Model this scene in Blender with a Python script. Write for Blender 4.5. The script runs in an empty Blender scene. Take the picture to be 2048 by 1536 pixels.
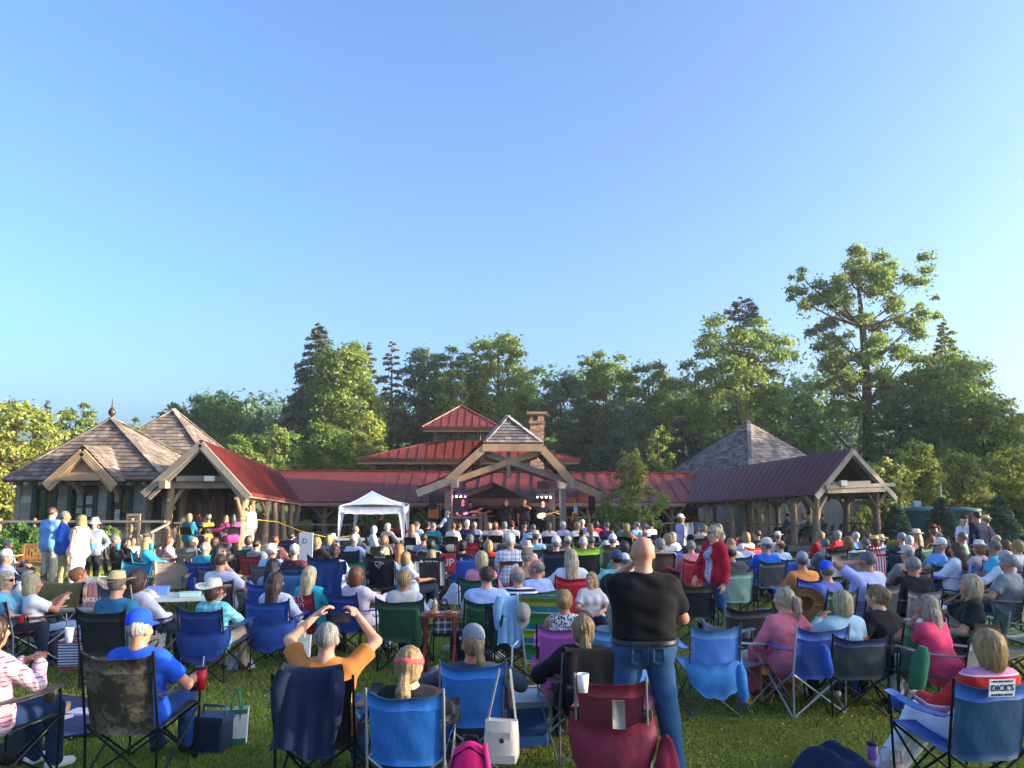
import bpy, math, random
import numpy as np
from mathutils import Vector, Matrix, Euler
random.seed(7); rng = np.random.default_rng(7)
S = bpy.context.scene; COL = S.collection
R = math.radians; PI = math.pi
# ------------------------------------------------------------------ camera, sky, sun, exposure
CAM_H, TILT, FOC = 2.22, R(7.48), 1539.0          # focal length in pixels of the 2048 px wide photograph
cam = bpy.data.cameras.new('camera'); camo = bpy.data.objects.new('camera', cam); COL.objects.link(camo)
camo.location = (0, 0, CAM_H); camo.rotation_euler = (R(90) + TILT, 0, 0)
cam.sensor_width = 36.0; cam.lens = 36.0 * FOC / 2048.0; cam.clip_start = 0.1; cam.clip_end = 2000
S.camera = camo
SUN_EL, SUN_AZ = R(12.0), R(98.0)
w = bpy.data.worlds.new('World'); S.world = w; w.use_nodes = True
wn = w.node_tree; wn.nodes.clear()
sky = wn.nodes.new('ShaderNodeTexSky'); sky.sky_type = 'NISHITA'; sky.sun_disc = False
sky.sun_elevation = SUN_EL; sky.sun_rotation = SUN_AZ
sky.altitude = 900; sky.air_density = 0.8; sky.dust_density = 10.0; sky.ozone_density = 4.0
bgn = wn.nodes.new('ShaderNodeBackground'); bgn.inputs[1].default_value = 0.10
wo = wn.nodes.new('ShaderNodeOutputWorld')
wn.links.new(sky.outputs[0], bgn.inputs[0]); wn.links.new(bgn.outputs[0], wo.inputs[0])
sl = bpy.data.lights.new('sun', 'SUN'); sl.energy = 3.0; sl.angle = R(1.0); sl.color = (1.0, 0.84, 0.62)
so = bpy.data.objects.new('sun', sl); COL.objects.link(so)
tosun = Vector((math.cos(SUN_EL) * math.sin(SUN_AZ), math.cos(SUN_EL) * math.cos(SUN_AZ), math.sin(SUN_EL)))
so.rotation_euler = tosun.to_track_quat('Z', 'Y').to_euler(); so.location = (30, -10, 30)
S.view_settings.view_transform = 'Standard'; S.view_settings.look = 'None'
S.view_settings.exposure = 2.62; S.view_settings.gamma = 1.0
S.cycles.use_denoising = True; S.cycles.max_bounces = 8; S.cycles.transparent_max_bounces = 6
S.cycles.diffuse_bounces = 5; S.cycles.glossy_bounces = 2; S.cycles.transmission_bounces = 3
ct, st = math.cos(TILT), math.sin(TILT)
def at(px, py, Y):
 """the point at distance Y (metres along +Y) that the photograph shows at pixel (px, py)"""
 u, v = (px - 1024) / FOC, -(py - 768) / FOC
 k = Y / (ct - v * st)
 return Vector((u * k, Y, CAM_H + (v * ct + st) * k))
def on(px, py, z=0.0):
 """the point at height z seen at pixel (px, py)"""
 u, v = (px - 1024) / FOC, -(py - 768) / FOC
 k = (z - CAM_H) / (v * ct + st)
 return Vector((u * k, k * (ct - v * st), z))
def gz(y):
 """height of the ground: the lawn falls gently towards the stage"""
 return -.012 * min(21.5, max(0., y - 6.)) - .65 * min(1., max(0., (y - 27.5) / 4.))
def toY(py, z):
 return on(1024, py, z).y
# ------------------------------------------------------------------ materials
def lin(c):
 if isinstance(c, str):
  c = c.lstrip('#'); c = c if len(c) == 6 else ''.join(x * 2 for x in c); c = [int(c[i:i + 2], 16) / 255 for i in (0, 2, 4)]
  return tuple(x / 12.92 if x <= .04045 else ((x + .055) / 1.055) ** 2.4 for x in c)
 return tuple(c[:3])
class N:
 """small node-graph helper"""
 def __init__(s, name):
  s.m = bpy.data.materials.new(name); s.m.use_nodes = True; s.t = s.m.node_tree; s.t.nodes.clear()
  s.out = s.t.nodes.new('ShaderNodeOutputMaterial')
 def n(s, typ, **kw):
  q = s.t.nodes.new(typ)
  for k, v in kw.items():
   if k.startswith('i_'):
    key = k[2:]; key = int(key) if key.isdigit() else key.replace('_', ' ')
    s.set(q, key, v)
   else: setattr(q, k, v)
  return q
 def set(s, q, key, v):
  if isinstance(v, bpy.types.NodeSocket): s.t.links.new(v, q.inputs[key])
  elif isinstance(v, bpy.types.Node): s.t.links.new(v.outputs[0], q.inputs[key])
  else: q.inputs[key].default_value = v
 def coord(s, which='Object'): return s.n('ShaderNodeTexCoord').outputs[which]
 def noise(s, scale, vec=None, detail=3, rough=.6):
  q = s.n('ShaderNodeTexNoise', i_Scale=scale, i_Detail=detail, i_Roughness=rough)
  if vec is not None: s.set(q, 'Vector', vec)
  return q.outputs[0]
 def maprange(s, v, a, b, c=0., d=1.):
  q = s.n('ShaderNodeMapRange'); s.set(q, 0, v)
  for i, x in zip((1, 2, 3, 4), (a, b, c, d)): q.inputs[i].default_value = x
  return q.outputs[0]
 def math(s, op, a, b=0.):
  q = s.n('ShaderNodeMath', operation=op); s.set(q, 0, a); s.set(q, 1, b); return q.outputs[0]
 def mix(s, f, a, b, mode='MIX'):
  q = s.n('ShaderNodeMix', data_type='RGBA', blend_type=mode)
  s.set(q, 0, f)
  for k, v in ((6, a), (7, b)):
   if isinstance(v, (tuple, list)): v = tuple(v[:3]) + (1,)
   s.set(q, k, v)
  return q.outputs[2]
 def ramp(s, f, stops, const=False):
  q = s.n('ShaderNodeValToRGB'); s.set(q, 0, f); e = q.color_ramp.elements
  if const: q.color_ramp.interpolation = 'CONSTANT'
  while len(e) < len(stops): e.new(.5)
  for k, (p, c) in zip(e, stops): k.position = p; k.color = tuple(c[:3]) + (1,)
  return q.outputs[0]
 def mapping(s, vec, scale=(1, 1, 1), rot=(0, 0, 0), loc=(0, 0, 0)):
  q = s.n('ShaderNodeMapping'); s.set(q, 0, vec); q.inputs['Scale'].default_value = scale
  q.inputs['Rotation'].default_value = rot; q.inputs['Location'].default_value = loc
  return q.outputs[0]
 def bump(s, h, strength=.3, dist=.01):
  return s.n('ShaderNodeBump', i_Height=h, i_Strength=strength, i_Distance=dist).outputs[0]
 def done(s, col, rough=.8, normal=None, spec=.3, metal=0., **kw):
  b = s.n('ShaderNodeBsdfPrincipled')
  if isinstance(col, (tuple, list)): col = tuple(col[:3]) + (1,)
  s.set(b, 'Base Color', col); s.set(b, 'Roughness', rough); b.inputs['Metallic'].default_value = metal
  b.inputs['Specular IOR Level'].default_value = spec
  if normal is not None: s.set(b, 'Normal', normal)
  for k, v in kw.items(): s.set(b, k.replace('_', ' '), v)
  s.t.links.new(b.outputs[0], s.out.inputs[0]); s.b = b
  return s.m
_mc = {}
def cached(fn):
 def g(*a, **k):
  key = (fn.__name__, repr(a), repr(sorted(k.items())))
  if key not in _mc: _mc[key] = fn(*a, **k)
  return _mc[key]
 return g
def dk(c, f): return tuple(x * f for x in c)
@cached
def paint(name, c, rough=.6, var=.25, scale=4., bump=0., spec=.3, metal=0.):
 c = lin(c); q = N(name); o = q.coord()
 f = q.noise(scale, o, 4)
 col = q.mix(q.maprange(f, .3, .7), dk(c, 1 - var), dk(c, 1 + var * .6))
 nb = q.bump(q.noise(scale * 12, o, 3), bump, .01) if bump else None
 return q.done(col, rough, nb, spec, metal)
@cached
def fabric(c, c2=None, pat=None, scale=1., sheen=.03):
 """clothing or canvas: woven grain, soft creases, optional printed pattern"""
 c = lin(c); q = N('fabric'); o = q.coord()
 f = q.noise(9., o, 3)
 base = q.mix(q.maprange(f, .3, .7), dk(c, .86), dk(c, 1.1))
 if pat:
  d = lin(c2 or '#ffffff')
  if pat in ('band', 'stripe_h', 'stripe_v', 'check', 'plaid', 'gingham'):
   def bars(ax, sc, th):
    sep = q.n('ShaderNodeSeparateXYZ'); q.set(sep, 0, o)
    v = q.math('MULTIPLY', sep.outputs[ax], sc)
    v = q.math('FRACT', q.math('ADD', v, 50.))
    return q.math('LESS_THAN', v, th)
   if pat == 'band':
    base = q.mix(bars(2, 3.4 / 16 * 16, .30), base, (.75, .7, .72)); base = q.mix(q.math('MULTIPLY', bars(2, 3.4, .27), q.math('SUBTRACT', 1., bars(2, 3.4, .03))), base, d)
   elif pat == 'stripe_h': m = bars(2, 16 * scale, .42); base = q.mix(m, base, d)
   elif pat == 'stripe_v': m = bars(0, 22 * scale, .45); base = q.mix(m, base, d)
   else:
    a, b = bars(0, 14 * scale, .3 if pat != 'gingham' else .5), bars(2, 14 * scale, .3 if pat != 'gingham' else .5)
    m = q.math('MULTIPLY', q.math('ADD', a, b), .5)
    base = q.mix(m, base, d)
    if pat == 'plaid':
     a2, b2 = bars(0, 28 * scale, .12), bars(2, 28 * scale, .12)
     base = q.mix(q.math('MULTIPLY', q.math('ADD', a2, b2), .35), base, dk(d, .3))
  elif pat == 'floral':
   v = q.n('ShaderNodeTexVoronoi', i_Scale=38. * scale); q.set(v, 'Vector', o)
   m = q.math('LESS_THAN', v.outputs[0], .30)
   base = q.mix(m, base, d)
  elif pat == 'camo':
   n1 = q.noise(7. * scale, o, 2); n2 = q.noise(16. * scale, q.mapping(o, loc=(3, 1, 2)), 3)
   base = q.mix(q.maprange(n1, .48, .52), base, d)
   base = q.mix(q.maprange(n2, .56, .6), base, dk(d, 2.6))
   base = q.mix(q.maprange(q.noise(30. * scale, q.mapping(o, loc=(7, 1, 2)), 3), .57, .62), base, dk(c, .25))
  elif pat == 'mottle':
   n1 = q.noise(60. * scale, o, 2)
   base = q.mix(q.maprange(n1, .45, .55), base, d)
  elif pat == 'mesh':
   v = q.n('ShaderNodeTexVoronoi', i_Scale=120. * scale); q.set(v, 'Vector', o)
   base = q.mix(q.maprange(v.outputs[0], .2, .5), d, base)
 h = q.math('ADD', q.math('MULTIPLY', q.noise(7., q.mapping(o, scale=(1, 1, .7)), 3, .5), 1.), q.math('MULTIPLY', q.noise(260., o, 1), .05))
 m = q.done(base, .85, q.bump(h, .32, .03), .2) if sheen != .05 else q.done(base, .58, q.bump(h, .42, .03), .4)
 q.b.inputs['Sheen Weight'].default_value = sheen
 return m
@cached
def leather(c):
 c = lin(c); q = N('leather'); o = q.coord()
 return q.done(q.mix(q.noise(8, o), dk(c, .8), dk(c, 1.15)), .45, q.bump(q.noise(90, o), .2, .004), .4)
@cached
def skin_mat(c):
 c = lin(c); q = N('skin'); o = q.coord()
 col = q.mix(q.maprange(q.noise(14, o, 4), .3, .7), dk(c, .84), dk(c, 1.1))
 col = q.mix(q.maprange(q.noise(5, o, 2), .45, .7, 0, .35), col, (c[0] * .95, c[1] * .62, c[2] * .55))
 m = q.done(col, .5, q.bump(q.noise(120, o), .08, .004), .35)
 q.b.inputs['Subsurface Weight'].default_value = 0.0
 return m
@cached
def hair_mat(c, c2=None, curl=0.):
 c = lin(c); d = lin(c2) if c2 else dk(c, .45); q = N('hair'); o = q.coord()
 vec = q.mapping(o, scale=(1, 1, .10 if not curl else .5))
 if curl:
  nz = q.n('ShaderNodeTexNoise', i_Scale=14., i_Detail=2.)
  q.set(nz, 'Vector', o); vec = q.mix(.12, vec, nz.outputs[1], 'ADD')
 f = q.noise(95., vec, 3, .65); g = q.noise(26., vec, 2)
 k = q.math('ADD', q.math('MULTIPLY', f, .6), q.math('MULTIPLY', g, .4))
 col = q.ramp(k, [(.36, dk(d, .75)), (.47, dk(c, .72)), (.56, c), (.66, dk(c, 1.3))])
 return q.done(col, .42, q.bump(k, .9, .012), .45)
@cached
def metal_mat(c, rough=.4, metal=.6):
 c = lin(c); q = N('metal'); o = q.coord()
 return q.done(q.mix(q.noise(6, o), dk(c, .8), dk(c, 1.1)), rough, None, .5, metal)
@cached
def glass_mat(c, rough=.06):
 q = N('window_glass'); o = q.coord(); c = lin(c)
 return q.done(q.mix(q.maprange(q.noise(1.3, o), .35, .65), dk(c, .6), dk(c, 1.3)), rough, q.bump(q.noise(2.5, o), .05, .02), .8)
@cached
def clear_mat(c):
 c = lin(c); q = N('clear_plastic')
 m = q.done(c, .15, None, .5); q.b.inputs['Transmission Weight'].default_value = .75; q.b.inputs['IOR'].default_value = 1.15
 return m
@cached
def glow(c, s):
 q = N('lamp_glow'); m = q.done(lin(c), .5); q.b.inputs['Emission Color'].default_value = lin(c) + (1,)
 q.b.inputs['Emission Strength'].default_value = s; return m
# ------------------------------------------------------------------ mesh building
def obj(name, me, m=None, parent=None, loc=None, rz=0.):
 o = bpy.data.objects.new(name, me); COL.objects.link(o)
 if m is not None and me is not None:
  if len(me.materials) == 0: me.materials.append(m)
 if parent is not None: o.parent = parent
 if loc is not None: o.location = loc
 if rz: o.rotation_euler = (0, 0, rz)
 return o
def tag(o, label=None, cat=None, group=None, kind=None):
 if label: o['label'] = label
 if cat: o['category'] = cat
 if group: o['group'] = group
 if kind: o['kind'] = kind
 return o
def thing(name, label, cat, loc=(0, 0, 0), rz=0., group=None):
 o = bpy.data.objects.new(name, None); COL.objects.link(o); o.empty_display_size = .1
 o.location = loc; o.rotation_euler = (0, 0, rz)
 return tag(o, label, cat, group)
def rawmesh(name, verts, faces, smooth=False, uv=None, mats=None):
 """verts (n,3) array, faces (m,k) int array of one size, or list of lists"""
 me = bpy.data.meshes.new(name)
 if isinstance(faces, np.ndarray):
  v = np.asarray(verts, np.float32); n, k = faces.shape
  me.vertices.add(len(v)); me.vertices.foreach_set('co', v.ravel())
  me.loops.add(n * k); me.loops.foreach_set('vertex_index', faces.astype(np.int32).ravel())
  me.polygons.add(n); me.polygons.foreach_set('loop_start', np.arange(0, n * k, k, dtype=np.int32))
  me.polygons.foreach_set('loop_total', np.full(n, k, np.int32))
  if mats is not None: me.polygons.foreach_set('material_index', mats.astype(np.int32))
  if smooth: me.polygons.foreach_set('use_smooth', np.ones(n, bool))
  me.update(calc_edges=True)
 else:
  me.from_pydata([tuple(x) for x in verts], [], faces)
  if smooth: me.polygons.foreach_set('use_smooth', np.ones(len(me.polygons), bool))
  if mats is not None: me.polygons.foreach_set('material_index', np.asarray(mats, np.int32))
  me.update()
 if uv is not None:
  l = me.uv_layers.new(name='UVMap'); l.data.foreach_set('uv', np.asarray(uv, np.float32).ravel())
 return me
def basis(d):
 d = Vector(d).normalized(); a = Vector((0, 0, 1)) if abs(d.z) < .9 else Vector((1, 0, 0))
 x = d.cross(a).normalized(); return x, x.cross(d).normalized(), d
class MB:
 def __init__(s): s.v = []; s.f = []; s.sm = []; s.mi = []; s.cur = 0
 def add(s, vs, fs, smooth=False):
  b = len(s.v); s.v += [Vector(x) for x in vs]
  for f in fs: s.f.append([i + b for i in f]); s.sm.append(smooth); s.mi.append(s.cur)
  return s
 def box(s, c, size, rz=0., rot=None):
  x, y, z = [q / 2 for q in size]
  M = Matrix.Rotation(rz, 3, 'Z') if rot is None else rot
  vs = [Vector(c) + M @ Vector((sx * x, sy * y, sz * z)) for sz in (-1, 1) for sx, sy in ((-1, -1), (1, -1), (1, 1), (-1, 1))]
  return s.add(vs, [[3, 2, 1, 0], [4, 5, 6, 7], [0, 1, 5, 4], [1, 2, 6, 5], [2, 3, 7, 6], [3, 0, 4, 7]])
 def beam(s, p, q, w, h, up=(0, 0, 1)):
  """a squared timber from p to q, w wide and h deep"""
  p, q = Vector(p), Vector(q); d = (q - p).normalized(); up = Vector(up)
  x = d.cross(up)
  if x.length < 1e-4: x = Vector((1, 0, 0))
  x.normalize(); u = x.cross(d).normalized()
  vs = []
  for e in (p, q): vs += [e + x * (a * w / 2) + u * (b * h / 2) for a, b in ((-1, -1), (1, -1), (1, 1), (-1, 1))]
  return s.add(vs, [[0, 1, 2, 3], [7, 6, 5, 4], [1, 0, 4, 5], [2, 1, 5, 6], [3, 2, 6, 7], [0, 3, 7, 4]])
 def tube(s, pts, r, n=8, cap=True, smooth=True):
  pts = [Vector(p) for p in pts]; m = len(pts); rr = r if isinstance(r, (list, tuple)) else [r] * m
  vs = []; x0 = None
  for i, p in enumerate(pts):
   d = (pts[min(i + 1, m - 1)] - pts[max(i - 1, 0)])
   if d.length < 1e-7: d = Vector((0, 0, 1))
   d.normalize()
   if x0 is None: x, y, _ = basis(d)
   else:
    x = (x0 - d * x0.dot(d))
    x = x.normalized() if x.length > 1e-5 else basis(d)[0]
    y = x.cross(d).normalized() * -1
   y = d.cross(x); x0 = x
   vs += [p + (x * math.cos(2 * PI * k / n) + y * math.sin(2 * PI * k / n)) * rr[i] for k in range(n)]
  fs = [[i * n + k, i * n + (k + 1) % n, (i + 1) * n + (k + 1) % n, (i + 1) * n + k] for i in range(m - 1) for k in range(n)]
  s.add(vs, fs, smooth)
  if cap:
   s.add(vs[:n], [list(range(n))[::-1]]); s.add(vs[-n:], [list(range(n))])
  return s
 def lathe(s, prof, c=(0, 0, 0), n=16, smooth=True, sx=1., sy=1., M=None):
  """prof: [(radius, z)...] about the z axis"""
  c = Vector(c); vs = []
  for r, z in prof:
   for k in range(n):
    p = Vector((r * sx * math.cos(2 * PI * k / n), r * sy * math.sin(2 * PI * k / n), z))
    vs.append(c + (M @ p if M is not None else p))
  m = len(prof)
  fs = [[i * n + k, i * n + (k + 1) % n, (i + 1) * n + (k + 1) % n, (i + 1) * n + k] for i in range(m - 1) for k in range(n)]
  return s.add(vs, fs, smooth)
 def poly(s, pts, thick=0., n=None):
  """a polygon; with thick, extruded against its normal"""
  pts = [Vector(p) for p in pts]; k = len(pts)
  if not thick: return s.add(pts, [list(range(k))])
  nn = Vector((0, 0, 0))
  for i in range(k): nn += (pts[i] - pts[0]).cross(pts[(i + 1) % k] - pts[0])
  nn = Vector(n) if n is not None else nn.normalized()
  lo = [p - nn * thick for p in pts]
  return s.add(pts + lo, [list(range(k)), list(range(2 * k - 1, k - 1, -1))] + [[i, i + k, (i + 1) % k + k, (i + 1) % k] for i in range(k)])
 def sheet(s, P, thick=0., smooth=True):
  """grid of points P[i][j]; with thick, a closed thin slab"""
  P = [[Vector(p) for p in row] for row in P]; a, b = len(P), len(P[0])
  q = lambda i, j: i * b + j
  fs = [[q(i, j), q(i + 1, j), q(i + 1, j + 1), q(i, j + 1)] for i in range(a - 1) for j in range(b - 1)]
  flat = [p for row in P for p in row]
  if not thick: return s.add(flat, fs, smooth)
  nn = [Vector((0, 0, 0)) for _ in flat]
  for f in fs:
   n_ = (flat[f[2]] - flat[f[0]]).cross(flat[f[3]] - flat[f[1]])
   for i in f: nn[i] += n_
  lo = [p - n_.normalized() * thick for p, n_ in zip(flat, nn)]
  k = len(flat); g = [[i + k for i in f[::-1]] for f in fs]
  edge = [q(i, 0) for i in range(a)] + [q(a - 1, j) for j in range(1, b)] + [q(i, b - 1) for i in range(a - 2, -1, -1)] + [q(0, j) for j in range(b - 2, 0, -1)]
  sd = [[edge[i], edge[i - 1], edge[i - 1] + k, edge[i] + k] for i in range(len(edge))]
  return s.add(flat + lo, fs + g + [f[::-1] for f in sd], smooth)
 def mesh(s, name):
  me = bpy.data.meshes.new(name); me.from_pydata([tuple(p) for p in s.v], [], s.f)
  me.polygons.foreach_set('use_smooth', np.array(s.sm, bool))
  me.polygons.foreach_set('material_index', np.array(s.mi, np.int32)); me.update(); return me
 def build(s, name, m, parent=None, loc=None, rz=0.):
  me = s.mesh(name)
  ms = m if isinstance(m, (list, tuple)) else [m]
  for x in ms: me.materials.append(x)
  return obj(name, me, None, parent, loc, rz)
def text_mesh(txt, size, name='lettering', depth=.002):
 cu = bpy.data.curves.new('t', 'FONT'); cu.body = txt; cu.size = size; cu.align_x = 'CENTER'; cu.align_y = 'CENTER'; cu.extrude = depth; cu.resolution_u = 3
 o = bpy.data.objects.new('t', cu); COL.objects.link(o)
 dg = bpy.context.evaluated_depsgraph_get(); dg.update()
 me = bpy.data.meshes.new_from_object(o.evaluated_get(dg)); me.name = name
 bpy.data.objects.remove(o); bpy.data.curves.remove(cu)
 return me
# ------------------------------------------------------------------ ground
def lawn_mat():
 q = N('lawn'); o = q.coord()
 a = q.noise(.35, o, 4); b = q.noise(3., o, 4); c = q.noise(40., o, 3)
 col = q.ramp(q.math('ADD', q.math('MULTIPLY', a, .5), q.math('MULTIPLY', b, .5)), [(.3, lin('#66752f')), (.5, lin('#87953e')), (.7, lin('#a0a652'))])
 col = q.mix(q.maprange(c, .35, .7), dk(lin('#3a3d14'), .7), col)
 return q.done(col, .9, q.bump(q.math('ADD', q.noise(60., o, 3), q.noise(9., o, 2)), .8, .04), .1)
def ground():
 xs = np.concatenate([np.linspace(-400, -40, 10), np.linspace(-36, 36, 37), np.linspace(40, 400, 10)])
 ys = np.concatenate([np.linspace(-120, -8, 8), np.linspace(-6, 40, 47), np.linspace(44, 100, 15), np.linspace(120, 700, 10)])
 P = []
 for y in ys:
  for x in xs:
   z = .02 * math.sin(x * .7 + y * .4) * math.sin(y * .5) if 0 < y < 27 else 0.
   z += gz(y)
   P.append((x, y, z))
 n, m = len(ys), len(xs)
 f = np.array([[i * m + j, i * m + j + 1, (i + 1) * m + j + 1, (i + 1) * m + j] for i in range(n - 1) for j in range(m - 1)])
 o = obj('ground', rawmesh('ground', np.array(P), f, True), lawn_mat()); tag(o, kind='structure')
ground()
def blade_mat():
 q = N('grass_blades'); g = q.n('ShaderNodeNewGeometry'); o = q.coord()
 r = g.outputs['Random Per Island']
 col = q.ramp(r, [(0, lin('#7d9236')), (.45, lin('#b4be56')), (.8, lin('#ccd06c')), (1, lin('#c6c074'))])
 col = q.mix(q.maprange(q.noise(.8, o, 4), .38, .62), dk(lin('#b8c85a'), .55), col, 'MIX')
 col = q.mix(.55, col, q.ramp(r, [(0, lin('#788e34')), (.5, lin('#b2be58')), (1, lin('#c6c870'))]))
 dry = q.maprange(q.noise(.45, q.mapping(o, loc=(5, 3, 0)), 5), .53, .68, 0, .75)
 col = q.mix(dry, col, lin('#8f8c48'))
 d = q.n('ShaderNodeBsdfDiffuse'); q.set(d, 0, col)
 t = q.n('ShaderNodeBsdfTranslucent'); q.set(t, 0, col)
 mx = q.n('ShaderNodeMixShader'); q.set(mx, 0, .45); q.set(mx, 1, d); q.set(mx, 2, t)
 q.t.links.new(mx.outputs[0], q.out.inputs[0]); return q.m
def grass():
 # blades, denser close to the camera, leaning every way
 def scatter(n, y0, y1, h, wd):
  y = np.sqrt(rng.random(n) * (y1 ** 2 - y0 ** 2) + y0 ** 2)
  x = (rng.random(n) * 2 - 1) * (y * .70 + .6)
  a = rng.random(n) * 2 * PI; ln = h * (.5 + rng.random(n)); le = (rng.random(n) - .1) * .9
  tuft = np.sin(x * 2.1 + 1.3 * np.sin(y * 1.7)) * np.sin(y * 2.3 + x) * .25 + 1
  ln = ln * tuft
  dx, dy = np.cos(a), np.sin(a); wx, wy = -dy * wd, dx * wd
  z0 = -.012 * np.clip(y - 6, 0, 21.5) - .005
  b = np.stack([x, y, z0], 1); W = np.stack([wx, wy, 0 * x], 1)
  mid = b + np.stack([dx * ln * le * .35, dy * ln * le * .35, ln * .62], 1)
  tip = b + np.stack([dx * ln * le * 1.1, dy * ln * le * 1.1, ln * np.maximum(.35, 1 - .35 * le ** 2)], 1)
  V = np.stack([b - W, b + W, mid + W * .8, tip, mid - W * .8], 1).reshape(-1, 3)
  F = np.arange(n * 5).reshape(n, 5)
  return V, F
 Vs, Fs, off = [], [], 0
 for args in ((150000, 4.6, 8.5, .031, .003), (110000, 8.5, 13., .034, .0045), (80000, 13., 24., .04, .008)):
  V, F = scatter(*args); Vs.append(V); Fs.append(F + off); off += len(V)
 o = obj('grass', rawmesh('grass', np.concatenate(Vs), np.concatenate(Fs)), blade_mat()); tag(o, kind='stuff', label='short mown lawn grass')
 n = 900                                                     # white clover heads in the lawn
 y = np.sqrt(rng.random(n) * (13 ** 2 - 5 ** 2) + 25); x = (rng.random(n) * 2 - 1) * y * .7
 V = []; F = []
 for i in range(n):
  r = .004 + .005 * random.random(); c = np.array([x[i], y[i], .03 + .02 * random.random() + gz(y[i])]); k = len(V)
  V += [c + np.array(d) * r for d in ((1, 0, 0), (0, 1, 0), (-1, 0, 0), (0, -1, 0), (0, 0, 1), (0, 0, -1))]
  F += [[k + a, k + b, k + c_] for a, b, c_ in ((0, 1, 4), (1, 2, 4), (2, 3, 4), (3, 0, 4), (1, 0, 5), (2, 1, 5), (3, 2, 5), (0, 3, 5))]
 o = obj('clover', rawmesh('clover', np.array(V), np.array(F)), paint('clover', '#e8e6dc', .8, .1)); tag(o, kind='stuff', label='tiny white clover flowers in the lawn')
grass()
# ------------------------------------------------------------------ building kit
RED = '#9c3b33'
def red_metal():
 if 'red' not in _mc:
  q = N('red_metal_roof'); o = q.coord(); c = lin('#6e2c25')
  col = q.mix(q.maprange(q.noise(.6, o, 5), .3, .7), dk(c, .66), dk(c, 1.3))
  col = q.mix(q.maprange(q.noise(3., q.mapping(o, scale=(3, 3, .35)), 4), .48, .72, 0, .7), col, lin('#5f3626'))
  _mc['red'] = q.done(col, .5, q.bump(q.noise(1.8, o, 3), .12, .05), .35)
 return _mc['red']
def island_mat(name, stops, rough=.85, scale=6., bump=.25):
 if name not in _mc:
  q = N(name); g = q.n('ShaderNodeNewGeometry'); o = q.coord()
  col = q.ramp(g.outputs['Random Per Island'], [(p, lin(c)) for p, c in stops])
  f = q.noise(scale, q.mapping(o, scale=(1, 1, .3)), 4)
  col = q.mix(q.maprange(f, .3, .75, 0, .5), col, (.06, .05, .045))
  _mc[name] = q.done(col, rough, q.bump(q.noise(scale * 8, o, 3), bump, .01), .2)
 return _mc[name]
SHINGLE = lambda: island_mat('weathered_shingles', [(0, '#5f524a'), (.35, '#75675d'), (.6, '#807268'), (.85, '#8d8177'), (1, '#a1978c')])
SHINGLE_DARK = lambda: island_mat('grey_shingles', [(0, '#5c5451'), (.4, '#7a706b'), (.75, '#8d837c'), (1, '#a1968e')])
SHAKE_WALL = lambda: island_mat('brown_wall_shingles', [(0, '#4a2c1d'), (.4, '#6e4129'), (.75, '#8a5434'), (1, '#a0663f')])
SIDING = lambda: island_mat('grey_lap_boards', [(0, '#807a70'), (.5, '#a09a90'), (1, '#bbb5aa')], scale=3.)
TAN = lambda: island_mat('tan_timber', [(0, '#a5845f'), (.5, '#b59470'), (1, '#bf9f7b')], .75, 2., .15)  # also carries the painted sunlight on dormer and stage timbers
GREYT = lambda: island_mat('grey_timber', [(0, '#7f776c'), (.5, '#8f877b'), (1, '#9d9587')], .8, 2.5, .15)
BROWNT = lambda: island_mat('brown_timber', [(0, '#6d5a49'), (.5, '#7d6a57'), (1, '#8b7763')], .8, 2.5, .15)
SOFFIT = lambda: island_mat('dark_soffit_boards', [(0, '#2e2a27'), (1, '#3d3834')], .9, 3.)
BARK = lambda: island_mat('peeled_log', [(0, '#8a7359'), (1, '#9b8467')], .85, 7., .8)
GREEN = lambda: paint('dark_green_trim', '#1f3a38', .5, .2, 3.)
def plane_axes(pts, eave):
 a = (Vector(eave[1]) - Vector(eave[0])).normalized(); nn = Vector((0, 0, 0))
 for i in range(1, len(pts) - 1): nn += (pts[i] - pts[0]).cross(pts[i + 1] - pts[0])
 nn.normalize()
 if nn.z < 0: nn = -nn
 b = nn.cross(a)
 if b.z < 0: b = -b
 return a, b, nn
def span(P2, t, ax):
 xs = []
 for i in range(len(P2)):
  p, q = P2[i], P2[(i + 1) % len(P2)]
  if (p[ax] - t) * (q[ax] - t) < 0:
   k = (t - p[ax]) / (q[ax] - p[ax]); xs.append(p[1 - ax] + k * (q[1 - ax] - p[1 - ax]))
 return (min(xs), max(xs)) if len(xs) >= 2 else None
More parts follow.
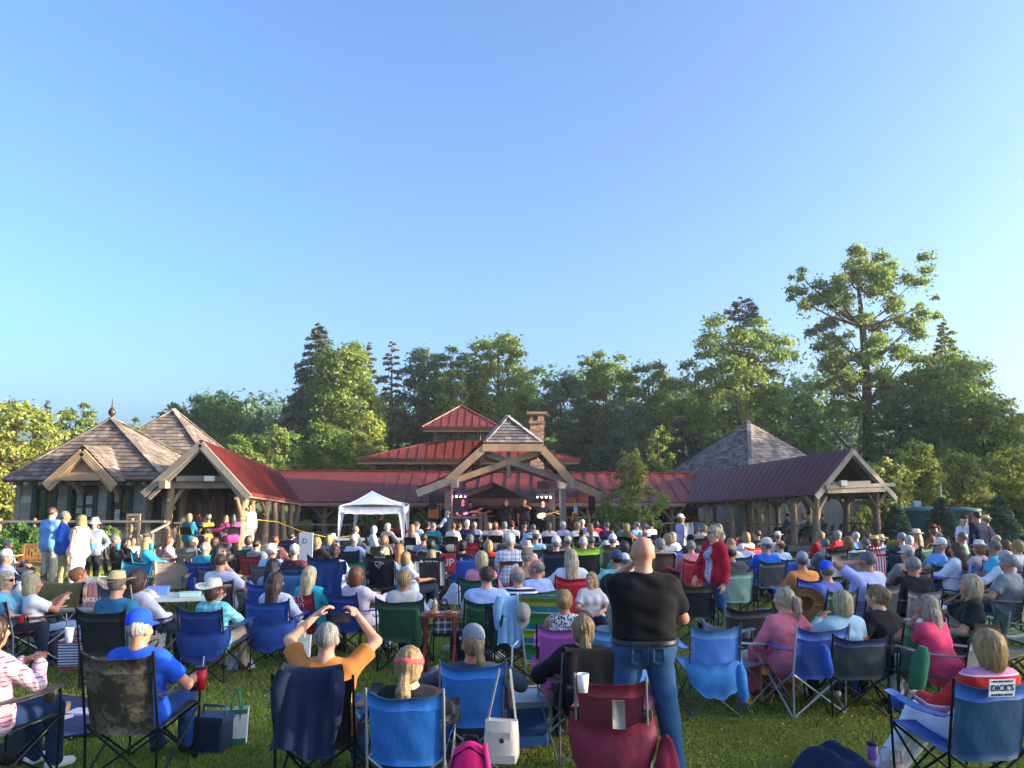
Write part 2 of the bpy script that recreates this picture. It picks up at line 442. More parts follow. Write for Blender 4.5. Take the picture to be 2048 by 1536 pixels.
def metal_roof(pts, parent, spacing=.42, name='roof', thick=.09, m=None, ruled=False):
 """standing-seam sheet; pts[0]-pts[1] is the eave"""
 pts = [Vector(p) for p in pts]; a, b, nn = plane_axes(pts, pts[:2]); o = pts[0]
 P2 = [((p - o).dot(a), (p - o).dot(b)) for p in pts]
 mb = MB(); k = len(pts)
 if ruled:                                                     # twisted slope: seams run from eave point to ridge point
  e0, e1, r1, r0 = pts; ns = int((e1 - e0).length / spacing); dn = Vector((0, 0, thick)); L = [(e0.lerp(e1, i / ns), r0.lerp(r1, i / ns)) for i in range(ns + 1)]
  mb.sheet([[a_, a_.lerp(b_, .5), b_] for a_, b_ in L], 0, False); mb.sheet([[b_ - dn, a_.lerp(b_, .5) - dn, a_ - dn] for a_, b_ in L], 0, False)
  for i in range(ns): p, q = L[i][0], L[i + 1][0]; mb.add([p, q, q - dn, p - dn], [[0, 1, 2, 3]])
  for p, q in (L[0], L[-1]): mb.add([p, q, q - dn, p - dn], [[0, 1, 2, 3]])
  for a_, b_ in L: mb.beam(a_.lerp(b_, .01) + nn * .014, a_.lerp(b_, .985) + nn * .010, .022, .03, up=nn)
  return mb.build(name, m or red_metal(), parent)
 lo = [p - nn * thick for p in pts]
 mb.add(pts + lo, [list(range(k)), list(range(2 * k - 1, k - 1, -1))] + [[i, i + k, (i + 1) % k + k, (i + 1) % k] for i in range(k)])
 x0, x1 = min(p[0] for p in P2), max(p[0] for p in P2); n = max(1, int((x1 - x0) / spacing))
 for i in range(n):
  t = x0 + (i + .5) * (x1 - x0) / n; s = span(P2, t, 0)
  if not s or s[1] - s[0] < .15: continue
  mb.beam(o + a * t + b * (s[0] + .01) + nn * .014, o + a * t + b * (s[1] - .01) + nn * .014, .03, .034, up=nn)
 return mb.build(name, m or red_metal(), parent)
def shingle_roof(pts, parent, m, row=.2, wmin=.13, wmax=.26, name='roof', thick=.1, under=None):
 pts = [Vector(p) for p in pts]; a, b, nn = plane_axes(pts, pts[:2]); o = pts[0]
 P2 = [((p - o).dot(a), (p - o).dot(b)) for p in pts]
 mb = MB(); k = len(pts); lo = [p - nn * thick for p in pts]; mb.cur = 1
 mb.add([p - nn * .012 for p in pts] + lo, [list(range(k)), list(range(2 * k - 1, k - 1, -1))] + [[i, i + k, (i + 1) % k + k, (i + 1) % k] for i in range(k)])
 mb.cur = 0
 y0, y1 = min(p[1] for p in P2), max(p[1] for p in P2); y = y0
 while y < y1:
  s0, s1 = span(P2, min(y + .01, y1 - .005), 1), span(P2, min(y + row * 1.05, y1 - .002), 1)
  if s0:
   s1 = s1 or s0; x = s0[0] - random.random() * .1
   while x < s0[1]:
    w_ = random.uniform(wmin, wmax); xa, xb = max(x, s0[0]), min(x + w_ - .006, s0[1])
    if xb > xa + .01:
     ta, tb = min(max(xa, s1[0]), s1[1]), min(max(xb, s1[0]), s1[1])
     d = random.random() * .012; yy = y - .015 * random.random()
     h0 = .034 + d
     q = [o + a * xa + b * yy + nn * h0, o + a * xb + b * yy + nn * h0, o + a * tb + b * (y + row * 1.05) + nn * .006, o + a * ta + b * (y + row * 1.05) + nn * .006]
     lo_ = [q[0] - nn * (h0 + .01), q[1] - nn * (h0 + .01)]
     mb.add(q + lo_, [[0, 1, 2, 3], [1, 0, 4, 5]])
    x += w_
  y += row
 o_ = mb.build(name, [m, under or SOFFIT()], parent); return o_
def ridge_caps(p, q, parent, m, n=None):
 p, q = Vector(p), Vector(q); L = (q - p).length; n = n or int(L / .25); mb = MB(); d = (q - p) / n
 for i in range(n):
  mb.beam(p + d * i + Vector((0, 0, .05 + .012 * (i % 2))), p + d * (i + 1.1) + Vector((0, 0, .05)), .2, .03)
 return mb.build('ridge_cap', m, parent)
def boards_wall(p0, p1, z0, z1, parent, m, row=.27, holes=(), wavy=True, name='wall', depth=.14):
 """horizontal lap boards from p0 to p1; holes are (s0,s1,z0,z1) in metres along the wall, left bare for windows and doors"""
 p0, p1 = Vector((p0[0], p0[1], 0)), Vector((p1[0], p1[1], 0)); L = (p1 - p0).length; a = (p1 - p0).normalized()
 nrm = Vector((a.y, -a.x, 0)); mb = MB()
 z = z0
 while z < z1 - .02:
  zt = min(z + row, z1); segs = [(0, L)]
  for (h0, h1, hz0, hz1) in holes:
   if hz0 < zt - .03 and hz1 > z + .03:
    new = []
    for s, e in segs:
     if h1 <= s or h0 >= e: new.append((s, e)); continue
     if h0 > s: new.append((s, h0))
     if h1 < e: new.append((h1, e))
    segs = new
  ph = random.random() * 9
  for s, e in segs:
   n = max(1, int((e - s) / .3)); top, bot, back = [], [], []
   for i in range(n + 1):
    t = s + (e - s) * i / n; wv = (.022 * math.sin(t * 2.3 + ph) + .015 * math.sin(t * 5.1 + ph * 2)) if wavy else 0.
    top.append(p0 + a * t + nrm * .004 + Vector((0, 0, zt + .03)))
    bot.append(p0 + a * t + nrm * .055 + Vector((0, 0, z + wv)))
    back.append(p0 + a * t + Vector((0, 0, z + wv)))
   k = n + 1; vs = top + bot + back
   mb.add(vs, [[i, k + i, k + i + 1, i + 1] for i in range(n)] + [[k + i, 2 * k + i, 2 * k + i + 1, k + i + 1] for i in range(n)])
  z = zt
 # solid core behind the boards, in pieces round the holes
 cuts = sorted({0., L} | {h[0] for h in holes} | {h[1] for h in holes})
 for s, e in zip(cuts[:-1], cuts[1:]):
  hs = [h for h in holes if h[0] <= s + 1e-6 and h[1] >= e - 1e-6]
  zz = [(z0, z1)] if not hs else [(z0, hs[0][2]), (hs[0][3], z1)]
  for za, zb in zz:
   if zb - za > .01: mb.box(p0 + a * (s + e) / 2 - nrm * (depth / 2) + Vector((0, 0, (za + zb) / 2)), (e - s - .001, depth, zb - za), rz=math.atan2(a.y, a.x))
 return mb.build(name, m, parent)
def sash(p0, a, nrm, s0, s1, z0, z1, parent, fm, gm, cols=2, rows=2, fw=.1, name='window', out=.05, mid=.03):
 """window (frame + bars) with its pane as a sub-part"""
 c = lambda s, z, d: Vector(p0) + a * s + Vector((0, 0, z)) + nrm * d
 mb = MB(); rz = math.atan2(a.y, a.x)
 mb.box(c((s0 + s1) / 2, z1 - fw / 2, out / 2), (s1 - s0, out + .1, fw), rz); mb.box(c((s0 + s1) / 2, z0 + fw / 2, out / 2 + .01), (s1 - s0, out + .12, fw), rz)
 for s in (s0 + fw / 2, s1 - fw / 2): mb.box(c(s, (z0 + z1) / 2, out / 2), (fw, out + .1, z1 - z0 - 2 * fw - .002), rz)
 for i in range(1, cols): mb.box(c(s0 + fw + (s1 - s0 - 2 * fw) * i / cols, (z0 + z1) / 2, -.01), (mid, .04, z1 - z0 - 2 * fw), rz)
 for j in range(1, rows): mb.box(c((s0 + s1) / 2, z0 + fw + (z1 - z0 - 2 * fw) * j / rows, -.012), (s1 - s0 - 2 * fw, .035, mid), rz)
 fr = mb.build(name, fm, parent)
 MB().box(c((s0 + s1) / 2, (z0 + z1) / 2, -.045), (s1 - s0 - fw, .012, z1 - z0 - fw), rz).build('pane', gm, fr)
 return fr
def log_post(mb, p, z0, z1, r, seed=0, crook=.05, fork=True, dirs=((1, 0), (-1, 0))):
 rd = random.Random(seed); pts, rr = [], []
 for i in range(10):
  t = i / 9; pts.append((p[0] + crook * math.sin(t * 3 + seed) + rd.uniform(-.012, .012), p[1] + crook * .6 * math.cos(t * 2.4 + seed), z0 + (z1 - z0) * t))
  rr.append(r * .8 * (1.25 - .35 * t + (.35 * (1 - t) ** 6) + rd.uniform(-.07, .07)))
 mb.tube(pts, rr, 10)
 for _ in range(3):                                            # knots
  k = rd.randrange(2, 8); an = rd.uniform(0, 6.28); q = Vector(pts[k]); d = Vector((math.cos(an), math.sin(an), .4)) * r
  mb.tube([q, q + d * 1.25], [r * .45, r * .28], 7)
 if fork:
  for dx, dy in dirs:
   h = rd.uniform(.45, .7); e = Vector((p[0] + dx * .55, p[1] + dy * .55, z1 + .02))
   q = Vector(pts[6]); q.z = z1 - h
   mb.tube([q, q.lerp(e, .5) + Vector((-dx * .06, -dy * .06, -.03)), e], [r * .62, r * .5, r * .42], 8)
def twig_rail(name, label, p, q, z0, z1, m, seed, dens=9.):
 """railing of crooked branches: top rail, bottom rail and pickets"""
 rd = random.Random(seed); p, q = Vector((p[0], p[1], 0)), Vector((q[0], q[1], 0)); L = (q - p).length; a = (q - p) / L
 root = thing(name, label, 'railing', p, 0.); V = lambda s, z, o=0.: a * s + Vector((-a.y, a.x, 0)) * o + Vector((0, 0, z))
 MB().beam(V(0, z1), V(L, z1), .12, .06).build('top_rail', m, root)
 MB().beam(V(0, z0 + .06), V(L, z0 + .06), .06, .06).build('bottom_rail', m, root)
 mb = MB(); n = int(L * dens)
 for i in range(n):
  s = (i + rd.random()) * L / n; lean = rd.uniform(-.22, .22); pts = []
  for k in range(5):
   t = k / 4; pts.append(V(min(L, max(0, s + lean * t + .04 * math.sin(t * 5 + i))), z0 + (z1 - z0 - .02) * t, rd.uniform(-.02, .02)))
  mb.tube(pts, [.016 * rd.uniform(.7, 1.3) * (1.2 - .5 * k / 4) for k in range(5)], 5)
  if rd.random() < .4: mb.tube([pts[2], pts[2] + V(rd.uniform(-.2, .2), (z1 - z0) * .42)], [.012, .006], 5)
 mb.build('pickets', BARK(), root)
 return root
# ------------------------------------------------------------------ left cottage
def cottage():
 root = thing('cottage', 'grey timber cottage with shingled hip roof, finial and dormer gable painted sunlit tan', 'building', (0, 0, 0))
 Y = 27.; fl = .1
 L, Rr = at(38, 1000, Y).x, at(291, 1000, Y).x; zt = at(170, 966, Y).z; W = Rr - L; YB = 31.5
 X = lambda px: at(px, 1000, Y).x - L
 zs0, zs1 = at(0, 1052, Y).z, at(0, 971, Y).z
 wins = [(X(66), X(116), zs0, zs1), (X(217), X(268), zs0, zs1)]; door = (X(137), X(197), fl, zs1)
 boards_wall((L, Y), (Rr, Y), fl, zt, root, SIDING(), .25, wins + [door])
 ws = [(.45, 1.05, zs0 - .2, zs1), (1.9, 2.5, zs0 - .2, zs1)]
 boards_wall((Rr, Y + .002), (Rr, YB), fl, zt, root, SIDING(), .25, ws)
 boards_wall((L, YB), (L, Y + .002), fl, zt, root, SIDING(), .25)
 MB().box(((L + Rr) / 2, YB - .1, (fl + zt) / 2), (W - .3, .1, zt - fl)).build('wall', SIDING(), root)
 MB().box(((L + Rr) / 2, (Y + YB) / 2, zt - .02), (W - .3, YB - Y - .3, .04)).build('ceiling', SOFFIT(), root)
 cb = MB()
 for x in (L, Rr): MB().box((x, Y - .03, (fl + zt) / 2), (.16, .12, zt - fl)).build('corner_board', GREYT(), root)
 g = glass_mat('#16201e')
 a, n = Vector((1, 0, 0)), Vector((0, -1, 0))
 for s0, s1, z0, z1 in wins: sash((L, Y, 0), a, n, s0, s1, z0, z1, root, GREEN(), g, 2, 2, .14)
 for s0, s1, z0, z1 in ws: sash((Rr, Y, 0), Vector((0, 1, 0)), a, s0, s1, z0, z1, root, GREEN(), g, 2, 2, .12)
 d = sash((L, Y, 0), a, n, *door, root, GREEN(), g, 2, 3, .16, name='door')
 pm = [paint('poster_paper', c, .7, .25, 9.) for c in ('#8fa5b5', '#c9cfc8', '#9fb8ae', '#b9c4be', '#c6d2c8')]
 for k, (px, py, ww, hh) in enumerate(((158, 1003, .2, .24), (178, 1000, .25, .28), (158, 1020, .24, .22), (176, 1024, .2, .3), (233, 1030, .2, .36))):
  p = at(px, py, Y - .03); p.y = Y + .03
  if k == 4: p.y = Y + .03
  q = MB(); q.box(p, (ww, .006, hh)); o = q.build('notice_sheet', pm[k], root)
  ln = MB()
  for j in range(5): ln.box((p.x, p.y - .006, p.z + hh * (.32 - .15 * j)), (ww * random.uniform(.4, .8), .004, hh * .05))
  ln.build('print', paint('print_ink', '#4a555c', .8), o)
 # hip roof
 ez = at(170, 960, 26.3).z
 FL, FR = at(4, 958, 26.3), at(334, 960, 26.3); FL.z = FR.z = ez
 BL, BR = Vector((FL.x, 32.2, ez)), Vector((FR.x, 32.2, ez)); AP = at(223, 838, 28.9)
 for pts in ((FL, FR, AP), (FR, BR, AP), (BL, FL, AP), (BR, BL, AP)): shingle_roof(pts, root, SHINGLE(), .21)
 for c in (FL, FR, BL, BR): ridge_caps(c, AP, root, SHINGLE())
 MB().lathe([(0, .78), (.012, .74), (.02, .55), (.035, .47), (.02, .43), (.05, .37), (.11, .29), (.135, .2), (.1, .1), (.04, .06), (.03, .03), (.09, 0), (.1, -.1)], AP + Vector((0, 0, .05)), 14).build('finial', metal_mat('#4d3b33', .5), root)
 rt = MB()
 for i in range(11): rt.box((FL.x + .3 + i * (FR.x - FL.x - .6) / 10, 26.62, ez - .12), (.08, .7, .1))
 rt.build('rafter_tails', GREYT(), root)
 # dormer gable; its sunlight is painted in as tan timber
 D = 25.75; ap, bl, br = at(166, 894, D), at(91, 961, D), at(231, 963, D); dt = TAN()
 dep = 2.0
 shingle_roof((bl + Vector((-.03, 0, 0)), bl + Vector((-.03, dep - .9, 0)), ap + Vector((0, dep, .05)), ap + Vector((0, 0, .05))), root, SHINGLE(), .19, name='dormer_roof', thick=.07)
 shingle_roof((br + Vector((.03, dep - .9, 0)), br + Vector((.03, 0, 0)), ap + Vector((0, 0, .05)), ap + Vector((0, dep, .05))), root, SHINGLE(), .19, name='dormer_roof', thick=.07)
 mb = MB()
 for e in (bl, br):
  dd = (ap - e).normalized(); sd = 1 if e is bl else -1
  mb.beam(e + Vector((0, -.03, -.17)), ap + Vector((-sd * .0, -.03, -.17)), .06, .24)
  mb.beam(e + Vector((sd * .1, .03, -.3)), ap + Vector((0, .03, -.3)), .05, .14)
 mb.build('bargeboard', dt, root)
 gb = MB(); zb = at(0, 950, D).z
 for j in range(4):
  z = zb + .02 + j * .2; f = (ap.z - .3 - z) / (ap.z - zb); hw = (br.x - bl.x) / 2 * f * .82
  f2 = (ap.z - .3 - z - .2) / (ap.z - zb); hw2 = max(.02, (br.x - bl.x) / 2 * f2 * .82)
  if hw > .05: gb.add([(ap.x - hw, D + .14, z), (ap.x + hw, D + .14, z), (ap.x + hw2, D + .17, z + .2), (ap.x - hw2, D + .17, z + .2), (ap.x - hw, D + .19, z), (ap.x + hw, D + .19, z)], [[0, 1, 2, 3], [4, 5, 1, 0]])
 gb.build('gable_boards', dt, root)
 x0, x1 = at(117, 950, D).x, at(203, 950, D).x; zc = at(160, 953, D).z
 MB().box(((x0 + x1) / 2, D + .06, zc), (x1 - x0, .2, .26)).build('gable_beam', dt, root)
 for px in (124, 201):
  x = at(px, 960, D).x; z0, z1 = zc - .13, at(px, 1006, D).z
  bk = MB(); bk.box((x, Y - .06, (z0 + z1) / 2), (.16, .1, z0 - z1))
  bk.sheet([[(x - .07, Y - .1 - .9 * t ** 2.2, z1 + .1 + (z0 - z1 - .1) * t) for t in (0, .25, .5, .75, 1)], [(x + .07, Y - .1 - .9 * t ** 2.2, z1 + .1 + (z0 - z1 - .1) * t) for t in (0, .25, .5, .75, 1)]], .1, False)
  bk.build('bracket', GREYT(), root)
 # raised deck the cottage and the shelter stand on
 dk_ = thing('timber_deck', 'raised grey plank deck in front of the timber cottage', 'deck', (0, 0, 0))
 x0, x1 = at(-60, 1040, 23.4).x, at(500, 1040, 24).x
 mb = MB()
 for i in range(26): mb.box(((x0 + x1) / 2, 23.5 + i * .5, fl - .03), (x1 - x0, .485, .06))
 mb.build('planks', GREYT(), dk_)
 sk = MB()
 for j in range(3): sk.box(((x0 + at(300, 1040, 23.4).x) / 2, 23.4, -.2 + j * .1), (at(300, 1040, 23.4).x - x0, .04, .112))
 sk.build('skirt_boards', GREYT(), dk_)
 pr = thing('deck_railing', 'long low grey rail with wire panels along the cottage deck', 'railing', (0, 0, 0))
 zr = at(0, 1043, 23.4).z; xe = at(330, 1043, 23.4).x
 MB().beam((x0, 23.4, zr), (xe, 23.4, zr), .14, .06).build('top_rail', GREYT(), pr)
 for px in (0, 68, 130, 195, 262):
  x = at(px, 1043, 23.4).x
  mbp = MB(); log_post(mbp, (x, 23.4), -.22, zr + .1, .07, px, .02, False); mbp.build('post', BARK(), pr)
 wm = MB()
 for j in range(7): wm.beam((x0, 23.4, .25 + j * .11), (xe, 23.4, .25 + j * .11), .008, .008)
 for i in range(70): wm.beam((x0 + i * (xe - x0) / 70, 23.405, .17), (x0 + i * (xe - x0) / 70, 23.405, zr - .03), .008, .008)
 wm.build('wire_panel', metal_mat('#2e2f2d', .5), pr)
 bd = thing('notice_board', 'small weathered notice board on posts beside the cottage corner', 'notice board', (at(267, 1040, 23.9).x, 23.9, fl))
 MB().box((0, 0, 1.0), (.42, .06, .5)).build('board', paint('board_wood', '#8a7f74', .8), bd)
 for sx in (-.17, .17): MB().box((sx, .01, .38), (.06, .05, .76)).build('leg', GREYT(), bd)
 ln = MB()
 for j in range(4): ln.box((0, -.034, 1.15 - j * .09), (.3, .008, .05))
 ln.build('notices', paint('notice_dark', '#4b4540', .8), bd)
 return root
cottage()
def hut_roof(name, label, AP, half, ez, rot, Y, m, wz, wall=None):
 root = thing(name, label, 'building', (0, 0, 0))
 c = [Vector((AP.x + half * math.sqrt(2) * math.cos(rot + PI / 4 + k * PI / 2), AP.y + half * math.sqrt(2) * math.sin(rot + PI / 4 + k * PI / 2), ez)) for k in range(4)]
 for k in range(4): shingle_roof((c[k], c[(k + 1) % 4], AP), root, m, .21, .15, .3)
 for k in range(4): ridge_caps(c[k], AP, root, m)
 wl = [AP + (p - AP) * .86 for p in c]
 for k in range(4):
  p, q = wl[(k + 1) % 4], wl[k]
  mb = MB(); L = (p - q).length; n = int(L / .3); a = (p - q) / L
  nr = Vector((a.y, -a.x, 0))
  mb.add([Vector((q.x, q.y, wz)), Vector((p.x, p.y, wz)), Vector((p.x, p.y, ez)), Vector((q.x, q.y, ez))], [[0, 1, 2, 3]])
  for i in range(1, n):
   s = q + a * (i * L / n); mb.box((s.x, s.y, (wz + ez) / 2), (.045, .045, ez - wz), math.atan2(a.y, a.x))
  mb.build('wall', wall or paint('board_and_batten', '#b3aa99', .8, .15, 2.), root)
 return root
hut_roof('back_cottage', 'second shingled pyramid roof rising behind the finial cottage', at(347, 820, 34), 3.25, 2.35, R(4), 34, SHINGLE(), -.9, paint('pale_boards', '#a8a298', .8, .15, 2.))
hut_roof('storage_hut', 'pale batten walled hut with steep grey pyramid roof behind shade-painted red shelter roof', at(1497, 842, 43), 3.6, 2.5, R(28), 43, SHINGLE_DARK(), -.95)
# ------------------------------------------------------------------ left shelter
def shelter_left():
 root = thing('open_shelter', 'open log shelter with red metal roof beside the cottage', 'shelter', (0, 0, 0))
 Y = 24.; ap, lt, rt = at(403, 879, Y), at(288, 980, Y), at(500, 986, Y)
 bp, br = at(556, 941, 37.3), at(601, 1003, 34.); bl = Vector((bp.x - (rt.x - ap.x) * .9, 34.3, br.z))
 metal_roof((rt, br, bp, ap), root, .21, ruled=True); metal_roof((bl, lt, ap, bp), root, .21, ruled=True)
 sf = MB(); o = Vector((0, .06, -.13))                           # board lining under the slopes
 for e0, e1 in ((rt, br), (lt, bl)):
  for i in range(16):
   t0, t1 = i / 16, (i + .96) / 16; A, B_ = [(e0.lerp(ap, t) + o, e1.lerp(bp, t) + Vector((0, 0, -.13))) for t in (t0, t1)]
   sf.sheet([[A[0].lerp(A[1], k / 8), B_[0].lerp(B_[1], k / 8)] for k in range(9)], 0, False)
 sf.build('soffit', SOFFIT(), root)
 mb = MB()
 for e, sd in ((lt, 1), (rt, -1)):
  mb.beam(e + Vector((0, -.05, -.14)), ap + Vector((0, -.05, -.14)), .07, .2)
  mb.beam(e + Vector((sd * .16, .02, -.27)), ap + Vector((0, .02, -.27)), .06, .11)
 mb.build('bargeboard', GREYT(), root)
 # tie beam, side headers and lamp box
 zt = at(400, 957, Y).z
 MB().box(((at(347, 957, Y).x + at(461, 957, Y).x) / 2, Y + .25, zt), (at(461, 957, Y).x - at(347, 957, Y).x, .16, .17)).build('tie_beam', GREYT(), root)
 MB().box(at(417, 957, Y - .02) + Vector((0, .1, 0)), (.3, .12, .16)).build('lamp_box', paint('white_box', '#cfcfc8', .6, .1), root)
 xl, xr = at(338, 1000, Y + .4).x, at(487, 1000, Y + .4).x; zh = at(340, 969, Y).z
 h = MB(); h.beam((xl, Y - .15, zh), (xl + .5, 34, zh - .05), .2, .24); h.beam((xr, Y + .1, rt.z - .09), (br.x - .3, 34, br.z - .1), .18, .2); h.build('header', GREYT(), root)
 MB().box(((xl + xr) / 2, Y + .42, zh - .02), (xr - xl - .2, .16, .2)).build('cross_beam', GREYT(), root)
 for k, (px, Yp, r) in enumerate(((340, 24.4, .15), (484, 24.4, .16), (501, 25.7, .12), (529, 27.4, .13), (549, 29.2, .13), (566, 31., .12), (583, 32.6, .13), (594, 34.2, .12),
          (364, 26.6, .13), (408, 29., .14), (434, 31.2, .13), (455, 33., .13), (470, 33.4, .11))):
  p = at(px, 1030, Yp); mb = MB(); top = zh - .1 if k in (0, 8, 9, 10, 11, 12) else rt.z - .16 - .03 * (Yp - 24)
  log_post(mb, p, .05, top, r, k + 3, .05, k in (0, 1, 3, 6, 8), ((0, 1), (0, -1)) if k else ((.6, .3), (0, 1))); mb.build('post', BARK(), root)
 br_ = MB()                                                     # scalloped corrugation under the eave
 for i in range(60):
  t = i / 60; p = rt.lerp(br, t) + Vector((0, 0, -.12)); br_.box(p, (.03, .06, .05))
 br_.build('eave_trim', TAN(), root)
 # stair with handrail
 st_ = thing('deck_stair', 'short grey timber stair with sloping handrails up to the log shelter', 'stair', (0, 0, 0))
 x0, x1 = at(290, 1090, 23).x, at(332, 1090, 23).x; s = MB()
 for j in range(3): s.box(((x0 + x1) / 2, 22.6 + j * .3, -.15 + j * .08), (x1 - x0, .3, .05)); s.box(((x0 + x1) / 2, 22.74 + j * .3, -.19 + j * .08), (x1 - x0, .03, .09))
 s.build('steps', GREYT(), st_)
 for px0, py0, px1, py1 in ((279, 1072, 334, 1049), (300, 1066, 337, 1047)):
  MB().beam(at(px0, py0, 22.4), at(px1, py1, 23.5), .06, .05).build('handrail', GREYT(), st_)
  b = MB(); q = at(px0 + 4, py0, 22.5); b.beam((q.x, q.y, -.25), (q.x, q.y, q.z - .01), .08, .08); b.build('newel', BARK(), st_)
 twig_rail('twig_railing', 'twig railing between the front posts of the left log shelter', (at(349, 1050, 24.3).x, 24.3), (at(388, 1050, 24.3).x, 24.3), .11, 1.05, GREYT(), 5, 8)
shelter_left()
# ------------------------------------------------------------------ covered walkway
def walkway():
 root = thing('covered_walkway', 'long low red metal roofed walkway with brown shingle wall behind', 'walkway', (0, 0, 0))
 Ye, Yr = 34., 37.3; el, er = at(601, 1003, Ye), at(1372, 1004, Ye); rl, rr = at(556, 941, Yr), at(1394, 947, Yr)
 metal_roof((el, er, rr, rl), root, .62)
 bl, br = Vector((rl.x, 40.6, el.z)), Vector((rr.x, 40.6, er.z)); metal_roof((br, bl, rl, rr), root, .62)
 MB().beam(el + Vector((0, .05, -.12)), er + Vector((0, .05, -.12)), .06, .14).build('fascia', GREYT(), root)
 MB().beam(rl + Vector((0, 0, .02)), rr + Vector((0, 0, .02)), .22, .05).build('ridge_cap', red_metal(), root)
 MB().beam(el + Vector((.3, .5, -.2)), er + Vector((-.3, .5, -.2)), .18, .2).build('header', BROWNT(), root)
 for k, px in enumerate((650, 720, 790, 860, 1175, 1212, 1290, 1345)):
  mb = MB(); log_post(mb, (at(px, 1030, 34.5).x, 34.5), -.95, el.z - .28, .12, k + 40, .04, True); mb.build('post', BARK(), root)
 # back wall: brown shingles with windows
 Yw = 38.6; X = lambda px: at(px, 1030, Yw).x
 x0, x1 = X(600), X(1395); zb, ztp = -.9, el.z + .8
 hol = [(X(621), X(660)), (X(718), X(762)), (X(785), X(830)), (X(1225), X(1262)), (X(960), X(1010)), (X(1270), X(1330))]
 mb = MB(); z = zb
 while z < ztp:
  x = x0
  while x < x1:
   w_ = random.uniform(.12, .3)
   if not any(a - .05 < x + w_ / 2 < b + .05 and -.3 < z < 1.35 for a, b in hol):
    mb.add([(x, Yw - .03, z), (x + w_ - .01, Yw - .03, z), (x + w_ - .01, Yw - .005, z + .24), (x, Yw - .005, z + .24)], [[0, 1, 2, 3]])
   x += w_
  z += .2
 mb.box(((x0 + x1) / 2, Yw + .15, (zb + ztp) / 2), (x1 - x0, .1, ztp - zb))
 mb.build('wall', SHAKE_WALL(), root)
 for i, (a, b) in enumerate(hol):
  sash((a, Yw, 0), Vector((1, 0, 0)), Vector((0, -1, 0)), 0, b - a, -.25, 1.32, root, GREEN() if i != 4 else BROWNT(), glass_mat('#141b20'), 3, 2, .09)
 fl = MB()
 for i in range(10): fl.box(((x0 + x1) / 2, 34.2 + i * .42, -.4), (x1 - x0, .41, .08))
 fl.build('floor', GREYT(), root)
walkway()
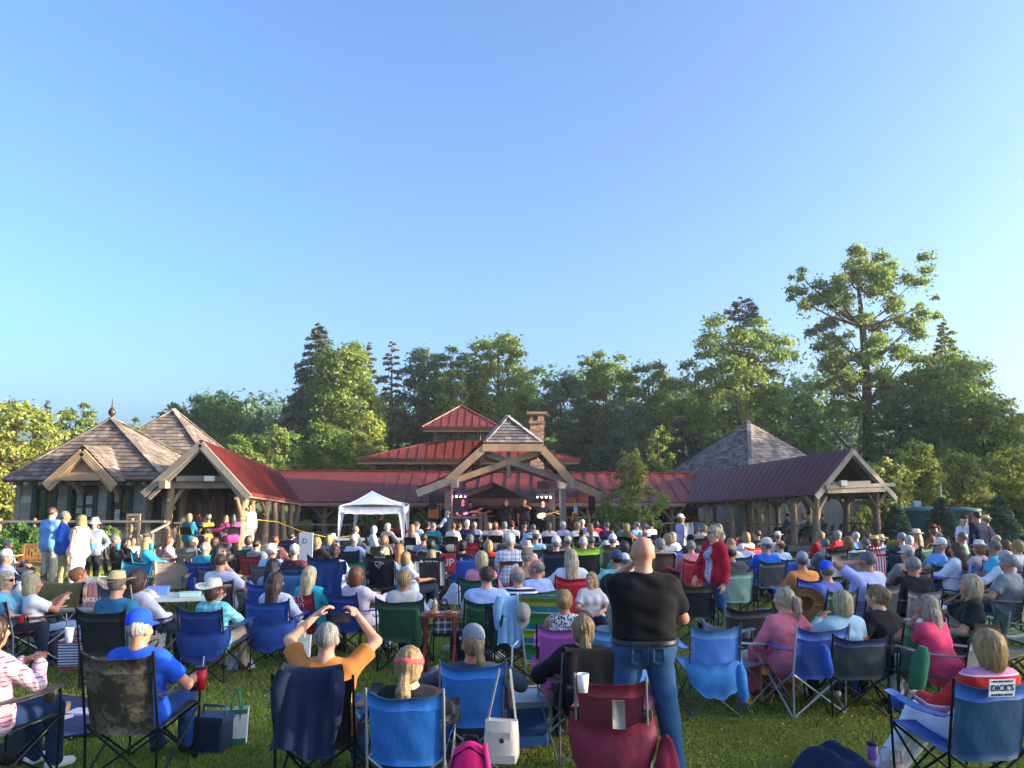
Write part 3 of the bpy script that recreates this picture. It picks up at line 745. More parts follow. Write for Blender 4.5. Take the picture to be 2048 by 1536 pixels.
# ------------------------------------------------------------------ lodge with clerestory and chimney
def lodge():
 root = thing('lodge', 'two tier red roofed lodge with clerestory windows and stone chimney', 'building', (0, 0, 0))
 Y = 44.; wm = TAN()
 def tier(pl, pr, py, tl, tr, tpy, Yf, Yt, Yb, apex=None):
  el, er = at(pl, py, Yf), at(pr, py, Yf); el.z = er.z = (el.z + er.z) / 2
  bl, br = Vector((el.x, Yb, el.z)), Vector((er.x, Yb, er.z))
  if apex is not None:
   for pts in ((el, er, apex), (er, br, apex), (bl, el, apex), (br, bl, apex)): metal_roof(pts, root, .42)
   for c in (el, er): MB().beam(c, apex + Vector((0, 0, .02)), .12, .06).build('hip_cap', red_metal(), root)
  else:
   t0, t1 = at(tl, tpy, Yt), at(tr, tpy, Yt); t0.z = t1.z = (t0.z + t1.z) / 2; b0, b1 = Vector((t0.x, Yb - (Yt - Yf), t0.z)), Vector((t1.x, Yb - (Yt - Yf), t1.z))
   for pts in ((el, er, t1, t0), (er, br, b1, t1), (bl, el, t0, b0), (br, bl, b0, b1)): metal_roof(pts, root, .52)
   for c, t in ((el, t0), (er, t1)): MB().beam(c, t + Vector((0, 0, .02)), .12, .06).build('hip_cap', red_metal(), root)
  g = MB(); g.beam(el + Vector((-.03, -.06, -.1)), er + Vector((.03, -.06, -.1)), .12, .12); g.build('gutter', metal_mat('#5a3a30', .5), root)
  MB().beam(el + Vector((.05, .02, -.24)), er + Vector((-.05, .02, -.24)), .05, .14).build('fascia', wm, root)
  s = MB(); s.poly([el + Vector((.05, .05, -.2)), er + Vector((-.05, .05, -.2)), br + Vector((-.05, 0, -.2)), bl + Vector((.05, 0, -.2))]); s.build('soffit', BROWNT(), root)
  return el, er, bl, br
 AP = at(922, 811, 47.)
 a = tier(844, 1000, 853, 0, 0, 0, 44.8, 0, 49.2, AP)
 tier(713, 1160, 917, 876, 1010, 882, Y, 45.6, 52.)
 MB().beam(AP, AP + Vector((0, 0, .35)), .03, .03).build('finial', metal_mat('#6b4a3c'), root)
 def wall_strip(pl, pr, py0, py1, Yw, wins, Yb):
  x0, x1 = at(pl, py0, Yw).x, at(pr, py0, Yw).x; z1, z0 = at(pl, py0, Yw).z, at(pl, py1, Yw).z
  hol = [(at(a_, py0, Yw).x - x0, at(b_, py0, Yw).x - x0, at(0, c_, Yw).z, at(0, d_, Yw).z) for a_, b_, d_, c_ in wins]
  boards_wall((x0, Yw), (x1, Yw), z0, z1, root, wm, .3, hol, False)
  for p, q in (((x1, Yw + .01), (x1, Yb)), ((x0, Yb), (x0, Yw + .01))): boards_wall(p, q, z0, z1, root, wm, .3, (), False)
  for s0, s1, za, zb in hol: sash((x0, Yw, 0), Vector((1, 0, 0)), Vector((0, -1, 0)), s0, s1, za, zb, root, paint('dark_sash', '#2b2522', .5), glass_mat('#5d6a70' if py0 < 880 else '#20262a'), 4 if py0 < 880 else 3, 3 if py0 < 880 else 1, .07, mid=.025)
 wall_strip(866, 992, 855, 884, 45.9, [(874, 897, 859, 879), (903, 925, 859, 879), (931, 954, 859, 879), (960, 982, 859, 879)], 48.5)
 wall_strip(742, 1130, 921, 950, 45.1, [(752, 777, 931, 943), (784, 809, 931, 943), (817, 841, 931, 943), (848, 873, 931, 943), (881, 905, 931, 943), (913, 938, 931, 943), (945, 970, 931, 943), (977, 1002, 931, 943), (1009, 1034, 931, 943)], 51.)
 x0, x1 = at(742, 950, 45.1).x, at(1130, 950, 45.1).x
 lw = MB(); lw.box(((x0 + x1) / 2, 45.3, 1.2), (x1 - x0, .2, at(0, 950, 45.1).z + .02 - 1.2 + 1.2)); lw.build('lower_wall', SHAKE_WALL(), root)
 for px, y0, y1, Yp in ((879, 918, 945, 44.3), (902, 853, 880, 45.), (961, 853, 880, 45.)):
  MB().tube([at(px, y0, Yp), at(px, y0 + 4, Yp), at(px - 1, y0 + 8, Yp + .6), at(px - 1, y1, Yp + .6)], .05, 8).build('downpipe', metal_mat('#4a342c'), root)
 rb = MB()
 for i in range(9): p = at(735 + i * 33, 921, 44.2); rb.box(p + Vector((0, .35, .02)), (.16, .8, .14))
 rb.build('rafter_tails', paint('orange_rafter', '#a85a30', .7), root)
 # chimney
 c = thing('chimney', None, None); c.parent = root
 Yc = 42.; xa, xb = at(1060, 870, Yc).x, at(1088, 870, Yc).x; cx, hw = (xa + xb) / 2, (xb - xa) / 2; zt, zb = at(0, 842, Yc).z, 2.
 st = MB(); q = N('field_stone'); o = q.coord(); v = q.n('ShaderNodeTexVoronoi', i_Scale=4.6); q.set(v, 'Vector', q.mapping(o, scale=(1, 1, 1.9)))
 v2 = q.n('ShaderNodeTexVoronoi', feature='DISTANCE_TO_EDGE', i_Scale=4.6); q.set(v2, 'Vector', q.mapping(o, scale=(1, 1, 1.9)))
 col = q.ramp(q.n('ShaderNodeSeparateColor', i_Color=v.outputs[1]).outputs[0], [(0, lin('#7d5a42')), (.4, lin('#a2795a')), (.7, lin('#b8977a')), (1, lin('#8c7d72'))])
 e = q.maprange(v2.outputs[0], .0, .06); col = q.mix(e, lin('#594c42'), col); sm = q.done(col, .9, q.bump(e, .8, .03), .2)
 for j in range(14):
  z = zb + (zt - zb) * j / 14; h = (zt - zb) / 14
  st.box((cx + random.uniform(-.015, .015), Yc + .4 + random.uniform(-.015, .015), z + h / 2), (2 * hw + random.uniform(-.03, .03), .8, h + .002))
 st.box((cx, Yc + .4, zt - .06), (2 * hw + .14, .94, .16))
 st.build('stack', sm, c)
 for sx in (-.8, .35, .8): MB().box((cx + sx * hw, Yc + .14, zt + .19), (.16, .2, .36)).build('cap_support', sm, c); MB().box((cx + sx * hw, Yc + .72, zt + .19), (.16, .2, .36)).build('cap_support', sm, c)
 MB().box((cx, Yc + .4, zt + .43), (2 * hw + .34, 1.2, .14)).build('cap', paint('cap_stone', '#8d7a6a', .8), c)
lodge()
# ------------------------------------------------------------------ stage pavilion
def stage():
 root = thing('stage_pavilion', 'open timber stage pavilion with clipped shingle gable and scissor truss', 'stage', (0, 0, 0))
 Y0, Y1 = 29.2, 35.; A = lambda x, y, Y=Y0: at(x, y, Y)
 lt, lk, lc = A(834, 976), A(893, 953), A(968, 886); rt, rk, rc = A(1202, 981), A(1147, 956), A(1083, 886)
 lc.z = rc.z = (lc.z + rc.z) / 2
 ap = at(1015, 834, Y0 + 1.3); bk = lambda p: Vector((p.x, Y1, p.z)); apb = Vector((ap.x, Y1, ap.z)); m = SHINGLE_DARK()
 shingle_roof((lk, bk(lk), apb, ap, lc)[::-1][::-1], root, m, .19); shingle_roof((bk(rk), rk, rc, ap, apb), root, m, .19)
 shingle_roof((lt, bk(lt), bk(lk), lk), root, m, .19, name='roof_flare'); shingle_roof((bk(rt), rt, rk, bk(rk)), root, m, .19, name='roof_flare')
 shingle_roof((lc + Vector((-.05, -.08, 0)), rc + Vector((.05, -.08, 0)), ap), root, m, .2, .18, .3, name='clipped_gable')
 ridge_caps(lc, ap, root, m); ridge_caps(rc, ap, root, m)
 # barge boards: one run of timbers per side plus the clipped top; sunlit ones painted tan
 for a, b in ((lt, lk), (lk, lc), (rt, rk), (rk, rc)):
  d = Vector((0, -.05, -.2)); MB().beam(a + d, b + d, .08, .28, up=(0, 0, 1)).build('bargeboard', GREYT() if a in (lt,) else TAN(), root)
 MB().box(((lc.x + rc.x) / 2, Y0 - .06, lc.z - .18), (rc.x - lc.x + .1, .1, .28)).build('bargeboard', TAN(), root)
 # purlins under the slopes
 pu = MB()
 for p, q in ((lk, lc), (rk, rc)):
  for t in (.3, .7): x = p.lerp(q, t) + Vector((0, .1, -.24)); pu.beam(x, x + Vector((0, 5.5, 0)), .12, .16)
 pu.build('purlin', BROWNT(), root)
 for k, Y in enumerate((Y0 + .28, Y0 + 3., Y0 + 5.4)):
  f = lambda x, y: Vector((at(x, y, Y0).x, Y, at(x, y, Y0).z)); mt = GREYT() if k == 0 else BROWNT()
  MB().beam(f(902, 963), f(1082, 902), .16, .22).build('scissor_brace', TAN() if k == 0 else mt, root)  # sunlight on this front brace is painted as tan
  MB().beam(f(1136, 962), f(958, 902), .15, .215).build('scissor_brace', mt, root)
  MB().beam(f(1017, 890), f(1017, 952), .14, .14, up=(0, 1, 0)).build('king_post', mt, root)
 # columns and headers
 fl = -.05
 for px, Yc, w_, mm, pt in ((897, Y0 + .3, .27, BROWNT(), 972), (1126, Y0 + .3, .23, GREYT(), 977), (1104, Y0 + 3.2, .24, GREYT(), 985), (907, Y1 - .5, .24, BROWNT(), 985), (1092, Y1 - .4, .22, BROWNT(), 985)):
  p = at(px, 1000, Yc); zt = at(px, pt, Y0).z - .02; MB().box((p.x, Yc, (fl + zt) / 2), (w_, w_, zt - fl)).build('column', mm, root)
 e = at(1146, 968, Y0 - .1); MB().beam(e, Vector((at(1092, 980, Y0).x, Y1 - .3, e.z - .05)), .3, .32).build('header', GREYT(), root)
 e = at(908, 966, Y0 - .1); MB().beam(e, Vector((e.x, Y1 - .3, e.z - .05)), .25, .3).build('header', GREYT(), root)
 # floor and low front
 x0, x1 = at(862, 1060, Y0).x, at(1205, 1060, Y0).x; f = MB()
 for i in range(14): f.box(((x0 + x1) / 2, Y0 + .2 + i * .45, fl - .04), (x1 - x0, .44, .08))
 f.build('floor', GREYT(), root)
 MB().box(((x0 + x1) / 2, Y0 + .05, fl - .5), (x1 - x0, .06, .85)).build('stage_front', BROWNT(), root)
 # inner porch gable in front of the lodge door, and a near-black sheet for the shade behind
 pg = thing('porch_gable', 'dark inner porch gable with beam at the back of the stage', 'porch', (0, 0, 0))
 Yp = 33.5; pa, pl, pr = at(985, 966, Yp), at(900, 997, Yp), at(1052, 998, Yp)
 for e, s in ((pl, 1), (pr, -1)):
  pts = (e, e + Vector((0, 1.6, 0)), pa + Vector((0, 1.6, 0)), pa) if s == 1 else (e + Vector((0, 1.6, 0)), e, pa, pa + Vector((0, 1.6, 0)))
  metal_roof(pts, pg, .4)
  MB().beam(e + Vector((0, -.04, -.1)), pa + Vector((0, -.04, -.1)), .06, .18).build('bargeboard', GREYT() if s == 1 else SOFFIT(), pg)
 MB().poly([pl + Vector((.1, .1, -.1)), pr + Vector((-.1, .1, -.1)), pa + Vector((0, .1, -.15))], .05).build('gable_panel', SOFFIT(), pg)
 MB().box(at(980, 1004, Yp), (at(1058, 1000, Yp).x - at(897, 1000, Yp).x, .22, .3)).build('beam', BROWNT(), pg)
 for px in (912, 1052): p = at(px, 1030, Yp); MB().box((p.x, Yp, .55), (.22, .22, 1.3)).build('post', BROWNT(), pg)
 dp = MB(); dp.box((at(975, 1030, 37.6).x, 37.8, .6), (4.2, .1, 2.4)); dp.build('back_panel', paint('painted_back_shade', '#161311', .7), pg)  # shade at the stage back, painted as one near-black sheet
 for px, w_ in ((945, 8), (1003, 7)):
  p = at(px, 1018, 37.4); MB().box((p.x, 37.4, p.z), (.3, .04, .55)).build('hanging', paint('orange_cloth', '#c9602c', .8), pg)
 # rail across the stage back
 rl = thing('stage_railing', 'low timber baluster railing along the front edge of stage', 'railing', (0, 0, 0))
 for a, b in ((912, 962), (905, 912), (1108, 1122), (1132, 1175)):
  xa, xb = at(a, 1032, 30.).x, at(b, 1032, 30.).x; MB().beam((xa, 30, .98), (xb, 30, .98), .1, .07).build('top_rail', GREYT(), rl)
  mb = MB()
  for i in range(max(2, int((xb - xa) / .11))): x = xa + .05 + i * .11; mb.tube([(x, 30, -.05), (x + .03 * math.sin(i), 30, .45), (x, 30, .96)], .014, 5)
  mb.build('balusters', BROWNT(), rl)
 for px in (963, 971, 1100): p = at(px, 1040, 30.); mb = MB(); mb.box((p.x, 30, .5), (.2, .2, 1.15)); mb.build('post', BROWNT(), rl)
stage()
# ------------------------------------------------------------------ right shelter
def shelter_right():
 root = thing('open_shelter', 'open log shelter with red metal roof in painted purple-brown shade at right of lawn', 'shelter', (0, 0, 0))
 Yf, Yb = 30.5, 35.5
 ap, lt, rt = at(1704, 896, 31.), at(1630, 985, 30.2), at(1791, 990, 32.4)
 bp, bl = at(1394, 947, 37.3), at(1372, 1004, 34.); br = Vector((bp.x + 2.6, 40.2, bl.z))
 pm = N('shaded_red_metal_roof'); o = pm.coord(); c = lin('#5c2d30'); pmt = pm.done(pm.mix(pm.maprange(pm.noise(.7, o, 4), .3, .7), dk(c, .8), dk(c, 1.15)), .45, None, .35)  # the red roof's shade is painted in as purple-brown
 mid0, mid1 = bl.lerp(lt, .5) + Vector((-.1, -.25, 0)), bp.lerp(ap, .5) + Vector((-.1, -.2, -.12))
 metal_roof((bl, lt, ap, bp), root, .21, m=pmt, ruled=True); metal_roof((rt, br, bp, ap), root, .21, m=pmt, ruled=True)
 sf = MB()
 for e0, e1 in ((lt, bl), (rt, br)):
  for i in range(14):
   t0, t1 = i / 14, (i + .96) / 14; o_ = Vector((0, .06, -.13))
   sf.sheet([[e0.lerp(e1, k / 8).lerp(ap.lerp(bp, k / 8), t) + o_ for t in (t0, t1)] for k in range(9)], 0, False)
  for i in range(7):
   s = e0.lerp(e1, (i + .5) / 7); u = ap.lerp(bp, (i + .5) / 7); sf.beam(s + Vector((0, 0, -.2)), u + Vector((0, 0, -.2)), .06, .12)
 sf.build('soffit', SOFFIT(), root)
 mb = MB()
 for e in (lt, rt):
  mb.beam(e + Vector((0, -.05, -.17)), ap + Vector((0, -.05, -.14)), .07, .2); mb.beam(e + Vector((0, .03, -.33)).lerp(ap, .06) if False else e.lerp(ap, .06) + Vector((0, .04, -.36)), ap + Vector((0, .04, -.27)), .06, .1)
 mb.build('bargeboard', GREYT(), root)
 MB().beam(at(1662, 969, 30.6), at(1738, 966, 31.6), .14, .2).build('tie_beam', GREYT(), root)
 MB().box(at(1687, 966, 30.6), (.3, .1, .2), R(20)).build('lamp_box', paint('white_box', '#cfcfc8', .6, .1), root)
 MB().beam(at(1650, 974, 30.3), at(1788, 969, 32.2), .14, .14).build('cross_beam', GREYT(), root)
 MB().beam(at(1652, 982, 30.5), at(1768, 979, 32.), .16, .18).build('cross_beam', GREYT(), root)
 MB().beam(at(1640, 990, 30.4), bl + Vector((.4, .5, -.16)), .2, .2).build('header', GREYT(), root)
 MB().beam(at(1752, 988, 32.2), br + Vector((-.4, -.3, -.1)), .2, .2).build('header', GREYT(), root)
 ztop = lambda px: at(px, 993, 31).z - .05
 for k, (px, Yp, r, py) in enumerate(((1633, 30.4, .17, 1000), (1586, 31.3, .15, 1000), (1519, 32.2, .14, 1002), (1463, 33., .14, 1004), (1415, 33.8, .13, 1006), (1757, 32.2, .16, 992), (1694, 33.6, .15, 996), (1617, 35., .13, 998), (1553, 36.2, .13, 1000), (1496, 37., .12, 1002), (1432, 38., .12, 1004))):
  p = at(px, 1040, Yp); mb = MB(); log_post(mb, p, -.92, at(px, py - 6, Yp).z, r, k + 80, .07, k not in (9, 10), ((.7, -.1), (-.7, .1))); mb.build('post', BARK(), root)
 # floor
 P = [at(1380, 1060, 33.9), at(1640, 1060, 30.2), at(1772, 1060, 32.2), at(1500, 1060, 38.5)]
 for p in P: p.z = -.2
 MB().poly(P, .18, (0, 0, 1)).build('floor', GREYT(), root)
 # plain back wall seen through the posts
 wb = thing('batten_wall', 'pale vertical batten wall behind the right log shelter', 'wall', (0, 0, 0))
 p, q = at(1508, 1030, 38.), at(1720, 1030, 37.4); L = (q - p).length; a = (q - p) / L; mb = MB(); z0, z1 = -.95, at(0, 1000, 38).z
 mb.box(((p.x + q.x) / 2, (p.y + q.y) / 2 + .08, (z0 + z1) / 2), (L, .1, z1 - z0), math.atan2(a.y, a.x))
 for i in range(int(L / .25)): s = p + a * (i * .25); mb.box((s.x, s.y + .02, (z0 + z1) / 2), (.05, .05, z1 - z0))
 mb.build('boards', paint('board_and_batten', '#b3aa99', .8, .15, 2.), wb)
 twig_rail('twig_railing', 'crooked twig railing of the right shelter under the shade-painted red roof', (at(1384, 1050, 34.2).x, 34.2), (at(1632, 1050, 31.2).x, 31.2), -.18, .62, BROWNT(), 6, 8)
 twig_rail('twig_railing', 'twig railing at the end gable of the right shelter', (at(1690, 1050, 33.2).x, 33.2), (at(1757, 1050, 32.1).x, 32.1), -.18, .62, BROWNT(), 7, 8)
 hr = thing('handrail', 'pale sloping metal handrail at the right end of the right log shelter', 'handrail', (0, 0, 0))
 for dy in (0, 7):
  MB().tube([at(1759, 1045 + dy, 32.), at(1772, 1044 + dy, 31.6), at(1800, 1066 + dy, 31.)], .02, 6).build('rail', metal_mat('#b9b4aa', .4), hr)
 for px, py in ((1763, 1046), (1799, 1067)): p = at(px, py, 31.5); MB().tube([(p.x, p.y, -.9), (p.x, p.y, p.z)], .025, 6).build('post', metal_mat('#8f8a80', .4), hr)
shelter_right()
twig_rail('twig_railing', 'long twig railing between left shelter and white canopy', (at(556, 1048, 33.).x, 33.), (at(700, 1048, 33.).x, 33.), -.25, .56, GREYT(), 8, 8)
twig_rail('twig_railing', 'short twig railing behind the small young tree', (at(1292, 1048, 33.5).x, 33.5), (at(1384, 1048, 34.1).x, 34.1), -.25, .58, GREYT(), 9, 8)
twig_rail('twig_railing', 'twig railing behind the white canopy tent', (at(700, 1048, 33.1).x, 33.1), (at(830, 1048, 33.1).x, 33.1), -.25, .56, BROWNT(), 10, 8)
# ------------------------------------------------------------------ trees
BELT_N, BELT_H, BELT_D = 1050, 15.2, 25.  # clumps, height and density of the unseen belt that shades the crowd
@cached
def leaf_mat(c, c2, tr=.45):
 c, d = lin(c), lin(c2); q = N('leaves'); g = q.n('ShaderNodeNewGeometry'); o = q.coord()
 col = q.mix(g.outputs['Random Per Island'], dk(c, .75), dk(d, 1.))
 col = q.mix(q.maprange(q.noise(.55, o, 3), .35, .65), col, q.mix(g.outputs['Random Per Island'], c, dk(d, 1.35)))
 b = q.n('ShaderNodeBsdfPrincipled'); q.set(b, 'Base Color', col); q.set(b, 'Roughness', .55); b.inputs['Specular IOR Level'].default_value = .25
 t = q.n('ShaderNodeBsdfTranslucent'); q.set(t, 0, q.mix(.5, col, dk(d, 1.6)))
 mx = q.n('ShaderNodeMixShader'); q.set(mx, 0, tr); q.set(mx, 1, b); q.set(mx, 2, t)
 q.t.links.new(mx.outputs[0], q.out.inputs[0]); return q.m
def trunk_mat(c='#5b4a3a'): return paint('tree_bark', c, .9, .4, 3., .5)
def unit(v): return v / np.maximum(1e-9, np.linalg.norm(v, axis=1, keepdims=True))
def leaves_mesh(P, Nn, L, W=.62):
 """one small diamond leaf cluster per point"""
 n = len(P); r = rng.normal(size=(n, 3)); a = unit(np.cross(Nn, r)); b = unit(np.cross(Nn, a))
 L = np.broadcast_to(L, (n,))[:, None] * (.65 + .7 * rng.random((n, 1)))
 fold = Nn * L * (.12 * rng.normal(size=(n, 1)))
 V = np.stack([P - a * L * .5, P + b * L * .5 * W + fold, P + a * L * .5, P - b * L * .5 * W + fold], 1).reshape(-1, 3)
 return V, np.arange(4 * n).reshape(n, 4)
def clumps(C, rad, per, flat=.75, shell=.32, up=.35):
 P, Nn = [], []
 for c, r in zip(C, rad):
  n = max(6, int(per * r * r)); d = unit(rng.normal(size=(n, 3)))
  d[:, 2] = np.where(d[:, 2] < -.25, -d[:, 2] * .6, d[:, 2]); d = unit(d)
  q = 1 - np.abs(rng.normal(size=(n, 1))) * shell
  bumpy = 1 + .22 * np.sin(d[:, :1] * 5 + c[0] * 3) * np.sin(d[:, 1:2] * 6 + c[1]) + .12 * np.sin(d[:, 2:] * 9 + c[2] * 2)
  P.append(c + d * np.array([r, r, r * flat]) * q * bumpy)
  Nn.append(unit(d + rng.normal(size=(n, 3)) * .55 + np.array([0, 0, up])))
  k = n // 5; d2 = unit(rng.normal(size=(k, 3))); P.append(c + d2 * r * (.8 + .75 * rng.random((k, 1))) * np.array([1, 1, flat])); Nn.append(unit(rng.normal(size=(k, 3)) + np.array([0, 0, .6])))
 return np.concatenate(P), np.concatenate(Nn)
def limbs(mb, base, top, C, r0, k=14):
 base, top = Vector(base), Vector(top); H = (top - base).length
 pts = [base.lerp(top, t) + Vector((math.sin(t * 5 + base.x) * .012 * H, math.cos(t * 4 + base.y) * .012 * H, 0)) for t in [i / 9 for i in range(10)]]
 mb.tube(pts, [r0 * (1.15 - .95 * (i / 9) ** .8) + .02 for i in range(10)], 9)
 idx = rng.permutation(len(C))[:k]
 for i in idx:
  c = Vector(C[i]); t = min(.88, max(.18, (c.z - base.z) / max(.1, H) - .12 - .1 * random.random())); s = base.lerp(top, t)
  m_ = s.lerp(c, .5) + Vector((0, 0, -.06 * (c - s).length)); rr = r0 * (1.1 - .9 * t) * .55
  mb.tube([s, m_, c], [rr, rr * .6, rr * .2 + .01], 6)
  for _ in range(2):
   e = c + Vector(rng.normal(size=3)) * (c - s).length * .22; mb.tube([m_.lerp(c, .4), e], [rr * .35, .012], 5)
def broadleaf(name, label, px, pt, pb, pw, Y, mats, n=9000, L=.3, nc=44, group=None, gap=.32, taper=.5, r0=None, zb=0., trunk_c='#5b4a3a', shell=.3, depth=1., cr=(.2, .38)):
 c = at(px, (pt + pb) / 2, Y); ztop, zlow = at(px, pt, Y).z, at(px, pb, Y).z; Rr = pw / 2 / FOC * Y; H = ztop - zlow
 root = thing(name, label, 'tree', (c.x, Y, zb), 0., group)
 C, rad = [], []
 for i in range(nc):
  t = (i + rng.random()) / nc                               # 0 low - 1 top
  prof = math.sin(PI * (.14 + .69 * t ** (1 - .35 * taper))) ** .75
  a = i * 2.4 + rng.random() * .8; q = math.sqrt(rng.random() * .75 + .25) * (1 - gap * .5)
  r = Rr * rng.uniform(*cr) * (1.15 - .45 * t)
  C.append([math.cos(a) * q * max(0, Rr * prof - r * .75), math.sin(a) * q * max(0, Rr * prof * depth - r * .75), zlow - zb + r * .5 + t * (H - r * 1.25)]); rad.append(r)
 C, rad = np.array(C), np.array(rad); C[-1] = [Rr * .15 * rng.normal(), 0, ztop - zb - rad[-1] * .75]
 P, Nn = clumps(C, rad, 1.6 * n / np.sum(rad ** 2), shell=shell)
 V, F = leaves_mesh(P, Nn, L * .78); o = obj('crown', rawmesh('crown', V, F), mats, root)
 mb = MB(); limbs(mb, (0, 0, -.3), (0, 0, ztop - zb - H * .12), C, r0 or max(.06, H * .022), min(nc, 18)); mb.build('trunk', trunk_mat(trunk_c), root)
 return root
def conifer(name, label, px, pt, pb, pw, Y, mats, n=9000, L=.34, group=None, droop=.25, sparse=0., zb=0., tuft=.5, irregular=.3, r0=None, shape=1., tc='#54443a'):
 c = at(px, pb, Y); ztop, zlow = at(px, pt, Y).z - zb, at(px, pb, Y).z - zb; Rr = pw / 2 / FOC * Y; H = ztop - zlow
 root = thing(name, label, 'tree', (c.x, Y, zb), 0., group); P, Nn = [], []; mb = MB()
 mb.tube([(0, 0, -.3), (.05, 0, (ztop) * .5), (0, 0, ztop)], [r0 or H * .02 + .03, (r0 or H * .02) * .65 + .02, .02], 8)
 nb = int(46 + H * 3 - sparse * 40); tot = 0; br = []
 for i in range(nb):
  t = (i + rng.random()) / nb; r = Rr * ((1 - t) ** shape * .95 + .05) * (1 - irregular * rng.random()); a = i * 2.399 + rng.random()
  br.append((t, r, a)); tot += r
 for t, r, a in br:
  z = zlow + t * H; k = max(8, int(n * r / tot)); d = np.array([math.cos(a), math.sin(a), 0]); s = np.array([-d[1], d[0], 0])
  u = np.sqrt(rng.random(k)) if tuft < .6 else .35 + .65 * rng.random(k) ** .8
  rise = .18 * r if t > .75 else 0.
  base = d[None] * (u * r)[:, None]; base[:, 2] = z - droop * r * u ** 1.6 + rise * u + .12 * r * np.sin(u * 3)
  wdt = r * (.12 + .26 * np.sin(np.minimum(1, u) * PI * .85))
  p = base + s[None] * (rng.normal(size=k) * wdt * .6)[:, None]; p[:, 2] += rng.normal(size=k) * .05 * r - np.abs(rng.normal(size=k)) * .03 * r
  P.append(p); nn = rng.normal(size=(k, 3)) * .5; nn[:, 2] += 1; nn += d * .25; Nn.append(unit(nn))
  mb.tube([(0, 0, z), tuple(d * r * .55 + np.array([0, 0, z - droop * r * .3])), tuple(d * r * .95 + np.array([0, 0, z - droop * r + rise]))], [.02 + .012 * r, .015 + .006 * r, .008], 5)
 P, Nn = np.concatenate(P), np.concatenate(Nn); V, F = leaves_mesh(P, Nn, L, .4)
 obj('crown', rawmesh('crown', V, F), mats, root); mb.build('trunk', trunk_mat(tc), root)
 return root
G1 = leaf_mat('#4c6a2e', '#7d8f42'); G2 = leaf_mat('#3c6034', '#628440'); G3 = leaf_mat('#6a7f34', '#9aa048'); G4 = leaf_mat('#6a7a38', '#959848', .4)
G5 = leaf_mat('#3c5644', '#587252', .4); PN = leaf_mat('#3e5444', '#66765a', .2); PB = leaf_mat('#505642', '#7c7654', .2); HB = leaf_mat('#4a642c', '#7f9040')
def trees():
 W = 'tall trees standing behind the red roofs'
 # left edge
 broadleaf('maple_tree', 'bright yellow-green maple at far left edge behind the cottage', 30, 800, 1050, 230, 40, G4, 9000, .26, 40, zb=-.4, taper=.3)
 conifer('pine_tree', 'thin grey pine poking up behind left cottage roof', 82, 800, 960, 110, 52, PB, 2600, .3, sparse=.6, zb=-.4, irregular=.5)
 broadleaf('oak_tree', 'pale olive tree between the grey pine and the finial roof', 152, 806, 980, 120, 50, HB, 4500, .28, 24, zb=-.4)
 broadleaf('young_tree', 'small rounded green tree peeking between the two pyramid roofs', 258, 836, 960, 60, 50, G2, 2500, .26, 16, zb=-.4)
 broadleaf('poplar_tree', 'dark green rounded tree behind the second pyramid roof', 432, 784, 960, 190, 62, G2, 8000, .32, 40, zb=-.4)
 broadleaf('poplar_tree', 'smaller dark tree just left of the rounded dark green one', 342, 808, 940, 90, 63, G2, 4000, .32, 20, zb=-.4)
 broadleaf('birch_tree', 'light olive bushy tree right behind the left shelter ridge', 475, 868, 990, 130, 46, HB, 5500, .24, 26, zb=-.4)
 broadleaf('birch_tree', 'green bushy tree above the left end of walkway roof', 555, 850, 1000, 150, 47, G1, 7000, .25, 30, zb=-.4)
 broadleaf('golden_shrub', 'golden yellow shrub glowing behind the shelter valley', 528, 918, 990, 60, 42, G4, 3000, .18, 16, zb=-.4)
 broadleaf('birch_tree', 'green leafy tree beside the lodge left eave', 655, 856, 1000, 150, 48, G1, 7000, .25, 30, zb=-.4)
 # big conifer with lit broadleaf
 conifer('hemlock_tree', 'huge dark hemlock, tallest tree left of the lodge', 628, 648, 960, 260, 58, PN, 22000, .36, W, .22, zb=-.4, shape=.75, irregular=.35)
 broadleaf('tulip_tree', 'tall sunlit yellow-green tree hugging right side of the hemlock', 690, 682, 960, 200, 55, HB, 15000, .3, 60, W, zb=-.4, taper=.7)
 broadleaf('maple_tree', 'bright lime tree in front of the sunlit hemlock pair', 735, 822, 985, 120, 50, G3, 6500, .24, 30, W, zb=-.4, taper=.6)
 conifer('pine_tree', 'bare-topped pine with spaced branches above the lodge left eave', 780, 682, 900, 95, 60, PB, 3600, .32, W, .05, .75, zb=-.4, irregular=.6, shape=.45, tc='#6b5140')
 conifer('pine_tree', 'short ragged pine between the hemlock and the bare-topped pine', 733, 686, 860, 80, 63, PB, 2600, .34, W, .1, .6, zb=-.4, irregular=.6, shape=.5)
 broadleaf('poplar_tree', 'dark tree above lodge upper roof left slope', 850, 694, 960, 165, 64, G5, 8000, .34, 36, W, zb=-.4)
 broadleaf('oak_tree', 'dark wide tree directly behind the lodge roof finial', 905, 692, 960, 165, 62, G2, 8000, .32, 36, W, zb=-.4)
 broadleaf('birch_tree', 'thin light tree with yellowish leaves behind the lodge finial', 905, 740, 880, 95, 57, HB, 3500, .28, 20, W, zb=-.4)
 broadleaf('tulip_tree', 'tall broad olive tree directly above the stage gable', 1000, 666, 960, 195, 60, HB, 14000, .32, 55, W, zb=-.4, taper=.3)
 conifer('hemlock_tree', 'dark hemlock left of the tall olive tree', 950, 690, 940, 110, 63, PN, 6000, .36, W, .2, zb=-.4, shape=.7)
 broadleaf('poplar_tree', 'dark low tree right behind the stone chimney', 1125, 752, 980, 165, 58, G5, 8000, .3, 36, W, zb=-.4)
 broadleaf('poplar_tree', 'dark narrow tree in the gap left of the chimney', 1078, 735, 960, 120, 66, G2, 5000, .34, 24, W, zb=-.4)
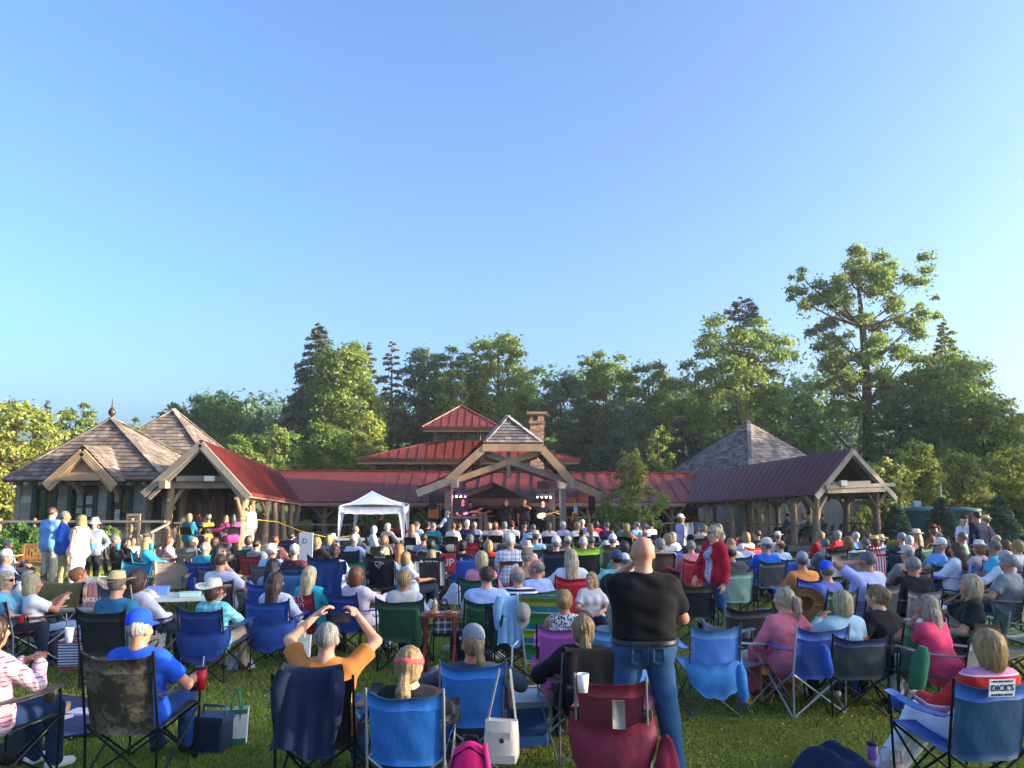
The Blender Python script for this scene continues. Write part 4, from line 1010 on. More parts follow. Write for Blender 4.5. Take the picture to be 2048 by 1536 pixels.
 broadleaf('tulip_tree', 'tall green tree right of the stone chimney', 1215, 702, 980, 175, 60, G1, 11000, .32, 46, W, zb=-.4, taper=.4)
 broadleaf('oak_tree', 'brownish green tree behind the small young tree', 1302, 722, 985, 175, 58, HB, 9000, .3, 40, W, zb=-.4)
 broadleaf('oak_tree', 'dark low tree filling gap behind walkway roof', 1262, 800, 1000, 190, 53, G5, 9000, .28, 40, W, zb=-.4)
 broadleaf('maple_tree', 'pale brownish bush above the walkway roof valley', 1318, 852, 1000, 80, 46, HB, 3500, .22, 22, W, zb=-.4)
 # right of the stage
 broadleaf('sweetgum_tree', 'wide open-crowned tree above the grey pyramid roof', 1475, 630, 960, 290, 52, G1, 15000, .3, 62, W, zb=-.4, gap=.1, shell=.22, taper=.35, cr=(.16, .27))
 conifer('pine_tree', 'long-needled pine spreading above the wide open-crowned tree', 1492, 597, 800, 190, 56, PB, 5200, .36, W, -.05, .4, zb=-.4, shape=.55, irregular=.5)
 broadleaf('oak_tree', 'dark low tree right behind the pyramid roof apex', 1590, 780, 1000, 190, 50, G2, 8000, .28, 36, W, zb=-.4)
 broadleaf('oak_tree', 'dark understory tree left of the pyramid roof', 1390, 790, 1000, 150, 54, G5, 8000, .28, 36, W, zb=-.4)
 tulip()
 conifer('hemlock_tree', 'feathery tree between the giant poplar and right forest edge', 1905, 645, 900, 130, 52, HB, 6000, .34, W, .1, zb=-.4, shape=.5, irregular=.5)
 broadleaf('maple_tree', 'massive lit green tree at the right edge of the woods', 1905, 700, 1040, 250, 49, G1, 19000, .28, 66, W, zb=-.4, taper=.75)
 broadleaf('maple_tree', 'lower spreading tree at extreme right of the woods', 2000, 790, 1060, 190, 48, G3, 12000, .26, 46, W, zb=-.4, taper=.75)
 broadleaf('maple_tree', 'dark green tree just right of the giant poplar trunk', 1805, 770, 1040, 190, 50, G2, 11000, .28, 46, W, zb=-.4)
 for k, (px, pt, pw, lab) in enumerate(((1765, 915, 130, 'yellow-green dogwood bush behind right shelter gable'), (1830, 880, 130, 'sunlit yellow-green understory tree right of the right log shelter'), (1925, 905, 150, 'sunlit bush behind the green water tanks'), (2020, 890, 130, 'yellowish leafy bush at the extreme right edge'))):
  broadleaf('understory_tree', lab, px, pt, 1065, pw, 37 + k, G4 if k % 2 == 0 else G3, 5500, .2, 30, 'lit bushes along the right edge', zb=-.4, gap=.15)
 for k, (px, pt, pw, lab) in enumerate(((1796, 1008, 66, 'small clipped spruce left of the green water tanks'), (1887, 995, 74, 'dark clipped spruce between the two water tanks'), (2003, 992, 80, 'largest clipped dark spruce beside the four standing guests'))):
  conifer('spruce_tree', lab, px, pt, 1078, pw * 1.1, 30 + k * .4, G5, 6500, .11, 'clipped spruces by the water tanks', .1, zb=-.3, irregular=.12, shape=.62)
 # small tree in front of walkway; sunlit top painted as yellow-green leaves
 broadleaf('young_maple_tree', 'slim young tree with sunlit top painted yellow-green beside the stage', 1263, 897, 1010, 82, 28.4, G4, 2600, .13, 46, zb=0, taper=.2, r0=.05, shell=.4, trunk_c='#8a7a66', cr=(.2, .34))
 broadleaf('young_maple_tree', 'spreading dark green lower limbs of the tree by the stage', 1268, 966, 1062, 150, 28.6, G1, 2600, .14, 40, zb=0, taper=.2, r0=.04, gap=0, shell=.4, trunk_c='#8a7a66', cr=(.14, .24))
 # shrubs near buildings
 for k, (px, pt, pb, pw, Yp, mt, lab, n) in enumerate((
  (40, 1046, 1118, 110, 21.5, G2, 'sprawling grey-green shrub in front of the cottage rail', 4200), (212, 1052, 1090, 60, 22.6, G1, 'small green shrub behind the bucket hat woman', 1500),
  (775, 1008, 1062, 70, 31.4, HB, 'olive shrub growing beside the white canopy leg', 2600), (655, 1010, 1060, 70, 35.2, G1, 'green shrub behind the twig rail at walkway window', 2500), (612, 1040, 1058, 40, 33.8, G3, 'low bright green hosta behind the twig rail', 900),
  (730, 1030, 1062, 60, 33.6, G2, 'spiky green shrub seen beneath the white canopy', 1800), (845, 1022, 1050, 40, 32.8, G1, 'leafy shrub at the left stage corner', 1200), (1215, 1020, 1060, 60, 31.2, G2, 'dark shrub beside the right loudspeaker stand', 1700),
  (1720, 1010, 1075, 70, 35.4, HB, 'thin leafy bush behind the right shelter posts', 900), (1310, 1038, 1056, 40, 33., G4, 'yellow flowering shrub at foot of the twig railing', 700))):
  broadleaf('shrub', lab, px, pt, pb, pw, Yp, mt, n, .11, 16, r0=.03, zb=0 if Yp < 27 else -.4)
 # far woodland that reads as one mass, and an unseen tree belt added to shade the crowd
 C, rad = [], []
 for i in range(150):
  x = -62 + 124 * rng.random(); y = 70 + 16 * rng.random(); C.append([x, y, rng.random() * (9 if abs(x) < 34 else 5) + (2 if x > -8 else .5)]); rad.append(2.4 + 1.2 * rng.random())
 P, Nn = clumps(np.array(C), np.array(rad), 42, shell=.25); V, F = leaves_mesh(P, Nn, .62)
 tag(obj('woodland', rawmesh('woodland', V, F), G5), kind='stuff', label='dark mass of distant woodland behind the buildings')
 C, rad = [], []
 for i in range(BELT_N + 90):
  y = -30 + 82 * rng.random() if i < BELT_N else -9 + 18 * rng.random(); zt = BELT_H * (.82 + .22 * math.sin(y * .55) * math.sin(y * .23 + 1)); z = zt * rng.random() ** .9
  C.append([51 + rng.normal() * 2., y, z]); rad.append(1.0 + .8 * rng.random())
 P, Nn = clumps(np.array(C), np.array(rad), BELT_D, shell=.5); V, F = leaves_mesh(P, Nn, .45, .7)
 tag(obj('woodland', rawmesh('woodland', V, F), G2), kind='stuff', label='unseen tree belt added right of the lawn to shade the crowd')
def tulip():
 """the tallest tree: clear trunk, separate limbs each with its own leaf masses, sky between them"""
 Y = 53.; zb = -.4; root = thing('tulip_poplar_tree', 'giant open-crowned poplar, the tallest tree, with sky showing through', 'tree', (at(1735, 900, Y).x, Y, zb), 0., 'tall trees standing behind the red roofs')
 x0 = at(1735, 900, Y).x; T = lambda px, py, dy=0.: np.array([at(px, py, Y).x - x0, dy, at(px, py, Y).z - zb])
 blobs = [(1710, 530, 34), (1755, 522, 38), (1690, 560, 30), (1790, 545, 34), (1820, 570, 28), (1730, 565, 34), (1770, 580, 34), (1660, 585, 26), (1630, 580, 30), (1605, 600, 22), (1648, 615, 28), (1690, 610, 28), (1805, 615, 30), (1842, 640, 24), (1815, 665, 30), (1775, 650, 28), (1735, 640, 26),
    (1672, 660, 32), (1700, 685, 30), (1650, 700, 32), (1690, 725, 36), (1655, 740, 30), (1740, 700, 30), (1780, 700, 34), (1818, 705, 30), (1765, 740, 34), (1700, 770, 34), (1660, 785, 30), (1735, 760, 26), (1800, 760, 36), (1690, 815, 30), (1650, 830, 26), (1770, 800, 34), (1720, 830, 22), (1655, 665, 24), (1845, 610, 16), (1600, 560, 16)]
 C, rad = [], []
 for px, py, r in blobs:
  rr = r / FOC * Y
  for _ in range(4):
   d = rng.normal(size=3) * rr * np.array([.48, .9, .42]); C.append(T(px, py) + d + np.array([0, rng.normal() * rr * .9, 0])); rad.append(rr * rng.uniform(.42, .68))
 C, rad = np.array(C), np.array(rad); P, Nn = clumps(C, rad, 30000 / np.sum(rad ** 2), shell=.42, flat=.95); V, F = leaves_mesh(P, Nn, .23)
 obj('crown', rawmesh('crown', V, F), G1, root)
 mb = MB(); main = [T(1738, 1000), T(1736, 860), T(1733, 760), T(1728, 690), T(1722, 620), T(1712, 540)]; mb.tube(main, [.42, .36, .3, .24, .17, .05], 10)
 for i, (px, py, r) in enumerate(blobs):
  e = T(px, py); s = None
  for k in range(len(main) - 1):
   if main[k][2] <= e[2] - abs(e[0] - main[k][0]) * .55 - .3: s = main[k] + (main[k + 1] - main[k]) * .5
  if s is None: s = main[1]
  e2 = e + np.array([0, rng.normal() * .6, 0]); m_ = (s + e2) / 2 + np.array([0, 0, -.25]); mb.tube([s, m_, e2], [.11, .07, .02], 6)
 mb.build('trunk', trunk_mat('#4c4038'), root)
trees()
# ------------------------------------------------------------------ figures: smooth-blended distance fields meshed by surface nets
V3 = lambda *a: np.array(a, float)
def axis_pts(lo, hi, h, fine=None, hf=None):
 if not fine: return np.arange(lo, hi + h, h)
 a, b = fine; a, b = max(a, lo), min(b, hi)
 p = [np.arange(lo, a, h)] if a > lo else []
 p.append(np.arange(a, b, hf)); p.append(np.arange(b, hi + h, h)); q = np.concatenate(p)
 return q[np.concatenate([[True], np.diff(q) > hf * .3])]
def prim_bounds(p):
 if p[0] == 'cone': r = max(p[3], p[4]); return np.minimum(p[1], p[2]) - r, np.maximum(p[1], p[2]) + r
 r = float(max(p[3])); return p[1] - r, p[1] + r
def prim_dist(p, X, Y, Z):
 if p[0] == 'cone':
  a, b, ra, rb = p[1:5]; d = b - a; L2 = max(1e-9, d @ d)
  px, py, pz = X - a[0], Y - a[1], Z - a[2]
  t = np.clip((px * d[0] + py * d[1] + pz * d[2]) / L2, 0, 1)
  return np.sqrt((px - t * d[0]) ** 2 + (py - t * d[1]) ** 2 + (pz - t * d[2]) ** 2) - (ra + (rb - ra) * t)
 c, M, r = p[1:4]; px, py, pz = X - c[0], Y - c[1], Z - c[2]
 q = [px * M[0][i] + py * M[1][i] + pz * M[2][i] for i in range(3)]
 k0 = np.sqrt(sum((q[i] / r[i]) ** 2 for i in range(3))); k1 = np.sqrt(sum((q[i] / r[i] ** 2) ** 2 for i in range(3))) + 1e-9
 return k0 * (k0 - 1) / k1
I3 = np.eye(3)
def cone(a, b, ra, rb, k=.03, cut=None, op=1): return ('cone', np.asarray(a, float), np.asarray(b, float), ra, rb, k, cut, op)
def ell(c, r, M=I3, k=.03, cut=None, op=1): return ('ell', np.asarray(c, float), np.asarray(M), np.asarray(r, float), k, cut, op)
def field_mesh(prims, h, fine=None, hf=None, clips=()):
 """-> verts, quads.  fine = (lo, hi) box meshed at spacing hf"""
 B = [prim_bounds(p) for p in prims if p[-1] > 0]; lo = np.min([b[0] for b in B], 0) - 2 * h; hi = np.max([b[1] for b in B], 0) + 2 * h
 ax = [axis_pts(lo[i], hi[i], h, (fine[0][i], fine[1][i]) if fine else None, hf) for i in range(3)]
 F = np.full([len(a) for a in ax], .25, np.float32)
 for p in prims:
  k, cut, op = p[-3:]; a, b = prim_bounds(p); m = k + 2.2 * h + .01
  s = [slice(max(0, np.searchsorted(ax[i], a[i] - m) - 1), np.searchsorted(ax[i], b[i] + m) + 1) for i in range(3)]
  X, Y, Z = ax[0][s[0]][:, None, None], ax[1][s[1]][None, :, None], ax[2][s[2]][None, None, :]
  d = prim_dist(p, X, Y, Z)
  if cut is not None: d = np.maximum(d, (X - cut[0][0]) * cut[1][0] + (Y - cut[0][1]) * cut[1][1] + (Z - cut[0][2]) * cut[1][2])
  f = F[s[0], s[1], s[2]]
  if op > 0: hh = np.maximum(k - np.abs(f - d), 0); F[s[0], s[1], s[2]] = np.minimum(f, d) - hh * hh / (4 * k)
  else: g = -d; hh = np.maximum(k - np.abs(f - g), 0); F[s[0], s[1], s[2]] = np.maximum(f, g) + hh * hh / (4 * k)
 for c, n in clips:
  F = np.maximum(F, ((ax[0] - c[0]) * n[0])[:, None, None] + ((ax[1] - c[1]) * n[1])[None, :, None] + ((ax[2] - c[2]) * n[2])[None, None, :])
 return nets(F, ax)
def nets(F, ax):
 s = F < 0; c = np.zeros([n - 1 for n in F.shape], np.int8); offs = [(i, j, k) for i in (0, 1) for j in (0, 1) for k in (0, 1)]
 for i, j, k in offs: c += s[i:c.shape[0] + i, j:c.shape[1] + j, k:c.shape[2] + k]
 I, J, K = np.nonzero((c > 0) & (c < 8)); n = len(I)
 vid = np.full(c.shape, -1, np.int32); vid[I, J, K] = np.arange(n)
 val = {o: F[I + o[0], J + o[1], K + o[2]] for o in offs}
 P = np.zeros((n, 3)); W = np.zeros(n)
 for o in offs:
  for a in range(3):
   if o[a] == 0:
    e = list(o); e[a] = 1; fa, fb = val[o], val[tuple(e)]; m = (fa < 0) != (fb < 0)
    t = np.where(m, fa / np.where(m, fa - fb, 1), 0)
    for q in range(3): P[:, q] += np.where(m, (t if q == a else o[q]), 0)
    W += m
 P /= W[:, None]; idx = (I, J, K)
 V = np.stack([ax[q][idx[q]] + P[:, q] * (ax[q][idx[q] + 1] - ax[q][idx[q]]) for q in range(3)], 1)
 Q = []
 for a in range(3):
  b, d = (a + 1) % 3, (a + 2) % 3
  lo = [slice(None)] * 3; hi = [slice(None)] * 3; lo[a] = slice(0, -1); hi[a] = slice(1, None)
  s0, s1 = s[tuple(lo)], s[tuple(hi)]; x = s0 != s1
  for q in (b, d):
   cut0 = [slice(None)] * 3; cut0[q] = 0; cut1 = [slice(None)] * 3; cut1[q] = -1; x[tuple(cut0)] = False; x[tuple(cut1)] = False
  E = np.array(np.nonzero(x));
  if E.shape[1] == 0: continue
  def vv(db, dd):
   e = E.copy(); e[b] -= db; e[d] -= dd; return vid[e[0], e[1], e[2]]
  q = np.stack([vv(1, 1), vv(0, 1), vv(0, 0), vv(1, 0)], 1); flip = ~s0[E[0], E[1], E[2]]
  q[flip] = q[flip][:, ::-1]; Q.append(q)
 return V, np.concatenate(Q)
def vnormals(V, Q):
 n = np.cross(V[Q[:, 2]] - V[Q[:, 0]], V[Q[:, 3]] - V[Q[:, 1]]); N_ = np.zeros_like(V)
 for i in range(4): np.add.at(N_, Q[:, i], n)
 return unit(N_)
def wrinkle(V, Q, amp, seed=0, f=1.):
 N_ = vnormals(V, Q); x, y, z = (V * f).T; r = np.random.default_rng(seed).random(8) * 6
 amp = amp * .8
 w_ = np.sin(x * 15 + z * 9 + r[0] + 1.5 * np.sin(z * 17 + r[1])) * np.sin(y * 14 - z * 17 + r[2] + 1.2 * np.sin(x * 15 + r[3])) + .5 * np.sin(z * 55 + x * 24 + r[4] + 2 * np.sin(y * 20 + r[5]))
 return V + N_ * (amp * w_)[:, None]
def rotz(a): c, s = math.cos(a), math.sin(a); return np.array([[c, -s, 0], [s, c, 0], [0, 0, 1]])
def rotx(a): c, s = math.cos(a), math.sin(a); return np.array([[1, 0, 0], [0, c, -s], [0, s, c]])
def roty(a): c, s = math.cos(a), math.sin(a); return np.array([[c, 0, s], [0, 1, 0], [-s, 0, c]])
def ik(S, T, l1, l2, pole):
 d = T - S; L = np.linalg.norm(d); L2 = min(L, (l1 + l2) * .985); d = d / L; T = S + d * L2
 a = math.acos(max(-1, min(1, (l1 * l1 + L2 * L2 - l2 * l2) / (2 * l1 * L2)))); p = pole - d * (pole @ d); p = p / (np.linalg.norm(p) + 1e-9)
 return S + d * l1 * math.cos(a) + p * l1 * math.sin(a), T
ARM = {  # wrist target, pole (right side; x mirrored for left).  'h' = relative to the head centre
 'lap': ((.10, .24, .60), (.8, -.5, -.4)), 'lap2': ((.04, .26, .62), (.9, -.4, -.4)), 'rest': ((.29, .20, .665), (.5, -.8, -.3)), 'knee': ((.13, .36, .60), (.8, -.3, -.3)),
 'hold': ((.07, .26, .86), (.9, -.2, -.8)), 'table': ((.15, .34, .76), (.9, -.3, -.6)), 'out': ((.34, .30, .72), (.5, -.6, -.5)), 'cross': ((-.12, .2, .80), (.9, -.1, -.5)),
 'chin': ('h', (.03, .13, -.15), (.9, .1, -.9)), 'temple': ('h', (.11, .05, -.02), (1., .3, -.3)), 'phone': ('h', (.165, .24, .13), (1., -.1, -.35)), 'mouth': ('h', (.05, .15, -.09), (1., -.1, -1.)),
 'down': ('s', (.07, .05, -.53), (.6, -.7, 0)), 'hips': ('s', (.03, .0, -.42), (1., -.35, 0)), 'front': ('s', (-.10, .26, -.30), (1., -.35, -.2)), 'pocket': ('s', (.05, .08, -.47), (.8, -.7, 0)), 'mic': ('h', (.03, .15, -.10), (1., 0, -.8)),
 'neckL': ('s', (.40, .22, -.18), (.6, -.1, -.8)), 'strum': ('s', (-.12, .22, -.36), (1., -.4, -.1)), 'swing': ('s', (.06, -.18, -.48), (.5, -.8, 0)), 'reach': ('s', (.42, .26, -.16), (.4, -.2, -.9)), 'fwd': ('s', (.02, .38, -.24), (.6, -.2, -.8)),
 'low': ('s', (.08, .2, -.45), (.7, -.6, 0)), 'rail': ('s', (.2, .34, -.2), (.8, -.2, -.6)),
}
def skeleton(pose, sex):
 """pose: (kind, lean deg, armL, armR, look deg, pitch deg, legs)"""
 kind, lean, aL, aR, look, pitch, legs = pose; m = sex == 'm'; J = {}
 lt = R(lean); up = V3(0, -math.sin(lt), math.cos(lt)); fw = V3(0, math.cos(lt), math.sin(lt))
 H = V3(0, -.06, .32 if legs == 'low' else .50 if lean in (4, 5) else .44) if kind == 'sit' else V3(0, 0, .93 if m else .90)
 J['H'], J['up'], J['fw'] = H, up, fw
 tl = .50 if m else .475; Nk = H + up * tl; J['N'] = Nk
 hc = Nk + V3(0, .02 - .35 * math.sin(lt) * .12, .145) + up * .01; J['head'] = hc
 J['M'] = rotz(R(-look)) @ rotx(R(-pitch))
 sw = .175 if m else .152; C = H + up * (tl - .07); J['C'] = C
 for s, arm in ((-1, aL), (1, aR)):
  S_ = C + V3(s * sw, 0, 0) + up * .0; t = ARM[arm]
  if t[0] == 'h': T = hc + V3(t[1][0] * s, t[1][1], t[1][2]); pole = V3(t[2][0] * s, t[2][1], t[2][2])
  elif t[0] == 's': T = S_ + V3(t[1][0] * s, t[1][1], t[1][2]); pole = V3(t[2][0] * s, t[2][1], t[2][2])
  else: T = V3(t[0][0] * s, t[0][1], t[0][2] + (.45 if kind != 'sit' else 0)); pole = V3(t[1][0] * s, t[1][1], t[1][2])
  E, W = ik(S_, T, .285, .255, pole); J[('S', s)], J[('E', s)], J[('W', s)] = S_, E, W
  hp = H + V3(s * .088, .0, -.01); J[('hip', s)] = hp
  if kind == 'sit':
   K = V3(s * .125, .37, .48); A = V3(s * .125, .40, .085)
   if legs == 'low': K, A = V3(s * .12, .34, .42), V3(s * .13, .70, .09)
   if legs == 'out': K, A = V3(s * .12, .36, .47), V3(s * .12, .66, .09)
   if legs == 'cross' and s == 1: K, A = V3(.05, .37, .60), V3(-.16, .50, .30)
   if legs == 'ankles': K, A = V3(s * .11, .37, .49), V3(-s * .04, .58, .09)
   if legs == 'side': K, A = V3(s * .11 - .10, .36, .50), V3(s * .06 - .34, .50, .09)
   if legs == 'tuck': A = V3(s * .13, .24, .085)
  else:
   K, A = hp + V3(s * .015, .02, -.42), V3(s * .11, -.02, .085)
   if legs == 'walk': K, A = (hp + V3(.01, .16, -.40), V3(.07, .26, .09)) if s == 1 else (hp + V3(-.01, -.02, -.43), V3(-.07, -.30, .13))
   if legs == 'wide': K, A = hp + V3(s * .06, .03, -.41), V3(s * .20, -.01, .085)
  J[('K', s)], J[('A', s)] = K, A
  J[('T', s)] = A + V3(s * .02, .13, -.045)
 return J
def torso_prims(J, sex, inf, belly=0.):
 H, up, fw, C = J['H'], J['up'], J['fw'], J['C']; m = sex == 'm'; X = V3(1, 0, 0); P = []
 tl = np.linalg.norm(J['N'] - H)
 pr, wr, cr = (.115, .118, .122) if m else (.118, .098, .106)
 P.append(cone(H + up * .03 - X * .075 - fw * .01, H + up * .03 + X * .075 - fw * .01, pr + inf, pr + inf, .05))
 P.append(cone(H + up * .17 - X * .055 + fw * belly * .5, H + up * .17 + X * .055 + fw * belly * .5, wr + inf + belly, wr + inf + belly, .06))
 P.append(cone(H + up * (tl - .17) - X * (.085 if m else .07), H + up * (tl - .17) + X * (.085 if m else .07), cr + inf, cr + inf, .06))
 P.append(cone(J[('S', -1)] * .86 + C * .14, J[('S', 1)] * .86 + C * .14, .068 + inf, .068 + inf, .05))
 for s in (-1, 1): P.append(cone(C + X * s * .07 + up * .02 - fw * .01, J['N'] + up * .0 - fw * .005, .06 + inf * .8, .052 + inf * .3, .04))
 if not m:
  for s in (-1, 1): P.append(ell(H + up * (tl - .19) + X * s * .068 + fw * .085, V3(.062, .06, .062) + inf * .8, k=.04))
 return P
def leg_prims(J, inf, upto=1., sex='m'):
 P = []
 for s in (-1, 1):
  h, K, A = J[('hip', s)], J[('K', s)], J[('A', s)]
  th = .088 if sex == 'm' else .084
  if upto < .5: e = h + (K - h) * upto * 2; d = (K - h) / np.linalg.norm(K - h); P.append(cone(h, K, th + inf, .062 + inf * 1.3, .04, (e, d))); continue
  P.append(cone(h, K, th + inf, .062 + inf, .04)); e = K + (A - K) * (upto - .5) * 2; d = (A - K) / np.linalg.norm(A - K)
  P.append(cone(K, A, .058 + inf, .042 + inf * 1.5, .03, (e, d) if upto < 1 else None))
  P.append(cone(K + (A - K) * .15 - V3(0, .015, 0), K + (A - K) * .4 - V3(0, .02, 0), .05 + inf, .04 + inf, .03))
 return P
def arm_prims(J, inf, kind):
 P = []
 for s in (-1, 1):
  S_, E, W = J[('S', s)], J[('E', s)], J[('W', s)]
  if kind == 'skin': P += [cone(S_, E, .053, .041, .03), cone(E, W, .041, .027, .02)]
  elif kind == 'short': d = (E - S_) / np.linalg.norm(E - S_); P.append(cone(S_, E, .055 + inf, .05 + inf * 1.5, .035, (S_ + (E - S_) * .72, d)))
  elif kind == 'long': d = (W - E) / np.linalg.norm(W - E); P += [cone(S_, E, .055 + inf, .044 + inf, .035), cone(E, W, .044 + inf, .034 + inf, .025, (E + (W - E) * .9, d))]
  elif kind == 'cap': d = (E - S_) / np.linalg.norm(E - S_); P.append(cone(S_, E, .055 + inf, .05 + inf, .035, (S_ + (E - S_) * .3, d)))
 return P
def head_prims(J):
 c, M = J['head'], J['M']; p = lambda x, y, z: c + M @ V3(x, y, z)
 P = [cone(J['N'] - J['up'] * .03, p(0, -.022, -.055), .056, .05, .035), ell(p(0, -.012, .025), (.074, .094, .09), M, .02), ell(p(0, .022, -.038), (.056, .07, .078), M, .03), ell(p(0, .062, -.092), (.024, .022, .02), M, .025),
   cone(p(-.03, .076, .036), p(.03, .076, .036), .014, .014, .015)]
 for s in (-1, 1):
  P += [ell(p(s * .036, .058, -.024), (.028, .024, .026), M, .02), ell(p(s * .077, -.006, -.012), (.011, .024, .032), M @ rotz(-s * .35), .008), ell(p(s * .031, .094, .012), (.016, .012, .011), M, .01, op=-1)]
 P += [cone(p(0, .088, .014), p(0, .111, -.024), .008, .0125, .012), ell(p(0, .1, -.03), (.02, .012, .01), M, .01), ell(p(0, .088, -.057), (.024, .011, .008), M, .008), ell(p(0, .086, -.069), (.02, .011, .007), M, .006)]
 return P
def hand_mesh(J, s, h, curl):
 """palm, four jointed fingers of their own lengths and a thumb from the side of the palm"""
 W, E = J[('W', s)], J[('E', s)]; d = (W - E) / np.linalg.norm(W - E)
 ref = V3(0, 0, 1) if abs(d[2]) < .8 else V3(0, 1, 0) if curl < .9 else V3(0, 1, 0)
 nrm = ref - d * (ref @ d); nrm /= np.linalg.norm(nrm)          # back of the hand
 if abs(d[2]) >= .8: nrm = V3(s * 1., 0, 0) - d * (s * d[0]); nrm /= np.linalg.norm(nrm)
 x = np.cross(d, nrm); thumb = x * (-s if x @ V3(1, 0, 0) > 0 else s)
 if abs(thumb @ V3(1, 0, 0)) < .25: thumb = x * (1 if x[1] > 0 else -1)
 q = lambda a, b, c_: W + thumb * a + d * b + nrm * c_
 Mx = np.stack([thumb, d, nrm], 1); P = [cone(W - d * .05, W + d * .015, .03, .024, .012), ell(q(0, .05, 0), (.041, .05, .0155), Mx, .012)]
 for i, (bx, L) in enumerate(((.029, .07), (.0095, .078), (-.0105, .072), (-.029, .056))):
  a = curl * (.55 + .08 * i); p0 = q(bx, .085 - .006 * abs(i - 1), 0); ang = .12 + .5 * a; r = .0092 - .0006 * i
  for k, f in enumerate((.45, .32, .24)):
   dd = d * math.cos(ang) - nrm * math.sin(ang) + thumb * (.05 * (1.5 - i)) ; p1 = p0 + dd * L * f
   P.append(cone(p0, p1, r, r * .9, .004)); p0 = p1; r *= .92; ang += a * .95
 t0 = q(.03, .022, -.004); t1 = t0 + (thumb * .75 + d * .6 - nrm * .25) * .034; t2 = t1 + (thumb * .3 + d * .9 - nrm * .35) * .03
 P += [cone(t0, t1, .0125, .0105, .008), cone(t1, t2, .0105, .0085, .004)]
 return field_mesh(P, h)
LOD = {0: (.0135, .0085, .0045), 1: (.021, .0125, .0065), 2: (.03, .018, .009)}
_pc = {}
def joints(pose, sex):
 k = ('J', pose, sex)
 if k not in _pc: _pc[k] = skeleton(pose, sex)
 return _pc[k]
def cmesh(key, fn):
 if key not in _pc: _pc[key] = fn()
 return _pc[key]
def body_mesh(pose, sex, lod, belly, curl=.6):
 def f():
  J = joints(pose, sex); h, hh, hn = LOD[lod]; c = J['head']
  P = torso_prims(J, sex, 0., belly) + leg_prims(J, 0., 1., sex) + arm_prims(J, 0., 'skin') + head_prims(J)
  for s in (-1, 1): P += [ell(J[('A', s)] + V3(0, -.02, -.02), (.036, .05, .045), k=.03), cone(J[('A', s)] + V3(0, 0, -.035), J[('T', s)], .037, .03, .02)]
  V, Q = field_mesh(P, h, (c - V3(.105, .125, .13), c + V3(.105, .135, .13)), hh)
  for s in (-1, 1):
   v, q = hand_mesh(J, s, hn, curl); Q = np.concatenate([Q, q + len(V)]); V = np.concatenate([V, v])
  return rawmesh('person', V, Q, True)
 return cmesh(('B', pose, sex, lod, round(belly, 2), curl), f)
def shirt_mesh(pose, sex, lod, belly, sleeve, inf=.016, seed=0, cut=''):
 def f():
  J = joints(pose, sex); P = torso_prims(J, sex, inf, belly)
  P.append(cone(J['H'] + V3(-.08, -.015, .0), J['H'] + V3(.08, -.015, .0), .121 + inf, .121 + inf, .05))
  if pose[0] != 'sit': P.append(cone(J['H'] - J['up'] * .03 - V3(.08, 0, 0), J['H'] - J['up'] * .03 + V3(.08, 0, 0), .118 + inf, .118 + inf, .05))
  if sleeve != 'none': P += arm_prims(J, inf, sleeve)
  nk = J['N'] + J['up'] * .03 + J['fw'] * .02
  P += [ell(nk, (.068, .072, .06), k=.012, op=-1)]
  if sleeve == 'none':
   for s in (-1, 1): P.append(ell(J[('S', s)] + V3(s * .035, 0, .0), (.075, .085, .085), k=.012, op=-1))
  cl = [(J['H'] + J['up'] * .085, -J['up'])] if cut == 'tuck' else []
  if cut == 'open': P.append(ell(J['H'] + J['up'] * .2 + J['fw'] * .17, (.085, .13, .36), k=.015, op=-1))
  V, Q = field_mesh(P, LOD[lod][0] * .9, clips=cl)
  return rawmesh('shirt', wrinkle(V, Q, (.0045, .004, .003)[lod], seed), Q, True)
 return cmesh(('S', pose, sex, lod, round(belly, 2), sleeve, inf, seed if lod == 0 else 0, cut), f)
def belt_mesh(pose, sex):
 J = joints(pose, sex); up, H = J['up'], J['H']; r = .115 + .038
 V, Q = field_mesh([cone(H + up * .03 - V3(.075, .01, 0), H + up * .03 + V3(.075, -.01, 0), r, r, .05)], .008, clips=((H + up * .088, up), (H + up * .048, -up))); return rawmesh('belt', V, Q, True)
def legs_mesh(pose, sex, lod, upto, seed=0, tuck=False):
 def f():
  J = joints(pose, sex); up, H = J['up'], J['H']; inf = .013; pr = .115 if sex == 'm' else .118
  P = [cone(H + up * .03 - V3(.075, .01, 0), H + up * .03 + V3(.075, -.01, 0), pr + inf * (1.8 if tuck else .4), pr + inf * (1.8 if tuck else .4), .05, (H + up * (.112 if tuck else .06), up))] + leg_prims(J, inf, upto, sex)
  V, Q = field_mesh(P, LOD[lod][0] * .95); return rawmesh('trousers', wrinkle(V, Q, .004, seed + 5), Q, True)
 return cmesh(('L', pose, sex, lod, upto, seed if lod == 0 else 0, tuck), f)
def shoe_mesh(pose, sex, lod, s):
 def f():
  J = joints(pose, sex); A, T = J[('A', s)], J[('T', s)]; P = [ell(A + V3(0, -.02, -.03), (.042, .058, .048), k=.03), cone(A + V3(0, .02, -.035), T, .042, .036, .02)]
  V, Q = field_mesh(P, LOD[min(lod, 1)][0] * .8, clips=(((0, 0, A[2] - .078), (0, 0, -1)),)); return rawmesh('shoe', V, Q, True)
 return cmesh(('F', pose, sex, lod, s), f)
